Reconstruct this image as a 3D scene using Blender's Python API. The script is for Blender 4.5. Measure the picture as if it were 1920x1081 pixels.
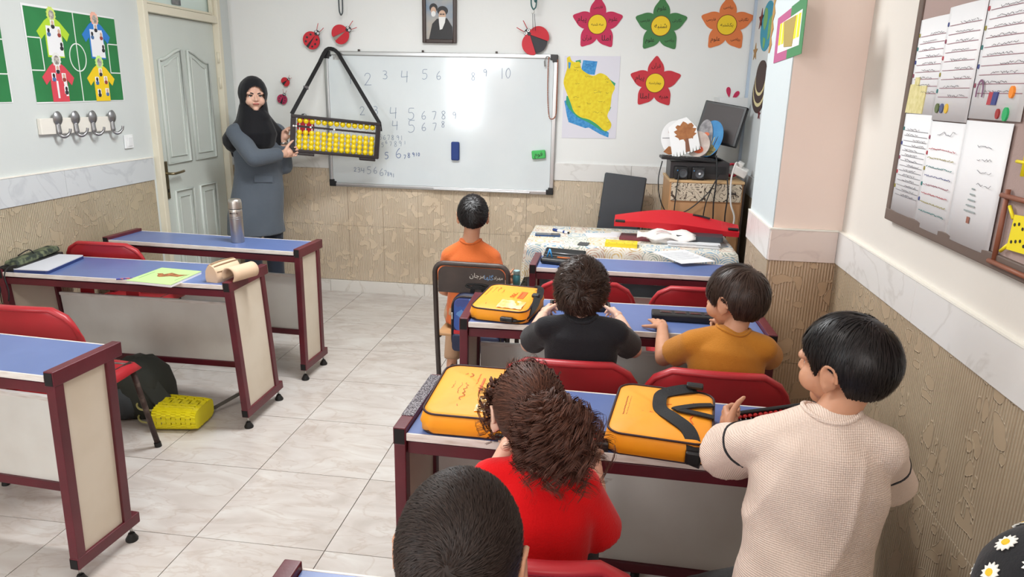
import bpy, bmesh, math, random
import numpy as np
from mathutils import Vector, Matrix, Quaternion
from math import sin, cos, pi, radians as rad

sc = bpy.context.scene
col = sc.collection
for o in list(bpy.data.objects):
    bpy.data.objects.remove(o)
random.seed(7)
rng = np.random.default_rng(7)

# ------------------------------------------------------------------ camera
cam_d = bpy.data.cameras.new('camera')
cam = bpy.data.objects.new('camera', cam_d)
col.objects.link(cam)
CF, CYAW, CPITCH, CROLL, CH = 1344.55, 0.13231, 0.27063, 0.02247, 1.6212
fw = Vector((-sin(CYAW)*cos(CPITCH), cos(CYAW)*cos(CPITCH), -sin(CPITCH)))
r0 = Vector((cos(CYAW), sin(CYAW), 0)); u0 = r0.cross(fw)
cr = cos(CROLL)*r0 + sin(CROLL)*u0
cu = -sin(CROLL)*r0 + cos(CROLL)*u0
M = Matrix((cr, cu, -fw)).transposed().to_4x4()
M.translation = Vector((0, 0, CH))
cam.matrix_world = M
cam_d.sensor_width = 36.0
cam_d.sensor_fit = 'HORIZONTAL'
cam_d.lens = CF/1920*36
cam_d.clip_start = 0.05
sc.camera = cam

# ------------------------------------------------------------------ world, lights, exposure
wd = bpy.data.worlds.new('sky'); sc.world = wd
wd.use_nodes = True
bg = wd.node_tree.nodes['Background']
bg.inputs[0].default_value = (0.75, 0.87, 1.0, 1)
bg.inputs[1].default_value = 1.6
sc.view_settings.view_transform = 'Standard'
sc.view_settings.look = 'None'
sc.view_settings.gamma = 1
sc.view_settings.use_curve_mapping = False
sc.view_settings.exposure = 0.10

def area(name, loc, target, sx, sy, power, color):
    d = bpy.data.lights.new(name, 'AREA')
    d.shape = 'RECTANGLE'; d.size = sx; d.size_y = sy
    d.energy = power; d.color = color
    o = bpy.data.objects.new(name, d); col.objects.link(o)
    o.location = loc
    o.rotation_euler = (Vector(target)-Vector(loc)).to_track_quat('-Z', 'Y').to_euler()
    return o
# daylight through the two windows of the back wall, and the ceiling fittings' light
area('daylight', (-2.2, -1.16, 1.65), (-1.6, 3.5, 0.9), 0.95, 1.3, 64, (0.91, 0.965, 1.0))
area('daylight', (0.1, -1.16, 1.75), (-0.3, 3.5, 0.8), 1.1, 1.1, 20, (1.0, 0.90, 0.84))
area('tube_light', (-1.05, 1.2, 2.76), (-1.05, 1.2, 0), 1.25, 0.3, 18, (1.0, 0.98, 0.95))
area('tube_light', (-0.95, 3.3, 2.76), (-0.95, 3.3, 0), 1.25, 0.3, 64, (0.96, 0.99, 1.0))

# ------------------------------------------------------------------ materials
def lin(c):
    return tuple(((x/255)/12.92 if x/255 <= 0.04045 else ((x/255+0.055)/1.055)**2.4) for x in c)
_m = {}
def mat(name, c, rough=0.6, metal=0.0, spec=0.5, c2=None, scale=8.0, detail=4.0, lo=0.35, hi=0.65,
        bump=0.0, bscale=60.0, alpha=1.0, trans=0.0, coat=0.0, sheen=0.0, stretch=None, island=0.0, emit=None):
    if name in _m: return _m[name]
    m = bpy.data.materials.new(name); m.use_nodes = True
    nt = m.node_tree; N = nt.nodes; L = nt.links
    b = N['Principled BSDF']
    b.inputs['Base Color'].default_value = (*lin(c), 1)
    b.inputs['Roughness'].default_value = rough
    b.inputs['Metallic'].default_value = metal
    b.inputs['Specular IOR Level'].default_value = spec
    b.inputs['Coat Weight'].default_value = coat
    b.inputs['Sheen Weight'].default_value = sheen
    if alpha < 1: b.inputs['Alpha'].default_value = alpha
    if trans: b.inputs['Transmission Weight'].default_value = trans
    if emit:
        b.inputs['Emission Color'].default_value = (*lin(c), 1)
        b.inputs['Emission Strength'].default_value = emit
    tc = N.new('ShaderNodeTexCoord')
    src = tc.outputs['Object']
    if stretch:
        mp = N.new('ShaderNodeMapping'); mp.inputs['Scale'].default_value = stretch
        L.new(src, mp.inputs['Vector']); src = mp.outputs['Vector']
    outc = None
    if c2 is not None:
        n = N.new('ShaderNodeTexNoise'); n.inputs['Scale'].default_value = scale; n.inputs['Detail'].default_value = detail
        L.new(src, n.inputs['Vector'])
        r = N.new('ShaderNodeValToRGB')
        r.color_ramp.elements[0].position = lo; r.color_ramp.elements[1].position = hi
        r.color_ramp.elements[0].color = (*lin(c), 1); r.color_ramp.elements[1].color = (*lin(c2), 1)
        L.new(n.outputs['Fac'], r.inputs['Fac']); outc = r.outputs['Color']
        L.new(outc, b.inputs['Base Color'])
    if island:
        g = N.new('ShaderNodeNewGeometry')
        hsv = N.new('ShaderNodeHueSaturation')
        mr = N.new('ShaderNodeMapRange'); mr.inputs[3].default_value = 1-island; mr.inputs[4].default_value = 1+island
        L.new(g.outputs['Random Per Island'], mr.inputs[0]); L.new(mr.outputs[0], hsv.inputs['Value'])
        if outc: L.new(outc, hsv.inputs['Color'])
        else: hsv.inputs['Color'].default_value = (*lin(c), 1)
        L.new(hsv.outputs['Color'], b.inputs['Base Color'])
    if bump:
        n = N.new('ShaderNodeTexNoise'); n.inputs['Scale'].default_value = bscale; n.inputs['Detail'].default_value = 3
        L.new(src, n.inputs['Vector'])
        bp = N.new('ShaderNodeBump'); bp.inputs['Strength'].default_value = bump; bp.inputs['Distance'].default_value = 0.01
        L.new(n.outputs['Fac'], bp.inputs['Height']); L.new(bp.outputs['Normal'], b.inputs['Normal'])
    _m[name] = m
    return m

# ------------------------------------------------------------------ mesh builder
class MB:
    def __init__(s): s.v = []; s.f = []
    def add(s, vs, fs, M=None):
        o = len(s.v)
        if M is not None: vs = [M @ Vector(v) for v in vs]
        s.v += [tuple(v) for v in vs]; s.f += [tuple(i+o for i in f) for f in fs]
        return s
    def box(s, c, d, M=None, taper=None):
        x, y, z = d[0]/2, d[1]/2, d[2]/2; t = taper or (1, 1)
        vs = [(-x, -y, -z), (x, -y, -z), (x, y, -z), (-x, y, -z), (-x*t[0], -y*t[1], z), (x*t[0], -y*t[1], z), (x*t[0], y*t[1], z), (-x*t[0], y*t[1], z)]
        T = Matrix.Translation(c)
        if M is not None: T = T @ M
        return s.add(vs, [(0, 3, 2, 1), (4, 5, 6, 7), (0, 1, 5, 4), (1, 2, 6, 5), (2, 3, 7, 6), (3, 0, 4, 7)], T)
    def bar(s, p, q, w, h, up=(0, 0, 1)):
        p = Vector(p); q = Vector(q); d = (q-p); L = d.length; d = d.normalized()
        sx = d.cross(Vector(up))
        if sx.length < 1e-4: sx = Vector((1, 0, 0))
        sx.normalize(); uz = sx.cross(d)
        M = Matrix((sx, d, uz)).transposed().to_4x4(); M.translation = (p+q)/2
        x, y, z = w/2, L/2, h/2
        vs = [(-x, -y, -z), (x, -y, -z), (x, y, -z), (-x, y, -z), (-x, -y, z), (x, -y, z), (x, y, z), (-x, y, z)]
        return s.add(vs, [(0, 3, 2, 1), (4, 5, 6, 7), (0, 1, 5, 4), (1, 2, 6, 5), (2, 3, 7, 6), (3, 0, 4, 7)], M)
    def tube(s, pts, r, n=8, caps=True, closed=False, flat=None):
        """sweep of a circle (or an ellipse: flat=(kx,ky,upvector)) along pts; r scalar or list"""
        P = [Vector(p) for p in pts]; m = len(P)
        rs = r if isinstance(r, (list, tuple, np.ndarray)) else [r]*m
        up = Vector(flat[2]) if flat else None
        vs = []; prev = None
        for i in range(m):
            if closed: t = P[(i+1) % m]-P[i-1]
            else: t = P[min(i+1, m-1)]-P[max(i-1, 0)]
            t = t.normalized() if t.length > 1e-9 else Vector((0, 0, 1))
            if up is not None: a = up - t*up.dot(t)
            elif prev is not None: a = prev - t*prev.dot(t)
            else: a = t.orthogonal()
            if a.length < 1e-6: a = t.orthogonal()
            a.normalize(); b = t.cross(a); prev = a
            kx, ky = (flat[0], flat[1]) if flat else (1, 1)
            for k in range(n):
                th = 2*pi*k/n + (pi/n if n == 4 else 0)
                vs.append(P[i] + (b*cos(th)*kx + a*sin(th)*ky)*rs[i])
        fs = []
        for i in range(m if closed else m-1):
            j = (i+1) % m
            for k in range(n):
                l = (k+1) % n
                fs.append((i*n+k, i*n+l, j*n+l, j*n+k))
        if caps and not closed:
            fs.append(tuple(range(n-1, -1, -1))); fs.append(tuple((m-1)*n+k for k in range(n)))
        return s.add(vs, fs)
    def ribbon(s, pts, w, t, up):
        """flat strap: width w across, thickness t; up = direction of the flat normal (one vector or a list)"""
        P = [Vector(p) for p in pts]; m = len(P); vs = []
        for i in range(m):
            tg = (P[min(i+1, m-1)]-P[max(i-1, 0)]).normalized()
            u = Vector(up[i] if isinstance(up, list) else up); u = (u - tg*u.dot(tg))
            if u.length < 1e-5: u = tg.orthogonal()
            u.normalize(); b = tg.cross(u)
            ww = w[i] if isinstance(w, (list, tuple)) else w
            for x, y in ((-1, -1), (1, -1), (1, 1), (-1, 1)):
                vs.append(P[i]+b*(x*ww/2)+u*(y*t/2))
        fs = [(3, 2, 1, 0), tuple((m-1)*4+k for k in range(4))]
        for i in range(m-1):
            for k in range(4):
                l = (k+1) % 4
                fs.append((i*4+k, i*4+l, (i+1)*4+l, (i+1)*4+k))
        return s.add(vs, fs)
    def lathe(s, prof, n=20, M=None):
        vs = []; fs = []; m = len(prof)
        for r_, z_ in prof:
            for k in range(n):
                a = 2*pi*k/n; vs.append((r_*cos(a), r_*sin(a), z_))
        for i in range(m-1):
            for k in range(n):
                l = (k+1) % n
                fs.append((i*n+k, i*n+l, (i+1)*n+l, (i+1)*n+k))
        fs.append(tuple(range(n-1, -1, -1))); fs.append(tuple((m-1)*n+k for k in range(n)))
        return s.add(vs, fs, M)
    def ell(s, c, r, M=None, n=16, m=10):
        vs = [(0, 0, 1)]; fs = []
        for i in range(1, m):
            th = pi*i/m
            for k in range(n):
                a = 2*pi*k/n; vs.append((sin(th)*cos(a), sin(th)*sin(a), cos(th)))
        vs.append((0, 0, -1)); last = len(vs)-1
        for k in range(n): fs.append((0, 1+k, 1+(k+1) % n))
        for i in range(m-2):
            for k in range(n):
                a = 1+i*n+k; b = 1+i*n+(k+1) % n
                fs.append((a, a+n, b+n, b))
        for k in range(n): fs.append((last, 1+(m-2)*n+(k+1) % n, 1+(m-2)*n+k))
        T = Matrix.Translation(c)
        if M is not None: T = T @ M.to_4x4()
        T = T @ Matrix.Diagonal((r[0], r[1], r[2], 1))
        return s.add(vs, fs, T)
    def cone(s, p, rp, q, rq, n=14, flat=False):
        """round cone (capsule with two radii)"""
        p = Vector(p); q = Vector(q); d = q-p
        if d.length < 1e-6: return s.ell(p, (rp, rp, rp), n=n)
        t = d.normalized()
        pts = []; rs = []
        if not flat:
            for a in (-88, -60, -30): pts.append(p+t*(rp*sin(rad(a)))); rs.append(rp*cos(rad(a)))
        pts.append(p); rs.append(rp); pts.append((p+q)/2); rs.append((rp+rq)/2); pts.append(q); rs.append(rq)
        if not flat:
            for a in (30, 60, 88): pts.append(q+t*(rq*sin(rad(a)))); rs.append(rq*cos(rad(a)))
        return s.tube(pts, rs, n=n)
    def flat(s, pts, y0, y1):
        """polygon in the local xz plane extruded from y0 (back) to y1 (front, more negative)"""
        n = len(pts)
        A = sum(pts[i][0]*pts[(i+1) % n][1]-pts[(i+1) % n][0]*pts[i][1] for i in range(n))
        if A < 0: pts = pts[::-1]
        vs = [(x, y1, z) for x, z in pts]+[(x, y0, z) for x, z in pts]
        fs = [tuple(range(n)), tuple(range(2*n-1, n-1, -1))]
        fs += [(i, i+n, (i+1) % n+n, (i+1) % n) for i in range(n)]
        return s.add(vs, fs)
    def slab(s, pts, z0, z1, top=1.0):
        n = len(pts)
        A = sum(pts[i][0]*pts[(i+1) % n][1]-pts[(i+1) % n][0]*pts[i][1] for i in range(n))
        if A < 0: pts = pts[::-1]
        cx = sum(p[0] for p in pts)/n; cy = sum(p[1] for p in pts)/n
        vs = [(x, y, z0) for x, y in pts]+[(cx+(x-cx)*top, cy+(y-cy)*top, z1) for x, y in pts]
        fs = [tuple(range(n-1, -1, -1)), tuple(range(n, 2*n))]
        fs += [(i, (i+1) % n, (i+1) % n+n, i+n) for i in range(n)]
        return s.add(vs, fs)
    def mesh(s, name, smooth=False):
        me = bpy.data.meshes.new(name); me.from_pydata(s.v, [], s.f)
        if smooth: me.polygons.foreach_set('use_smooth', [True]*len(me.polygons))
        me.update()
        return me
    def build(s, name, m, parent=None, smooth=False, bevel=0, seg=2, angle=None):
        return link(name, s.mesh(name, smooth), m, parent, bevel, seg, angle)

def link(name, me, m, parent=None, bevel=0, seg=2, angle=None):
    o = bpy.data.objects.new(name, me)
    if m is not None and not me.materials: me.materials.append(m)
    col.objects.link(o)
    if parent is not None: o.parent = parent
    if bevel:
        b = o.modifiers.new('bevel', 'BEVEL'); b.width = bevel; b.segments = seg; b.limit_method = 'ANGLE'; b.angle_limit = rad(40)
        me.polygons.foreach_set('use_smooth', [True]*len(me.polygons))
        w = o.modifiers.new('wn', 'WEIGHTED_NORMAL'); w.keep_sharp = True
    if angle:
        me.polygons.foreach_set('use_smooth', [True]*len(me.polygons))
        me.set_sharp_from_angle(angle=rad(angle))
    return o
def tag(o, label, cat, group=None, kind=None):
    if label: o['label'] = label
    if cat: o['category'] = cat
    if group: o['group'] = group
    if kind: o['kind'] = kind
    return o
def thing(name, label, cat, loc=(0, 0, 0), rz=0.0, group=None, rot=None):
    o = bpy.data.objects.new(name, None); col.objects.link(o)
    o.empty_display_size = 0.05
    o.location = loc; o.rotation_euler = rot if rot is not None else (0, 0, rz)
    return tag(o, label, cat, group)
def struct(o): o['kind'] = 'structure'; return o
def kids(o): return [c for c in bpy.data.objects if c.parent == o]
def copy_tree(o, label=None, loc=None, rz=None):
    def rec(a, par):
        c = a.copy(); col.objects.link(c); c.parent = par
        for ch in a.children: rec(ch, c)
        return c
    c = rec(o, None)
    if label: c['label'] = label
    if loc is not None: c.location = loc
    if rz is not None: c.rotation_euler = (0, 0, rz)
    return c
def dup(o, parent, loc=None, rot=None):
    c = o.copy(); col.objects.link(c); c.parent = parent
    if loc is not None: c.location = loc
    if rot is not None: c.rotation_euler = rot
    return c
def arc(cx, cy, r, a0, a1, n):
    return [(cx+r*cos(rad(a0+(a1-a0)*i/n)), cy+r*sin(rad(a0+(a1-a0)*i/n))) for i in range(n+1)]
def rrect(w, h, r, n=5, cx=0, cy=0):
    p = []
    for sx, sy, a in ((1, 1, 0), (-1, 1, 90), (-1, -1, 180), (1, -1, 270)):
        p += arc(cx+sx*(w/2-r), cy+sy*(h/2-r), r, a, a+90, n)
    return p
def bez(ps, n=8):
    """Catmull-Rom through 2D or 3D points"""
    P = [Vector(p) for p in ps]; out = []
    for i in range(len(P)-1):
        a, b, c, d = P[max(i-1, 0)], P[i], P[i+1], P[min(i+2, len(P)-1)]
        for k in range(n):
            t = k/n
            out.append(0.5*((2*b)+(-a+c)*t+(2*a-5*b+4*c-d)*t*t+(-a+3*b-3*c+d)*t**3))
    out.append(P[-1])
    return out
# ------------------------------------------------------------------ lettering
_AR = {'ا': ('FE8D', 'FE8E'), 'آ': ('FE81', 'FE82'), 'د': ('FEA9', 'FEAA'), 'ذ': ('FEAB', 'FEAC'), 'ر': ('FEAD', 'FEAE'), 'ز': ('FEAF', 'FEB0'), 'و': ('FEED', 'FEEE')}
for ch, b in (('ب', 'FE8F'), ('پ', 'FB56'), ('ت', 'FE95'), ('ج', 'FE9D'), ('چ', 'FB7A'), ('ح', 'FEA1'), ('خ', 'FEA5'), ('س', 'FEB1'), ('ش', 'FEB5'), ('ض', 'FEBD'),
              ('ط', 'FEC1'), ('ع', 'FEC9'), ('ف', 'FED1'), ('ق', 'FED5'), ('ک', 'FB8E'), ('گ', 'FB92'), ('ل', 'FEDD'), ('م', 'FEE1'), ('ن', 'FEE5'), ('ه', 'FEE9'), ('ی', 'FBFC')):
    _AR[ch] = tuple('%04X' % (int(b, 16)+k) for k in range(4))
def persian(word):
    out = []
    for i, ch in enumerate(word):
        if ch not in _AR: out.append(ch); continue
        f = _AR[ch]
        pj = i > 0 and word[i-1] in _AR and len(_AR[word[i-1]]) == 4
        nj = i+1 < len(word) and word[i+1] in _AR and len(f) == 4
        k = (3 if nj else 1) if pj else (2 if nj else 0)
        out.append(chr(int(f[k], 16)))
    return ''.join(reversed(out))
def writing(body, size, m, parent, loc, rot=(0, 0, 0), ext=0.0004, name='writing', width=None, shear=0):
    c = bpy.data.curves.new('writing', 'FONT'); c.body = body; c.size = size; c.extrude = ext
    c.align_x = 'CENTER'; c.align_y = 'CENTER'; c.resolution_u = 2; c.shear = shear
    o = bpy.data.objects.new('writing', c); col.objects.link(o)
    bpy.context.view_layer.update()
    me = bpy.data.meshes.new_from_object(o.evaluated_get(bpy.context.evaluated_depsgraph_get()))
    bpy.data.objects.remove(o); me.name = name
    if width and len(me.vertices):
        xs = [v.co.x for v in me.vertices]; k = width/max(1e-6, max(xs)-min(xs))
        me.transform(Matrix.Diagonal((k, k, 1, 1)))
    me.materials.clear()
    t = link(name, me, m, parent)
    t.location = loc; t.rotation_euler = rot
    return t
# pen strokes for handwritten digits, unit height
_D = {'1': [[(.3, 1), (.3, 0)]], '2': [[(0, .75), (.1, .95), (.35, 1), (.5, .85), (.45, .6), (.05, .05), (0, 0), (.6, .02)]],
      '3': [[(.02, .95), (.3, 1), (.5, .85), (.4, .62), (.18, .55), (.45, .48), (.55, .25), (.35, .03), (0, .08)]],
      '4': [[(.08, .98), (.02, .5), (.1, .45), (.6, .5)], [(.55, .95), (.5, 0)]],
      '5': [[(.55, 1), (.12, .97), (.08, .6), (.35, .62), (.52, .4), (.42, .1), (.15, 0), (0, .1)]],
      '6': [[(.4, 1), (.12, .65), (.02, .3), (.15, .03), (.4, .05), (.5, .28), (.35, .45), (.08, .32)]],
      '7': [[(0, .95), (.5, .95), (.2, 0)]], '8': [[(.45, .85), (.25, 1), (.05, .85), (.15, .6), (.42, .35), (.4, .08), (.15, .02), (.05, .2), (.2, .5), (.42, .72), (.45, .85)]],
      '9': [[(.48, .75), (.3, .98), (.08, .85), (.1, .6), (.35, .55), (.48, .75), (.42, 0)]], '0': [[(.3, 1), (.08, .75), (.05, .3), (.25, 0), (.45, .25), (.48, .7), (.3, 1)]]}
def pen(mb, strokes, x, z, h, w=0.004, y=-0.0008, t=0.0006):
    for st in strokes:
        p = bez([(x+a*h, y, z+b*h) for a, b in st], 3)
        mb.ribbon(p, w, t, (0, -1, 0))
def scrib(mb, x, z, L, a, w=0.0012, y=-0.0008, sd=0, t=0.0005):
    """a line of small cursive handwriting as a pen stroke"""
    r = random.Random(sd); p = []; n = max(6, int(L/(a*0.9)))
    for i in range(n+1):
        if r.random() < 0.12 and len(p) > 2:
            mb.ribbon(p, w, t, (0, -1, 0)); p = []
        p.append((x+L*i/n, y, z+a*(r.random()-0.5)))
    if len(p) > 1: mb.ribbon(p, w, t, (0, -1, 0))

# ------------------------------------------------------------------ the room
XL, XR, YF, YB, ZC = -2.94, 0.93, 5.428, -1.2, 2.85
def node_wall(name, c, warm=None):
    return mat(name, c, rough=0.75, spec=0.25, c2=warm, scale=0.9, lo=0.3, hi=0.7, bump=0.06, bscale=35)
M_white = node_wall('front_wall_paint', (236, 237, 235), (231, 232, 230))
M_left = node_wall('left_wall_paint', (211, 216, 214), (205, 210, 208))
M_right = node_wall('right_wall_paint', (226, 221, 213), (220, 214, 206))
M_pillar = mat('pillar_warm_cast', (240, 222, 211), rough=0.75, spec=0.25, c2=(236, 215, 204), scale=1.5, bump=0.06, bscale=35)  # warm curtain light on the pillar front put into its colour
M_pale = node_wall('pale_blue_paint', (226, 232, 234), (220, 227, 230))
M_ceil = mat('ceiling_paint', (238, 238, 236), rough=0.8)
M_grout = mat('floor_grout', (120, 112, 104), rough=0.9)
M_wgrout = mat('wall_grout', (150, 132, 108), rough=0.9)

def tile_mat():
    m = bpy.data.materials.new('marble_floor_tile'); m.use_nodes = True
    nt = m.node_tree; N = nt.nodes; L = nt.links; b = N['Principled BSDF']
    tc = N.new('ShaderNodeTexCoord'); oi = N.new('ShaderNodeObjectInfo')
    mul = N.new('ShaderNodeVectorMath'); mul.operation = 'SCALE'; mul.inputs['Scale'].default_value = 1.0
    off = N.new('ShaderNodeMath'); off.operation = 'MULTIPLY'; off.inputs[1].default_value = 37.0
    L.new(oi.outputs['Random'], off.inputs[0])
    add = N.new('ShaderNodeVectorMath'); add.operation = 'ADD'
    L.new(tc.outputs['Object'], add.inputs[0]); L.new(off.outputs[0], add.inputs[1])
    mp = N.new('ShaderNodeMapping'); mp.inputs['Rotation'].default_value = (0, 0, 0.9); mp.inputs['Scale'].default_value = (1.0, 2.6, 1)
    L.new(add.outputs[0], mp.inputs['Vector'])
    n1 = N.new('ShaderNodeTexNoise'); n1.inputs['Scale'].default_value = 3.2; n1.inputs['Detail'].default_value = 7; n1.inputs['Distortion'].default_value = 1.1
    L.new(mp.outputs[0], n1.inputs['Vector'])
    r1 = N.new('ShaderNodeValToRGB'); e = r1.color_ramp.elements
    e[0].position = 0.28; e[0].color = (*lin((186, 177, 170)), 1); e[1].position = 0.72; e[1].color = (*lin((209, 205, 200)), 1)
    e2 = e.new(0.47); e2.color = (*lin((198, 190, 184)), 1)
    L.new(n1.outputs['Fac'], r1.inputs['Fac'])
    # thin veins where the field crosses its middle value
    n2 = N.new('ShaderNodeTexNoise'); n2.inputs['Scale'].default_value = 2.6; n2.inputs['Detail'].default_value = 6; n2.inputs['Distortion'].default_value = 1.6
    L.new(mp.outputs[0], n2.inputs['Vector'])
    s = N.new('ShaderNodeMath'); s.operation = 'SUBTRACT'; s.inputs[1].default_value = 0.5; L.new(n2.outputs['Fac'], s.inputs[0])
    a = N.new('ShaderNodeMath'); a.operation = 'ABSOLUTE'; L.new(s.outputs[0], a.inputs[0])
    mr = N.new('ShaderNodeMapRange'); mr.inputs[1].default_value = 0.0; mr.inputs[2].default_value = 0.03; mr.inputs[3].default_value = 0.28; mr.inputs[4].default_value = 0.0
    L.new(a.outputs[0], mr.inputs[0])
    mx = N.new('ShaderNodeMix'); mx.data_type = 'RGBA'; mx.inputs['B'].default_value = (*lin((166, 144, 128)), 1)
    L.new(mr.outputs[0], mx.inputs['Factor']); L.new(r1.outputs['Color'], mx.inputs['A'])
    L.new(mx.outputs['Result'], b.inputs['Base Color'])
    b.inputs['Roughness'].default_value = 0.22; b.inputs['Specular IOR Level'].default_value = 0.45
    return m
M_floor = tile_mat()

def marble_mat(name, base, vein, axis):
    m = bpy.data.materials.new(name); m.use_nodes = True
    nt = m.node_tree; N = nt.nodes; L = nt.links; b = N['Principled BSDF']
    g = N.new('ShaderNodeNewGeometry')
    mp = N.new('ShaderNodeMapping'); mp.inputs['Rotation'].default_value = (0.5, 0.4, 0.5)
    L.new(g.outputs['Position'], mp.inputs['Vector'])
    n2 = N.new('ShaderNodeTexNoise'); n2.inputs['Scale'].default_value = 3.0; n2.inputs['Detail'].default_value = 5; n2.inputs['Distortion'].default_value = 1.3
    L.new(mp.outputs[0], n2.inputs['Vector'])
    s = N.new('ShaderNodeMath'); s.operation = 'SUBTRACT'; s.inputs[1].default_value = 0.5; L.new(n2.outputs['Fac'], s.inputs[0])
    a = N.new('ShaderNodeMath'); a.operation = 'ABSOLUTE'; L.new(s.outputs[0], a.inputs[0])
    r = N.new('ShaderNodeValToRGB'); e = r.color_ramp.elements
    e[0].position = 0.0; e[0].color = (*lin(vein), 1); e[1].position = 0.03; e[1].color = (*lin(base), 1)
    L.new(a.outputs[0], r.inputs['Fac']); L.new(r.outputs['Color'], b.inputs['Base Color'])
    b.inputs['Roughness'].default_value = 0.3
    return m
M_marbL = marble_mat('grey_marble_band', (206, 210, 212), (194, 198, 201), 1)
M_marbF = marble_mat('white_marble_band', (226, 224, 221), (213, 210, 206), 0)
M_marbP = marble_mat('pillar_band_warm_cast', (226, 208, 199), (216, 197, 189), 0)  # pillar band: the curtain's warm light mixed into the marble colour
M_base = marble_mat('skirting_marble', (226, 221, 214), (212, 205, 196), 0)

def relief_mat(name, base, dark_tone, axis):
    """ribbed relief wall tile with flat leaf shapes; axis = horizontal world axis of the wall"""
    m = bpy.data.materials.new(name); m.use_nodes = True
    nt = m.node_tree; N = nt.nodes; L = nt.links; b = N['Principled BSDF']
    g = N.new('ShaderNodeNewGeometry'); sp = N.new('ShaderNodeSeparateXYZ'); L.new(g.outputs['Position'], sp.inputs[0])
    def mth(op, a, bb=None):
        n = N.new('ShaderNodeMath'); n.operation = op
        for i, x in enumerate((a, bb)):
            if x is None: continue
            if isinstance(x, (int, float)): n.inputs[i].default_value = x
            else: L.new(x, n.inputs[i])
        return n.outputs[0]
    s = sp.outputs[axis]
    w = mth('SINE', mth('MULTIPLY', s, 2*pi/0.0115))
    # leaf shapes: warped cells, flat inside, with a raised rim
    nz = N.new('ShaderNodeTexNoise'); nz.inputs['Scale'].default_value = 9; nz.inputs['Detail'].default_value = 1.5; L.new(g.outputs['Position'], nz.inputs['Vector'])
    wp = N.new('ShaderNodeVectorMath'); wp.operation = 'MULTIPLY_ADD'; wp.inputs[1].default_value = (0.22, 0.22, 0.22); L.new(nz.outputs['Color'], wp.inputs[0]); L.new(g.outputs['Position'], wp.inputs[2])
    vo = N.new('ShaderNodeTexVoronoi'); vo.inputs['Scale'].default_value = 10.5; vo.inputs['Randomness'].default_value = 0.75; L.new(wp.outputs[0], vo.inputs['Vector'])
    f = vo.outputs['Distance']
    mr = N.new('ShaderNodeMapRange'); mr.inputs[1].default_value = 0.40; mr.inputs[2].default_value = 0.37; L.new(f, mr.inputs[0])
    mask = mr.outputs[0]
    edge = mth('SUBTRACT', f, 0.385); edge = mth('ABSOLUTE', edge)
    er = N.new('ShaderNodeMapRange'); er.inputs[1].default_value = 0.0; er.inputs[2].default_value = 0.03; er.inputs[3].default_value = 1.0; er.inputs[4].default_value = 0.0
    L.new(edge, er.inputs[0])
    inv = mth('SUBTRACT', 1.0, mask)
    h = mth('ADD', mth('MULTIPLY', mth('MULTIPLY', w, 0.5), inv), mth('ADD', mth('MULTIPLY', mask, 0.3), mth('MULTIPLY', er.outputs[0], 0.45)))
    bp = N.new('ShaderNodeBump'); bp.inputs['Strength'].default_value = 1.0; bp.inputs['Distance'].default_value = 0.0042
    L.new(h, bp.inputs['Height']); L.new(bp.outputs['Normal'], b.inputs['Normal'])
    # glaze: raised parts pale, grooves tinted darker, large stains
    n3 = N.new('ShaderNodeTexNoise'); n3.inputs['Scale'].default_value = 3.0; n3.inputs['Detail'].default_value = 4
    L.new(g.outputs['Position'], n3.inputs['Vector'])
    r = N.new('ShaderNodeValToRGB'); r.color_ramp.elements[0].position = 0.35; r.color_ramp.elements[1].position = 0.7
    r.color_ramp.elements[0].color = (*lin(base), 1); r.color_ramp.elements[1].color = (*lin(tuple(0.5*(x+y) for x, y in zip(base, dark_tone))), 1)
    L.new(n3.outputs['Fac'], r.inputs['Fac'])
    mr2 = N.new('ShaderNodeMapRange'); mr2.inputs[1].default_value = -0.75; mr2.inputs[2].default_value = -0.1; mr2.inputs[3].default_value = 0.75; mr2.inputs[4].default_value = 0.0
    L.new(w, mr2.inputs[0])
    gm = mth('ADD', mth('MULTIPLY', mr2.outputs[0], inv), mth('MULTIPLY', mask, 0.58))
    mx = N.new('ShaderNodeMix'); mx.data_type = 'RGBA'; mx.inputs['B'].default_value = (*lin(dark_tone), 1)
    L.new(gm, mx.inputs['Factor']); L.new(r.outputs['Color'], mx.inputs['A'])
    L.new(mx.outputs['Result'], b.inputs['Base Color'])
    b.inputs['Roughness'].default_value = 0.45
    return m
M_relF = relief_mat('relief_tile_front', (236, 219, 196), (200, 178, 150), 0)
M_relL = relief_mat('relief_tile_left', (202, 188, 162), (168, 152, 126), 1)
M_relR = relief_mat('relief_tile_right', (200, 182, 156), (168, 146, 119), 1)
M_relP = relief_mat('relief_tile_pillar', (214, 186, 156), (180, 148, 117), 0)

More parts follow.
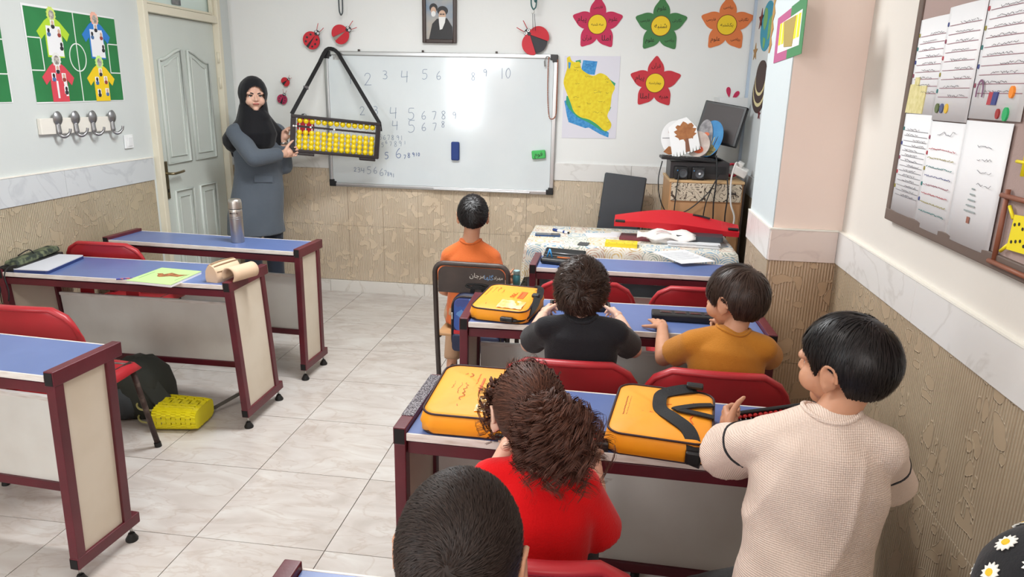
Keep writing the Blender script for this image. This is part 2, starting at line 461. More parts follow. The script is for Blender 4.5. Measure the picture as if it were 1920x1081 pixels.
floor = struct(MB().box((-1.0, 2.1, -0.06), (3.95, 6.75, 0.1)).build('floor', M_grout))
tm = MB().box((0, 0, 0.0), (0.4965, 0.4965, 0.02)).mesh('tile'); tm.materials.append(M_floor)
def edge_tile(x0, x1, y0, y1):
    o = MB().box((0, 0, 0), (x1-x0, y1-y0, 0.02)).build('tile', M_floor, floor); o.location = ((x0+x1)/2, (y0+y1)/2, -0.01)
for i in range(9):
    for j in range(15):
        x0 = -2.946+0.5*i-0.5; y1 = 5.6347-0.5*j
        x1 = x0+0.5; y0 = y1-0.5
        cx0, cx1, cy0, cy1 = max(x0, XL), min(x1, XR), max(y0, YB), min(y1, YF)
        if cx1-cx0 < 0.02 or cy1-cy0 < 0.02: continue
        if cx1-cx0 > 0.495 and cy1-cy0 > 0.495:
            o = bpy.data.objects.new('tile', tm); col.objects.link(o); o.parent = floor
            o.location = ((x0+x1)/2, (y0+y1)/2, -0.01)
            o.rotation_euler = (0, 0, pi*((i*7+j*3) % 2))
        else: edge_tile(cx0+0.0017, cx1-0.0017, cy0+0.0017, cy1-0.0017)
ceiling = struct(MB().box((-1.0, 2.1, ZC+0.05), (3.95, 6.75, 0.1)).build('ceiling', M_ceil))
wall_front = struct(MB().box((-1.0, YF+0.06, ZC/2), (4.1, 0.1, ZC)).build('wall_front', M_white))
# left wall with the door opening between y 4.36 and 5.25
DY0, DY1, DZ1 = 4.345, 5.255, 2.62
wl = MB()
wl.box((XL-0.06, (YB-0.1+DY0)/2, ZC/2), (0.12, DY0-YB+0.1, ZC)); wl.box((XL-0.06, (DY1+YF)/2+0.03, ZC/2), (0.12, YF-DY1+0.06, ZC)); wl.box((XL-0.06, (DY0+DY1)/2, (DZ1+ZC)/2), (0.12, DY1-DY0, ZC-DZ1))
wall_left = struct(wl.build('wall_left', M_left))
wall_right = struct(MB().box((XR+0.06, 2.1, ZC/2), (0.12, 6.75, ZC)).build('wall_right', M_right))
# the wall stub (pillar) that sticks out of the right wall
PX, PY0, PY1 = 0.665, 2.985, 3.47
wp = MB().box(((PX+XR)/2, (PY0+PY1)/2, ZC/2), (XR-PX-0.001, PY1-PY0, ZC))
wall_pillar = struct(wp.build('wall_pillar', M_pillar))
struct(MB().box((PX-0.002, (PY0+PY1)/2, 1.1+(ZC-1.1)/2), (0.004, PY1-PY0-0.003, ZC-1.1)).build('pillar_side_paint', node_wall('pillar_side_pale', (204, 212, 214), (200, 208, 210)), wall_pillar))
# strip of the right wall beyond the pillar is painted pale blue
struct(MB().box((XR-0.002, (PY1+YF)/2, 1.1+(ZC-1.1)/2), (0.004, YF-PY1-0.004, ZC-1.1)).build('right_wall_blue_paint', M_pale, wall_right))
# back wall with two windows
wb = MB()
W1 = (-2.62, -1.75, 0.95, 2.35); W2 = (-0.45, 0.65, 1.2, 2.3)
for x0, x1, z0, z1 in ((-3.06, W1[0], 0, ZC), (W1[0], W1[1], 0, W1[2]), (W1[0], W1[1], W1[3], ZC), (W1[1], W2[0], 0, ZC), (W2[0], W2[1], 0, W2[2]), (W2[0], W2[1], W2[3], ZC), (W2[1], 1.05, 0, ZC)):
    wb.box(((x0+x1)/2, YB-0.06, (z0+z1)/2), (x1-x0, 0.12, z1-z0))
wall_back = struct(wb.build('wall_back', M_right))
M_alu = mat('window_aluminium', (225, 226, 226), rough=0.35)
M_glass = mat('window_glass', (255, 255, 255), rough=0.02, trans=1.0, spec=0.5)
for k, (x0, x1, z0, z1) in enumerate((W1, W2)):
    f = MB(); xm = (x0+x1)/2
    for xx in (x0+0.02, xm, x1-0.02): f.box((xx, YB-0.09, (z0+z1)/2), (0.04, 0.04, z1-z0))
    for zz in (z0+0.02, z1-0.02): f.box((xm, YB-0.09, zz), (x1-x0, 0.045, 0.04))
    w = struct(f.build('window_%d' % (k+1), M_alu))
    for s in (0, 1):
        a, b_ = (x0+0.04, xm-0.02) if s == 0 else (xm+0.02, x1-0.04)
        MB().box(((a+b_)/2, YB-0.09, (z0+z1)/2), (b_-a, 0.004, z1-z0-0.08)).build('pane', M_glass, w)
# window curtain behind the camera (mirrors pink in the whiteboard)
cur = MB(); n = 60; vs = []; fs = []
for i in range(n+1):
    x = -2.2+0.62*i/n
    for z in (0.5, 1.98): vs.append((x, YB+0.10+0.03*sin(i*0.9), z))
for i in range(n): fs.append((2*i, 2*i+2, 2*i+3, 2*i+1))
cur.add(vs, fs)
M_cur = mat('curtain_pink', (240, 176, 150), rough=0.9)
tag(cur.build('curtain', M_cur, smooth=True), 'pink curtain beside the back window', 'curtain')

# wainscot and marble bands: each tile a piece of its wall
def wall_tiles(parent, along, fixed, face, s0, s1, z0, z1, w, m, start, rows=1, name='wall_tile', th=0.008, gap=0.0016):
    """tiles on a wall: along 'x' or 'y', fixed = wall plane, face = +-1 room side"""
    cache = {}; k = math.floor((s0-start)/w)
    while start+k*w < s1:
        a = max(s0, start+k*w); b_ = min(s1, start+(k+1)*w); k += 1
        if b_-a < 0.012: continue
        for r in range(rows):
            za = z0+(z1-z0)*r/rows; zb = z0+(z1-z0)*(r+1)/rows
            key = round(b_-a, 4)
            d = (b_-a-gap, th, zb-za-gap) if along == 'x' else (th, b_-a-gap, zb-za-gap)
            if key not in cache:
                me = MB().box((0, 0, 0), d).mesh(name); me.materials.append(m); cache[key] = me
            o = bpy.data.objects.new(name, cache[key]); col.objects.link(o); o.parent = parent
            c = fixed+face*th*0.5
            o.location = ((a+b_)/2, c, (za+zb)/2) if along == 'x' else (c, (a+b_)/2, (za+zb)/2)
            bv = o.modifiers.new('bevel', 'BEVEL'); bv.width = 0.0012; bv.segments = 1
T = 0.008
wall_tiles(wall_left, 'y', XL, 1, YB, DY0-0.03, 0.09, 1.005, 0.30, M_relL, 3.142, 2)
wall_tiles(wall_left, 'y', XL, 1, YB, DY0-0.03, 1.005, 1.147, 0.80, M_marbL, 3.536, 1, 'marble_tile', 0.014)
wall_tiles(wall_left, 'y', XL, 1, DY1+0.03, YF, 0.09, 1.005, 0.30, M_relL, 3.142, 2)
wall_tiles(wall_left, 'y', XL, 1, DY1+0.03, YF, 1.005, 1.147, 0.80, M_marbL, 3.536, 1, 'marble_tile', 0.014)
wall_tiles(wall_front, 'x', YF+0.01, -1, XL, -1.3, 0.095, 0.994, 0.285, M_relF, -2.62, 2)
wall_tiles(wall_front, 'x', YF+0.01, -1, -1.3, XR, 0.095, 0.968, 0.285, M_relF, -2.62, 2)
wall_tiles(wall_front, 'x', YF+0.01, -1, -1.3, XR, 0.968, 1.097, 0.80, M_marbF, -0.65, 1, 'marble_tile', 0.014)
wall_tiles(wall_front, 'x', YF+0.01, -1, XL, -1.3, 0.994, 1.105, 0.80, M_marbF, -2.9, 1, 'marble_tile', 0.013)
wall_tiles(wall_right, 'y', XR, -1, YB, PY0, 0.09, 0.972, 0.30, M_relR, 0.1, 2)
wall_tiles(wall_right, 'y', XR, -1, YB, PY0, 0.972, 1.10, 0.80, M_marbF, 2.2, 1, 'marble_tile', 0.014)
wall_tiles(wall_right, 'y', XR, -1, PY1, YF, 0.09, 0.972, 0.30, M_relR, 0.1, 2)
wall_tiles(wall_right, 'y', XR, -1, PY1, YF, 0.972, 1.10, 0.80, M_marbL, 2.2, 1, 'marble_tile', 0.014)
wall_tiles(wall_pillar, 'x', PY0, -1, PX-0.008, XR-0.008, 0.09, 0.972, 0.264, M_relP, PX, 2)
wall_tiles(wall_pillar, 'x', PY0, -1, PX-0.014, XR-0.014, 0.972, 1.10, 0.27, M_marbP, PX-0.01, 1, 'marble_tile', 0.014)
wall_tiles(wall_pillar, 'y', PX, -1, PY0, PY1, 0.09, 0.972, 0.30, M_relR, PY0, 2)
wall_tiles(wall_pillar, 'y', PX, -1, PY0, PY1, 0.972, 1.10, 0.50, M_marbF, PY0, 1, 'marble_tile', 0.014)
# skirting
for nm, c, d in (('baseboard_front', (-1.0, YF-0.004, 0.046), (3.86, 0.022, 0.092)), ('baseboard_left', (XL+0.008, (YB+DY0)/2, 0.045), (0.018, DY0-YB-0.06, 0.088)),
                 ('baseboard_right', (XR-0.008, (YB+PY0)/2, 0.045), (0.018, PY0-YB-0.02, 0.088))):
    o = struct(MB().box(c, d).build(nm, M_grout))
    along = 0 if d[0] > d[1] else 1; Ln = d[along]; k = 0; s = c[along]-Ln/2
    if nm == 'baseboard_front': cuts = [s, -2.218, -1.431, -0.64, 0.15, s+Ln]
    else: cuts = [s+0.8*i for i in range(int(Ln/0.8)+1)]+[s+Ln]
    for a, b_ in zip(cuts, cuts[1:]):
        dd = [x+0.003 for x in d]; dd[along] = b_-a-0.002; cc = list(c); cc[along] = (a+b_)/2
        MB().box(cc, dd).build('marble_tile', M_base, o, bevel=0.0015, seg=1)
# painted corner strip
struct(MB().box((XR-0.006-0.006, YF-0.008, 1.1+(ZC-1.1)/2), (0.022, 0.016, ZC-1.1)).build('trim_1', mat('corner_strip', (186, 200, 216), rough=0.6)))
# plastic coving where the pillar meets the right wall, and above the marble band
M_edge = mat('band_edge', (240, 236, 226), rough=0.5)
def edge(nm, p, q): struct(MB().bar(p, q, 0.016, 0.006).build(nm, M_edge))
edge('trim_2', (XL+0.008, YB, 1.150), (XL+0.008, DY0-0.03, 1.150)); edge('trim_3', (XR-0.008, YB, 1.103), (XR-0.008, PY0-0.016, 1.103))
edge('trim_4', (PX-0.014, PY0-0.007, 1.103), (XR-0.016, PY0-0.007, 1.103)); edge('trim_5', (PX-0.007, PY0, 1.103), (PX-0.007, PY1, 1.103))

# ------------------------------------------------------------------ door on the left wall
M_door = mat('door_paint', (210, 216, 210), rough=0.42, c2=(203, 210, 203), scale=2)
M_frame = mat('door_frame_paint', (226, 219, 198), rough=0.45)
M_brass = mat('worn_brass', (150, 138, 110), rough=0.3, metal=0.9)
M_black = mat('black_plastic', (24, 24, 26), rough=0.4)
dr = struct(thing('door_1', None, None, (XL, (DY0+DY1)/2, 0), pi/2))
hw = (DY1-DY0)/2
f = MB()
for s in (-1, 1): f.box((s*(hw-0.022), 0.01, DZ1/2), (0.044, 0.10, DZ1))
f.box((0, 0.01, 2.062), (2*hw-0.088, 0.09, 0.05)); f.box((0, 0.01, DZ1-0.02), (2*hw-0.088, 0.1, 0.04))
f.build('door_frame', M_frame, dr, bevel=0.004)
lw, lh = 2*hw-0.092, 2.03
MB().box((0, 0.025, lh/2+0.004), (lw, 0.04, lh)).build('door_leaf', M_door, dr, bevel=0.003)
def panel(x0, x1, z0, z1, curve):
    # a raised moulding line round a sunken field: an arched top for the upper panels
    w = x1-x0; pts = [(x0, z0), (x1, z0)]
    n = 10
    if curve:
        for i in range(n+1):
            t = i/n; e = (1-cos(pi*t))/2
            if curve < 0: e = 1-e
            pts.append((x1-w*t, z1-0.075*(e if curve > 0 else e)))
    else: pts += [(x1, z1), (x0, z1)]
    b = MB()
    b.tube([(x, -0.001, z) for x, z in pts], 0.011, n=6, closed=True)
    o = b.build('panel_moulding', M_door, dr, smooth=True)
    cx = sum(p[0] for p in pts)/len(pts); cz = (z0+z1)/2
    inn = [(cx+(x-cx)*(1-0.09/w), cz+(z-cz)*(1-0.09/(z1-z0))) for x, z in pts]
    b = MB(); b.tube([(x, 0.001, z) for x, z in inn], 0.007, n=6, closed=True); b.flat(inn, 0.006, 0.003)
    b.build('panel_field', M_door, o, smooth=False)
panel(-0.30, -0.035, 1.09, 1.83, 1); panel(0.035, 0.30, 1.09, 1.83, -1)
panel(-0.26, -0.045, 0.25, 0.90, 0); panel(0.045, 0.26, 0.25, 0.90, 0)
h = MB().box((-0.345, 0.0, 0.985), (0.042, 0.012, 0.25)).build('door_handle', M_brass, dr, bevel=0.005)
b = MB(); b.tube(bez([(-0.345, 0, 1.03), (-0.345, -0.045, 1.03), (-0.325, -0.055, 1.03), (-0.25, -0.055, 1.034), (-0.215, -0.05, 1.036)], 4), 0.009, n=8)
b.build('lever', M_brass, h, smooth=True)
b = MB(); b.box((-0.345, -0.007, 0.915), (0.009, 0.003, 0.022)); b.build('keyhole', M_black, h)
MB().box((0, 0.03, 2.345), (2*hw-0.09, 0.006, 0.51)).build('transom_pane', mat('frosted_glass', (216, 232, 226), rough=0.35, spec=0.6), dr)
MB().box((0.0, 0.02, 2.19), (0.10, 0.002, 0.14)).build('transom_sticker', mat('sticker_grey', (140, 140, 140), c2=(100, 102, 106), scale=30, rough=0.6), dr)
b = MB(); b.bar((-hw+0.044, 0.0, 2.10), (hw-0.044, 0.0, 2.10), 0.02, 0.014); b.bar((hw-0.058, 0, 2.09), (hw-0.058, 0, 2.58), 0.028, 0.02, up=(1, 0, 0)); b.build('transom_frame', M_frame, dr)
b = MB()
for z in (1.80, 1.62, 0.4): b.tube([(hw-0.046, -0.02, z-0.04), (hw-0.046, -0.02, z+0.04)], 0.008, n=8)
b.build('hinge', M_frame, dr, smooth=True)
# ceiling light fittings
M_tube = mat('tube_light_glow', (255, 250, 240), emit=4.0)
for k, y in enumerate((1.2, 3.3)):
    t = thing('ceiling_light', 'long white ceiling tube light '+('above the back rows of desks' if k == 0 else 'above the front rows of desks'), 'light', (-1.05 if k == 0 else -0.95, y, ZC), 0, 'ceiling lights')
    MB().box((0, 0, -0.03), (1.3, 0.16, 0.06)).build('housing', M_ceil, t, bevel=0.005)
    for s in (-1, 1): MB().tube([(-0.6, s*0.04, -0.072), (0.6, s*0.04, -0.072)], 0.013, n=10).build('tube', M_tube, t, smooth=True)
# ------------------------------------------------------------------ desks
M_maroon = mat('maroon_steel', (98, 30, 42), rough=0.38, c2=(84, 26, 36), scale=6, bump=0.03, bscale=120)
M_mend = mat('tube_inside', (18, 14, 15), rough=0.8)
M_blue = mat('blue_laminate', (98, 118, 170), rough=0.32, c2=(92, 111, 162), scale=5, spec=0.5)
M_edgew = mat('white_edge_band', (226, 220, 214), rough=0.5, c2=(196, 182, 170), scale=14, lo=0.45, hi=0.8, stretch=(1, 8, 8))
M_cream = mat('cream_chipboard', (216, 204, 186), rough=0.5, c2=(206, 192, 172), scale=4, lo=0.4, hi=0.7)
M_panel = mat('white_chipboard', (226, 224, 218), rough=0.24, c2=(212, 207, 200), scale=3, spec=0.5)
M_rub = mat('black_rubber', (22, 21, 21), rough=0.55)
M_steel = mat('bare_steel', (170, 168, 164), rough=0.3, metal=1.0)
DH = 0.757
def make_desk(label, L=1.2, D=0.36, group='blue school desks'):
    t = thing('school_desk', label, 'desk', (0, 0, 0), 0, group)
    hx = L/2
    # top board between the side rails
    o = MB().box((0, 0.0, DH-0.018), (L-0.072, D-0.012, 0.018)).build('desk_top', M_blue, t, bevel=0.0015, seg=1)
    for s in (-1, 1):
        MB().box((0, s*(D/2-0.004), DH-0.0185), (L-0.072, 0.006, 0.021)).build('edge_band', M_edgew, o, bevel=0.001, seg=1)
    for s in (-1, 1):
        x = s*(hx-0.0175)
        r = MB().box((x, 0, DH-0.018), (0.035, D, 0.05)).build('side_rail', M_maroon, t, bevel=0.003)
        for e in (-1, 1): MB().box((x, e*(D/2+0.0003), DH-0.018), (0.028, 0.002, 0.042)).build('open_end', M_mend, r)
        for y, nm in ((-D/2+0.02, 'leg'), (D/2-0.055, 'leg')):
            MB().box((x, y, 0.40), (0.032, 0.036, 0.63)).build(nm, M_maroon, t, bevel=0.0025)
        r = MB().box((x, 0.0, 0.082), (0.035, D, 0.042)).build('foot_rail', M_maroon, t, bevel=0.003)
        for e in (-1, 1): MB().box((x, e*(D/2+0.0003), 0.082), (0.028, 0.002, 0.034)).build('open_end', M_mend, r)
        for y in (-D/2+0.02, D/2-0.03):
            f = MB().lathe([(0.021, 0.0), (0.022, 0.008), (0.013, 0.024), (0.011, 0.03)], 14, Matrix.Translation((x, y, 0))).build('foot', M_rub, t, smooth=False, angle=40)
            MB().lathe([(0.005, 0.026), (0.005, 0.066)], 8, Matrix.Translation((x, y, 0))).build('screw', M_steel, f, smooth=True)
        MB().box((x, -0.0175, 0.406), (0.012, D-0.111, 0.606)).build('side_panel', M_cream, t)
    MB().box((0, -D/2+0.03, DH-0.055), (L-0.07, 0.03, 0.034)).build('front_rail', M_maroon, t, bevel=0.002)
    MB().box((0, D/2-0.055, DH-0.055), (L-0.07, 0.03, 0.034)).build('back_rail', M_maroon, t, bevel=0.002)
    MB().box((0, D/2-0.055, 0.205), (L-0.07, 0.03, 0.032)).build('stretcher', M_maroon, t, bevel=0.002)
    p = MB().box((0, D/2-0.052, 0.388), (L-0.075, 0.014, 0.335)).build('modesty_panel', M_panel, t, bevel=0.001, seg=1)
    b = MB(); b.box((0, D/2-0.061, 0.548), (L-0.075, 0.006, 0.016)); b.build('panel_edge', M_edgew, p)
    return t
def desk_at(label, x, y, rz, L=1.2, D=0.37, top=0.764, lean=0.0):
    """top = height of the rail tops, lean = sideways rack of the frame (metres at the top)"""
    t = make_desk(label, L, D)
    k = top/(DH+0.007)
    if lean or abs(k-1) > 1e-3:
        S = Matrix(((1, 0, lean/top, 0), (0, 1, 0, 0), (0, 0, k, 0), (0, 0, 0, 1)))
        for c in t.children_recursive: c.data.transform(S)
    t.location = (x, y, 0); t.rotation_euler = (0, 0, rad(rz))
    return t
desk0 = desk_at('blue school desk with maroon frame carrying the steel thermos, far left', -2.235, 3.765, -2.5, D=0.29)
desk_at('blue school desk with the green notebook and beige pencil case', -2.265, 3.17, 0.0, D=0.38, top=0.735, lean=-0.045)
desk_at('nearest blue desk at the left edge, nothing on it', -2.25, 2.005, -4, D=0.29, lean=0.02)
deskR1 = desk_at('blue desk pushed against the flowered tablecloth, black pencil case on it', 0.215, 3.685, 0, D=0.29)
deskR2 = desk_at('blue desk where the two boys in black and mustard shirts sit', 0.045, 2.80, 1.5, D=0.375)
deskR3 = desk_at('blue desk with two yellow bags lying on it', 0.078, 1.825, -1.5, D=0.375)
deskR4 = desk_at('blue desk corner at the bottom edge behind the near boy', 0.035, 0.915, 0, D=0.36)
# silver glitter tape on the left rail of the third right desk
M_glit = mat('glitter_tape', (176, 170, 176), rough=0.25, metal=0.6, c2=(70, 62, 70), scale=260, lo=0.45, hi=0.55)
MB().box((-0.5825, 0.03, DH+0.0082), (0.034, 0.29, 0.002)).build('glitter_tape', M_glit, deskR3)

# ------------------------------------------------------------------ red plastic chairs
M_red = mat('red_plastic', (178, 38, 46), rough=0.38, c2=(166, 34, 42), scale=5, bump=0.02, bscale=90)
M_leg = mat('worn_brown_tube', (66, 50, 46), rough=0.5, metal=0.3, c2=(100, 86, 78), scale=26, lo=0.52, hi=0.7)
def make_red_chair(label):
    """origin on the floor under the seat's middle; faces +y"""
    t = thing('school_chair', label, 'chair', (0, 0, 0), 0, 'red plastic school chairs')
    # backrest: a curved shell with rounded upper corners and a turned rim
    def shell(off):
        g = []
        NU, NV = 16, 9
        for j in range(NV+1):
            v = j/NV; row = []
            z = 0.52+0.262*v
            hwid = 0.205+0.012*sin(pi*v)
            if v > 0.62:
                q = (v-0.62)/0.38; hwid -= 0.068*(1-math.sqrt(max(0, 1-q*q)))
            for i in range(NU+1):
                u = -1+2*i/NU
                x = hwid*u
                y = -0.175-0.07*v+0.03*u*u + off*1.0
                zz = z+0.008*(1-u*u)*v**3
                row.append((x, y, zz))
            g.append(row)
        return g
    a = shell(0); b_ = shell(-0.012)
    mb = MB(); NU, NV = 16, 9
    vs = [p for r in a for p in r]+[p for r in b_ for p in r]; n = (NU+1)*(NV+1); fs = []
    for j in range(NV):
        for i in range(NU):
            k = j*(NU+1)+i
            fs.append((k, k+NU+1, k+NU+2, k+1)); fs.append((n+k, n+k+1, n+k+NU+2, n+k+NU+1))
    bd = [i for i in range(NU+1)]+[j*(NU+1)+NU for j in range(1, NV+1)]+[NV*(NU+1)+i for i in range(NU-1, -1, -1)]+[j*(NU+1) for j in range(NV-1, 0, -1)]
    for q in range(len(bd)):
        x, y = bd[q], bd[(q+1) % len(bd)]
        fs.append((x, y, n+y, n+x))
    mb.add(vs, fs)
    back = mb.build('backrest', M_red, t, smooth=False, angle=50)
    rim = MB(); P = []
    for q in bd:
        if q >= NU+1 or q in (NU,): P.append((Vector(vs[q])+Vector(vs[n+q]))/2)
    rim.tube([Vector(p)+Vector((0, 0.002, 0)) for p in P], 0.014, n=8, flat=(1.4, 0.8, (0, 0, 1)))
    rim.build('rim', M_red, back, smooth=True)
    # seat: shallow dish with a down-turned lip
    mb = MB(); NU, NV = 16, 14; vs = []
    for j in range(NV+1):
        for i in range(NU+1):
            u = -1+2*i/NU; v = -1+2*j/NV
            # squircle mapping
            x = u*math.sqrt(1-v*v*0.22); y = v*math.sqrt(1-u*u*0.22)
            r = max(abs(u), abs(v))
            z = 0.445-0.012*(1-r*r)+(-0.035 if r > 0.99 else (-0.004 if r > 0.84 else 0))
            if v > 0.5: z -= 0.012*(v-0.5)*2
            vs.append((x*0.215, y*0.205, z))
    fs = [(j*(NU+1)+i, j*(NU+1)+i+1, (j+1)*(NU+1)+i+1, (j+1)*(NU+1)+i) for j in range(NV) for i in range(NU)]
    mb.add(vs, fs)
    s = mb.build('seat', M_red, t, smooth=True)
    sol = s.modifiers.new('solid', 'SOLIDIFY'); sol.thickness = 0.006
    # struts joining seat and backrest, then legs
    for sx in (-1, 1):
        mb = MB(); mb.ribbon(bez([(sx*0.13, -0.16, 0.43), (sx*0.13, -0.20, 0.44), (sx*0.135, -0.205, 0.50), (sx*0.135, -0.195, 0.60)], 5), 0.075, 0.012, [(0, 1, 0)]*16)
        mb.build('back_strut', M_red, t, smooth=False, angle=40)
    for sx in (-1, 1):
        for sy in (-1, 1):
            l = MB().tube([(sx*0.165, sy*0.14, 0.43), (sx*0.205, sy*0.205, 0.012)], 0.0125, n=10).build('leg', M_leg, t, smooth=True)
            MB().tube([(sx*0.204, sy*0.203, 0.022), (sx*0.2055, sy*0.206, 0.0)], 0.0155, n=10).build('foot_cap', M_rub, l, smooth=False, angle=40)
    mb = MB()
    for sx in (-1, 1): mb.tube([(sx*0.165, -0.14, 0.43), (sx*0.165, 0.14, 0.43)], 0.011, n=8)
    mb.tube([(-0.165, 0.12, 0.43), (0.165, 0.12, 0.43)], 0.011, n=8)
    mb.build('seat_frame', M_leg, t, smooth=True)
    return t
ch = make_red_chair('red plastic chair at the left edge between two desks, yellow basket beside its leg')
ch.location = (-2.20, 2.54, 0)
chair0 = ch
for lb, x, y, rz in (('red plastic chair pushed under the desk with the green notebook', -2.66, 3.625, 0),
                     ('red chair the boy in the black shirt sits on', -0.10, 2.375, 1),
                     ('red chair the boy in the mustard shirt sits on', 0.37, 2.37, -1),
                     ('red chair with its back just right of the black-shirted boy at the second desk', -0.085, 3.38, 0),
                     ('red chair with its back showing left of the mustard-shirted boy', 0.435, 3.38, 0),
                     ('red chair the girl in the red shirt sits on', -0.115, 1.36, 0)):
    copy_tree(chair0, lb, (x, y, 0), rad(rz))

# ------------------------------------------------------------------ dark metal chair of the boy in orange
M_dark = mat('dark_brown_steel', (62, 54, 52), rough=0.42, metal=0.35, c2=(78, 68, 64), scale=7)
M_chalk = mat('white_chalk', (214, 210, 200), rough=0.9)
M_chalkb = mat('blue_chalk', (120, 160, 205), rough=0.9)
M_ply = mat('seat_plywood', (186, 142, 98), rough=0.5, c2=(164, 120, 80), scale=5, stretch=(1, 9, 1))
mc = thing('metal_chair', 'dark metal chair with chalk writing on its backrest', 'chair', (-0.63, 3.42, 0), rad(-2))
b = MB()
pth = [(-0.176, -0.07, 0.012), (-0.178, -0.12, 0.45), (-0.180, -0.14, 0.72)]+[(-0.135-0.045*cos(rad(a)), -0.142, 0.765+0.045*sin(rad(a))) for a in range(0, 91, 18)]
pth = bez(pth[:3], 4)[:-1]+[Vector(p) for p in pth[2:]]
full = pth+[Vector((-p.x, p.y, p.z)) for p in reversed(pth)]
b.tube(full, 0.0125, n=10)
b.build('back_frame', M_dark, mc, smooth=True)
o = MB(); pts = [(-0.165, 0.665), (0.165, 0.665)]+[(0.125+0.04*cos(rad(a)), 0.755+0.04*sin(rad(a))) for a in range(0, 91, 15)]+[(-0.125-0.04*sin(rad(a)), 0.755+0.04*cos(rad(a))) for a in range(0, 91, 15)]
o.flat(pts, -0.136, -0.143); bp_ = o.build('backrest', M_dark, mc, bevel=0.002)
b = MB(); b.tube([(0.03+0.055*cos(rad(a)), -0.1445, 0.705+0.011*sin(rad(a))) for a in range(0, 360, 20)], 0.005, n=6, closed=True); b.build('vent', M_rub, bp_, smooth=True)
writing(persian('مرجان'), 0.05, M_chalk, bp_, (0.03, -0.1440, 0.757), (pi/2, 0, 0.0), width=0.075)
writing(persian('گلها'), 0.04, M_chalkb, bp_, (0.085, -0.1440, 0.75), (pi/2, 0, 0), width=0.045)
writing(persian('مهراد'), 0.04, M_chalk, bp_, (0.132, -0.1440, 0.752), (pi/2, 0, 0), width=0.045)
b = MB().box((0, 0.06, 0.438), (0.36, 0.36, 0.014)).build('seat', M_ply, mc, bevel=0.004)
for sx in (-1, 1):
    MB().tube([(sx*0.17, 0.21, 0.43), (sx*0.175, 0.235, 0.012)], 0.0125, n=10).build('leg', M_dark, mc, smooth=True)
    MB().tube([(sx*0.172, -0.10, 0.425), (sx*0.17, 0.21, 0.425)], 0.011, n=8).build('seat_rail', M_dark, mc, smooth=True)
    MB().tube([(sx*0.176, -0.09, 0.16), (sx*0.175, 0.228, 0.16)], 0.009, n=8).build('stretcher', M_dark, mc, smooth=True)
    for y in (-0.07, 0.235): MB().lathe([(0.016, 0), (0.016, 0.02)], 10, Matrix.Translation((sx*0.176, y, 0))).build('foot_cap', M_rub, mc, angle=40)

# ------------------------------------------------------------------ teacher's table, cloth, grey chair, cabinet
M_gsteel = mat('grey_desk_steel', (108, 114, 122), rough=0.45, metal=0.2)
M_gchair = mat('charcoal_leatherette', (62, 66, 72), rough=0.42, bump=0.06, bscale=160)
tt = thing('teacher_desk', 'grey metal teacher desk under the flowered cloth', 'desk', (0.13, 4.40, 0), rad(0))
MB().box((0, 0, 0.735), (1.20, 0.60, 0.03)).build('desk_top', M_gsteel, tt, bevel=0.003)
MB().box((0, -0.22, 0.46), (1.10, 0.02, 0.50)).build('front_panel', M_gsteel, tt, bevel=0.002)
for sx in (-1, 1):
    for sy in (-1, 1): MB().box((sx*0.57, sy*0.27, 0.36), (0.035, 0.035, 0.72)).build('leg', M_gsteel, tt, bevel=0.002)
def cloth_mat():
    m = bpy.data.materials.new('flowered_cloth'); m.use_nodes = True
    nt = m.node_tree; N = nt.nodes; L = nt.links; b = N['Principled BSDF']
    tc = N.new('ShaderNodeTexCoord')
    v = N.new('ShaderNodeTexVoronoi'); v.inputs['Scale'].default_value = 9.0; v.feature = 'F1'; v.inputs['Randomness'].default_value = 0.35
    L.new(tc.outputs['Object'], v.inputs['Vector'])
    s = N.new('ShaderNodeMath'); s.operation = 'MULTIPLY'; s.inputs[1].default_value = 58.0; L.new(v.outputs['Distance'], s.inputs[0])
    sn = N.new('ShaderNodeMath'); sn.operation = 'SINE'; L.new(s.outputs[0], sn.inputs[0])
    n = N.new('ShaderNodeTexNoise'); n.inputs['Scale'].default_value = 46; n.inputs['Detail'].default_value = 2; L.new(tc.outputs['Object'], n.inputs['Vector'])
    ad = N.new('ShaderNodeMath'); ad.operation = 'MULTIPLY_ADD'; ad.inputs[1].default_value = 5.0; ad.inputs[2].default_value = -2.5; L.new(n.outputs['Fac'], ad.inputs[0])
    sm = N.new('ShaderNodeMath'); sm.operation = 'ADD'; L.new(sn.outputs[0], sm.inputs[0]); L.new(ad.outputs[0], sm.inputs[1])
    mr = N.new('ShaderNodeMapRange'); mr.inputs[1].default_value = 0.1; mr.inputs[2].default_value = 0.9; L.new(sm.outputs[0], mr.inputs[0])
    hs = N.new('ShaderNodeSeparateColor'); L.new(v.outputs['Color'], hs.inputs[0])
    r = N.new('ShaderNodeValToRGB'); r.color_ramp.interpolation = 'CONSTANT'; e = r.color_ramp.elements
    e[0].position = 0; e[0].color = (*lin((128, 166, 190)), 1); e[1].position = 0.38; e[1].color = (*lin((196, 160, 140)), 1)
    for p, c in ((0.6, (150, 160, 150)), (0.8, (206, 176, 120))): x = e.new(p); x.color = (*lin(c), 1)
    L.new(hs.outputs[0], r.inputs['Fac'])
    mx = N.new('ShaderNodeMix'); mx.data_type = 'RGBA'; mx.inputs['A'].default_value = (*lin((226, 220, 208)), 1)
    L.new(mr.outputs[0], mx.inputs['Factor']); L.new(r.outputs['Color'], mx.inputs['B']); L.new(mx.outputs['Result'], b.inputs['Base Color'])
    b.inputs['Roughness'].default_value = 0.6
    return m
M_cloth = cloth_mat()
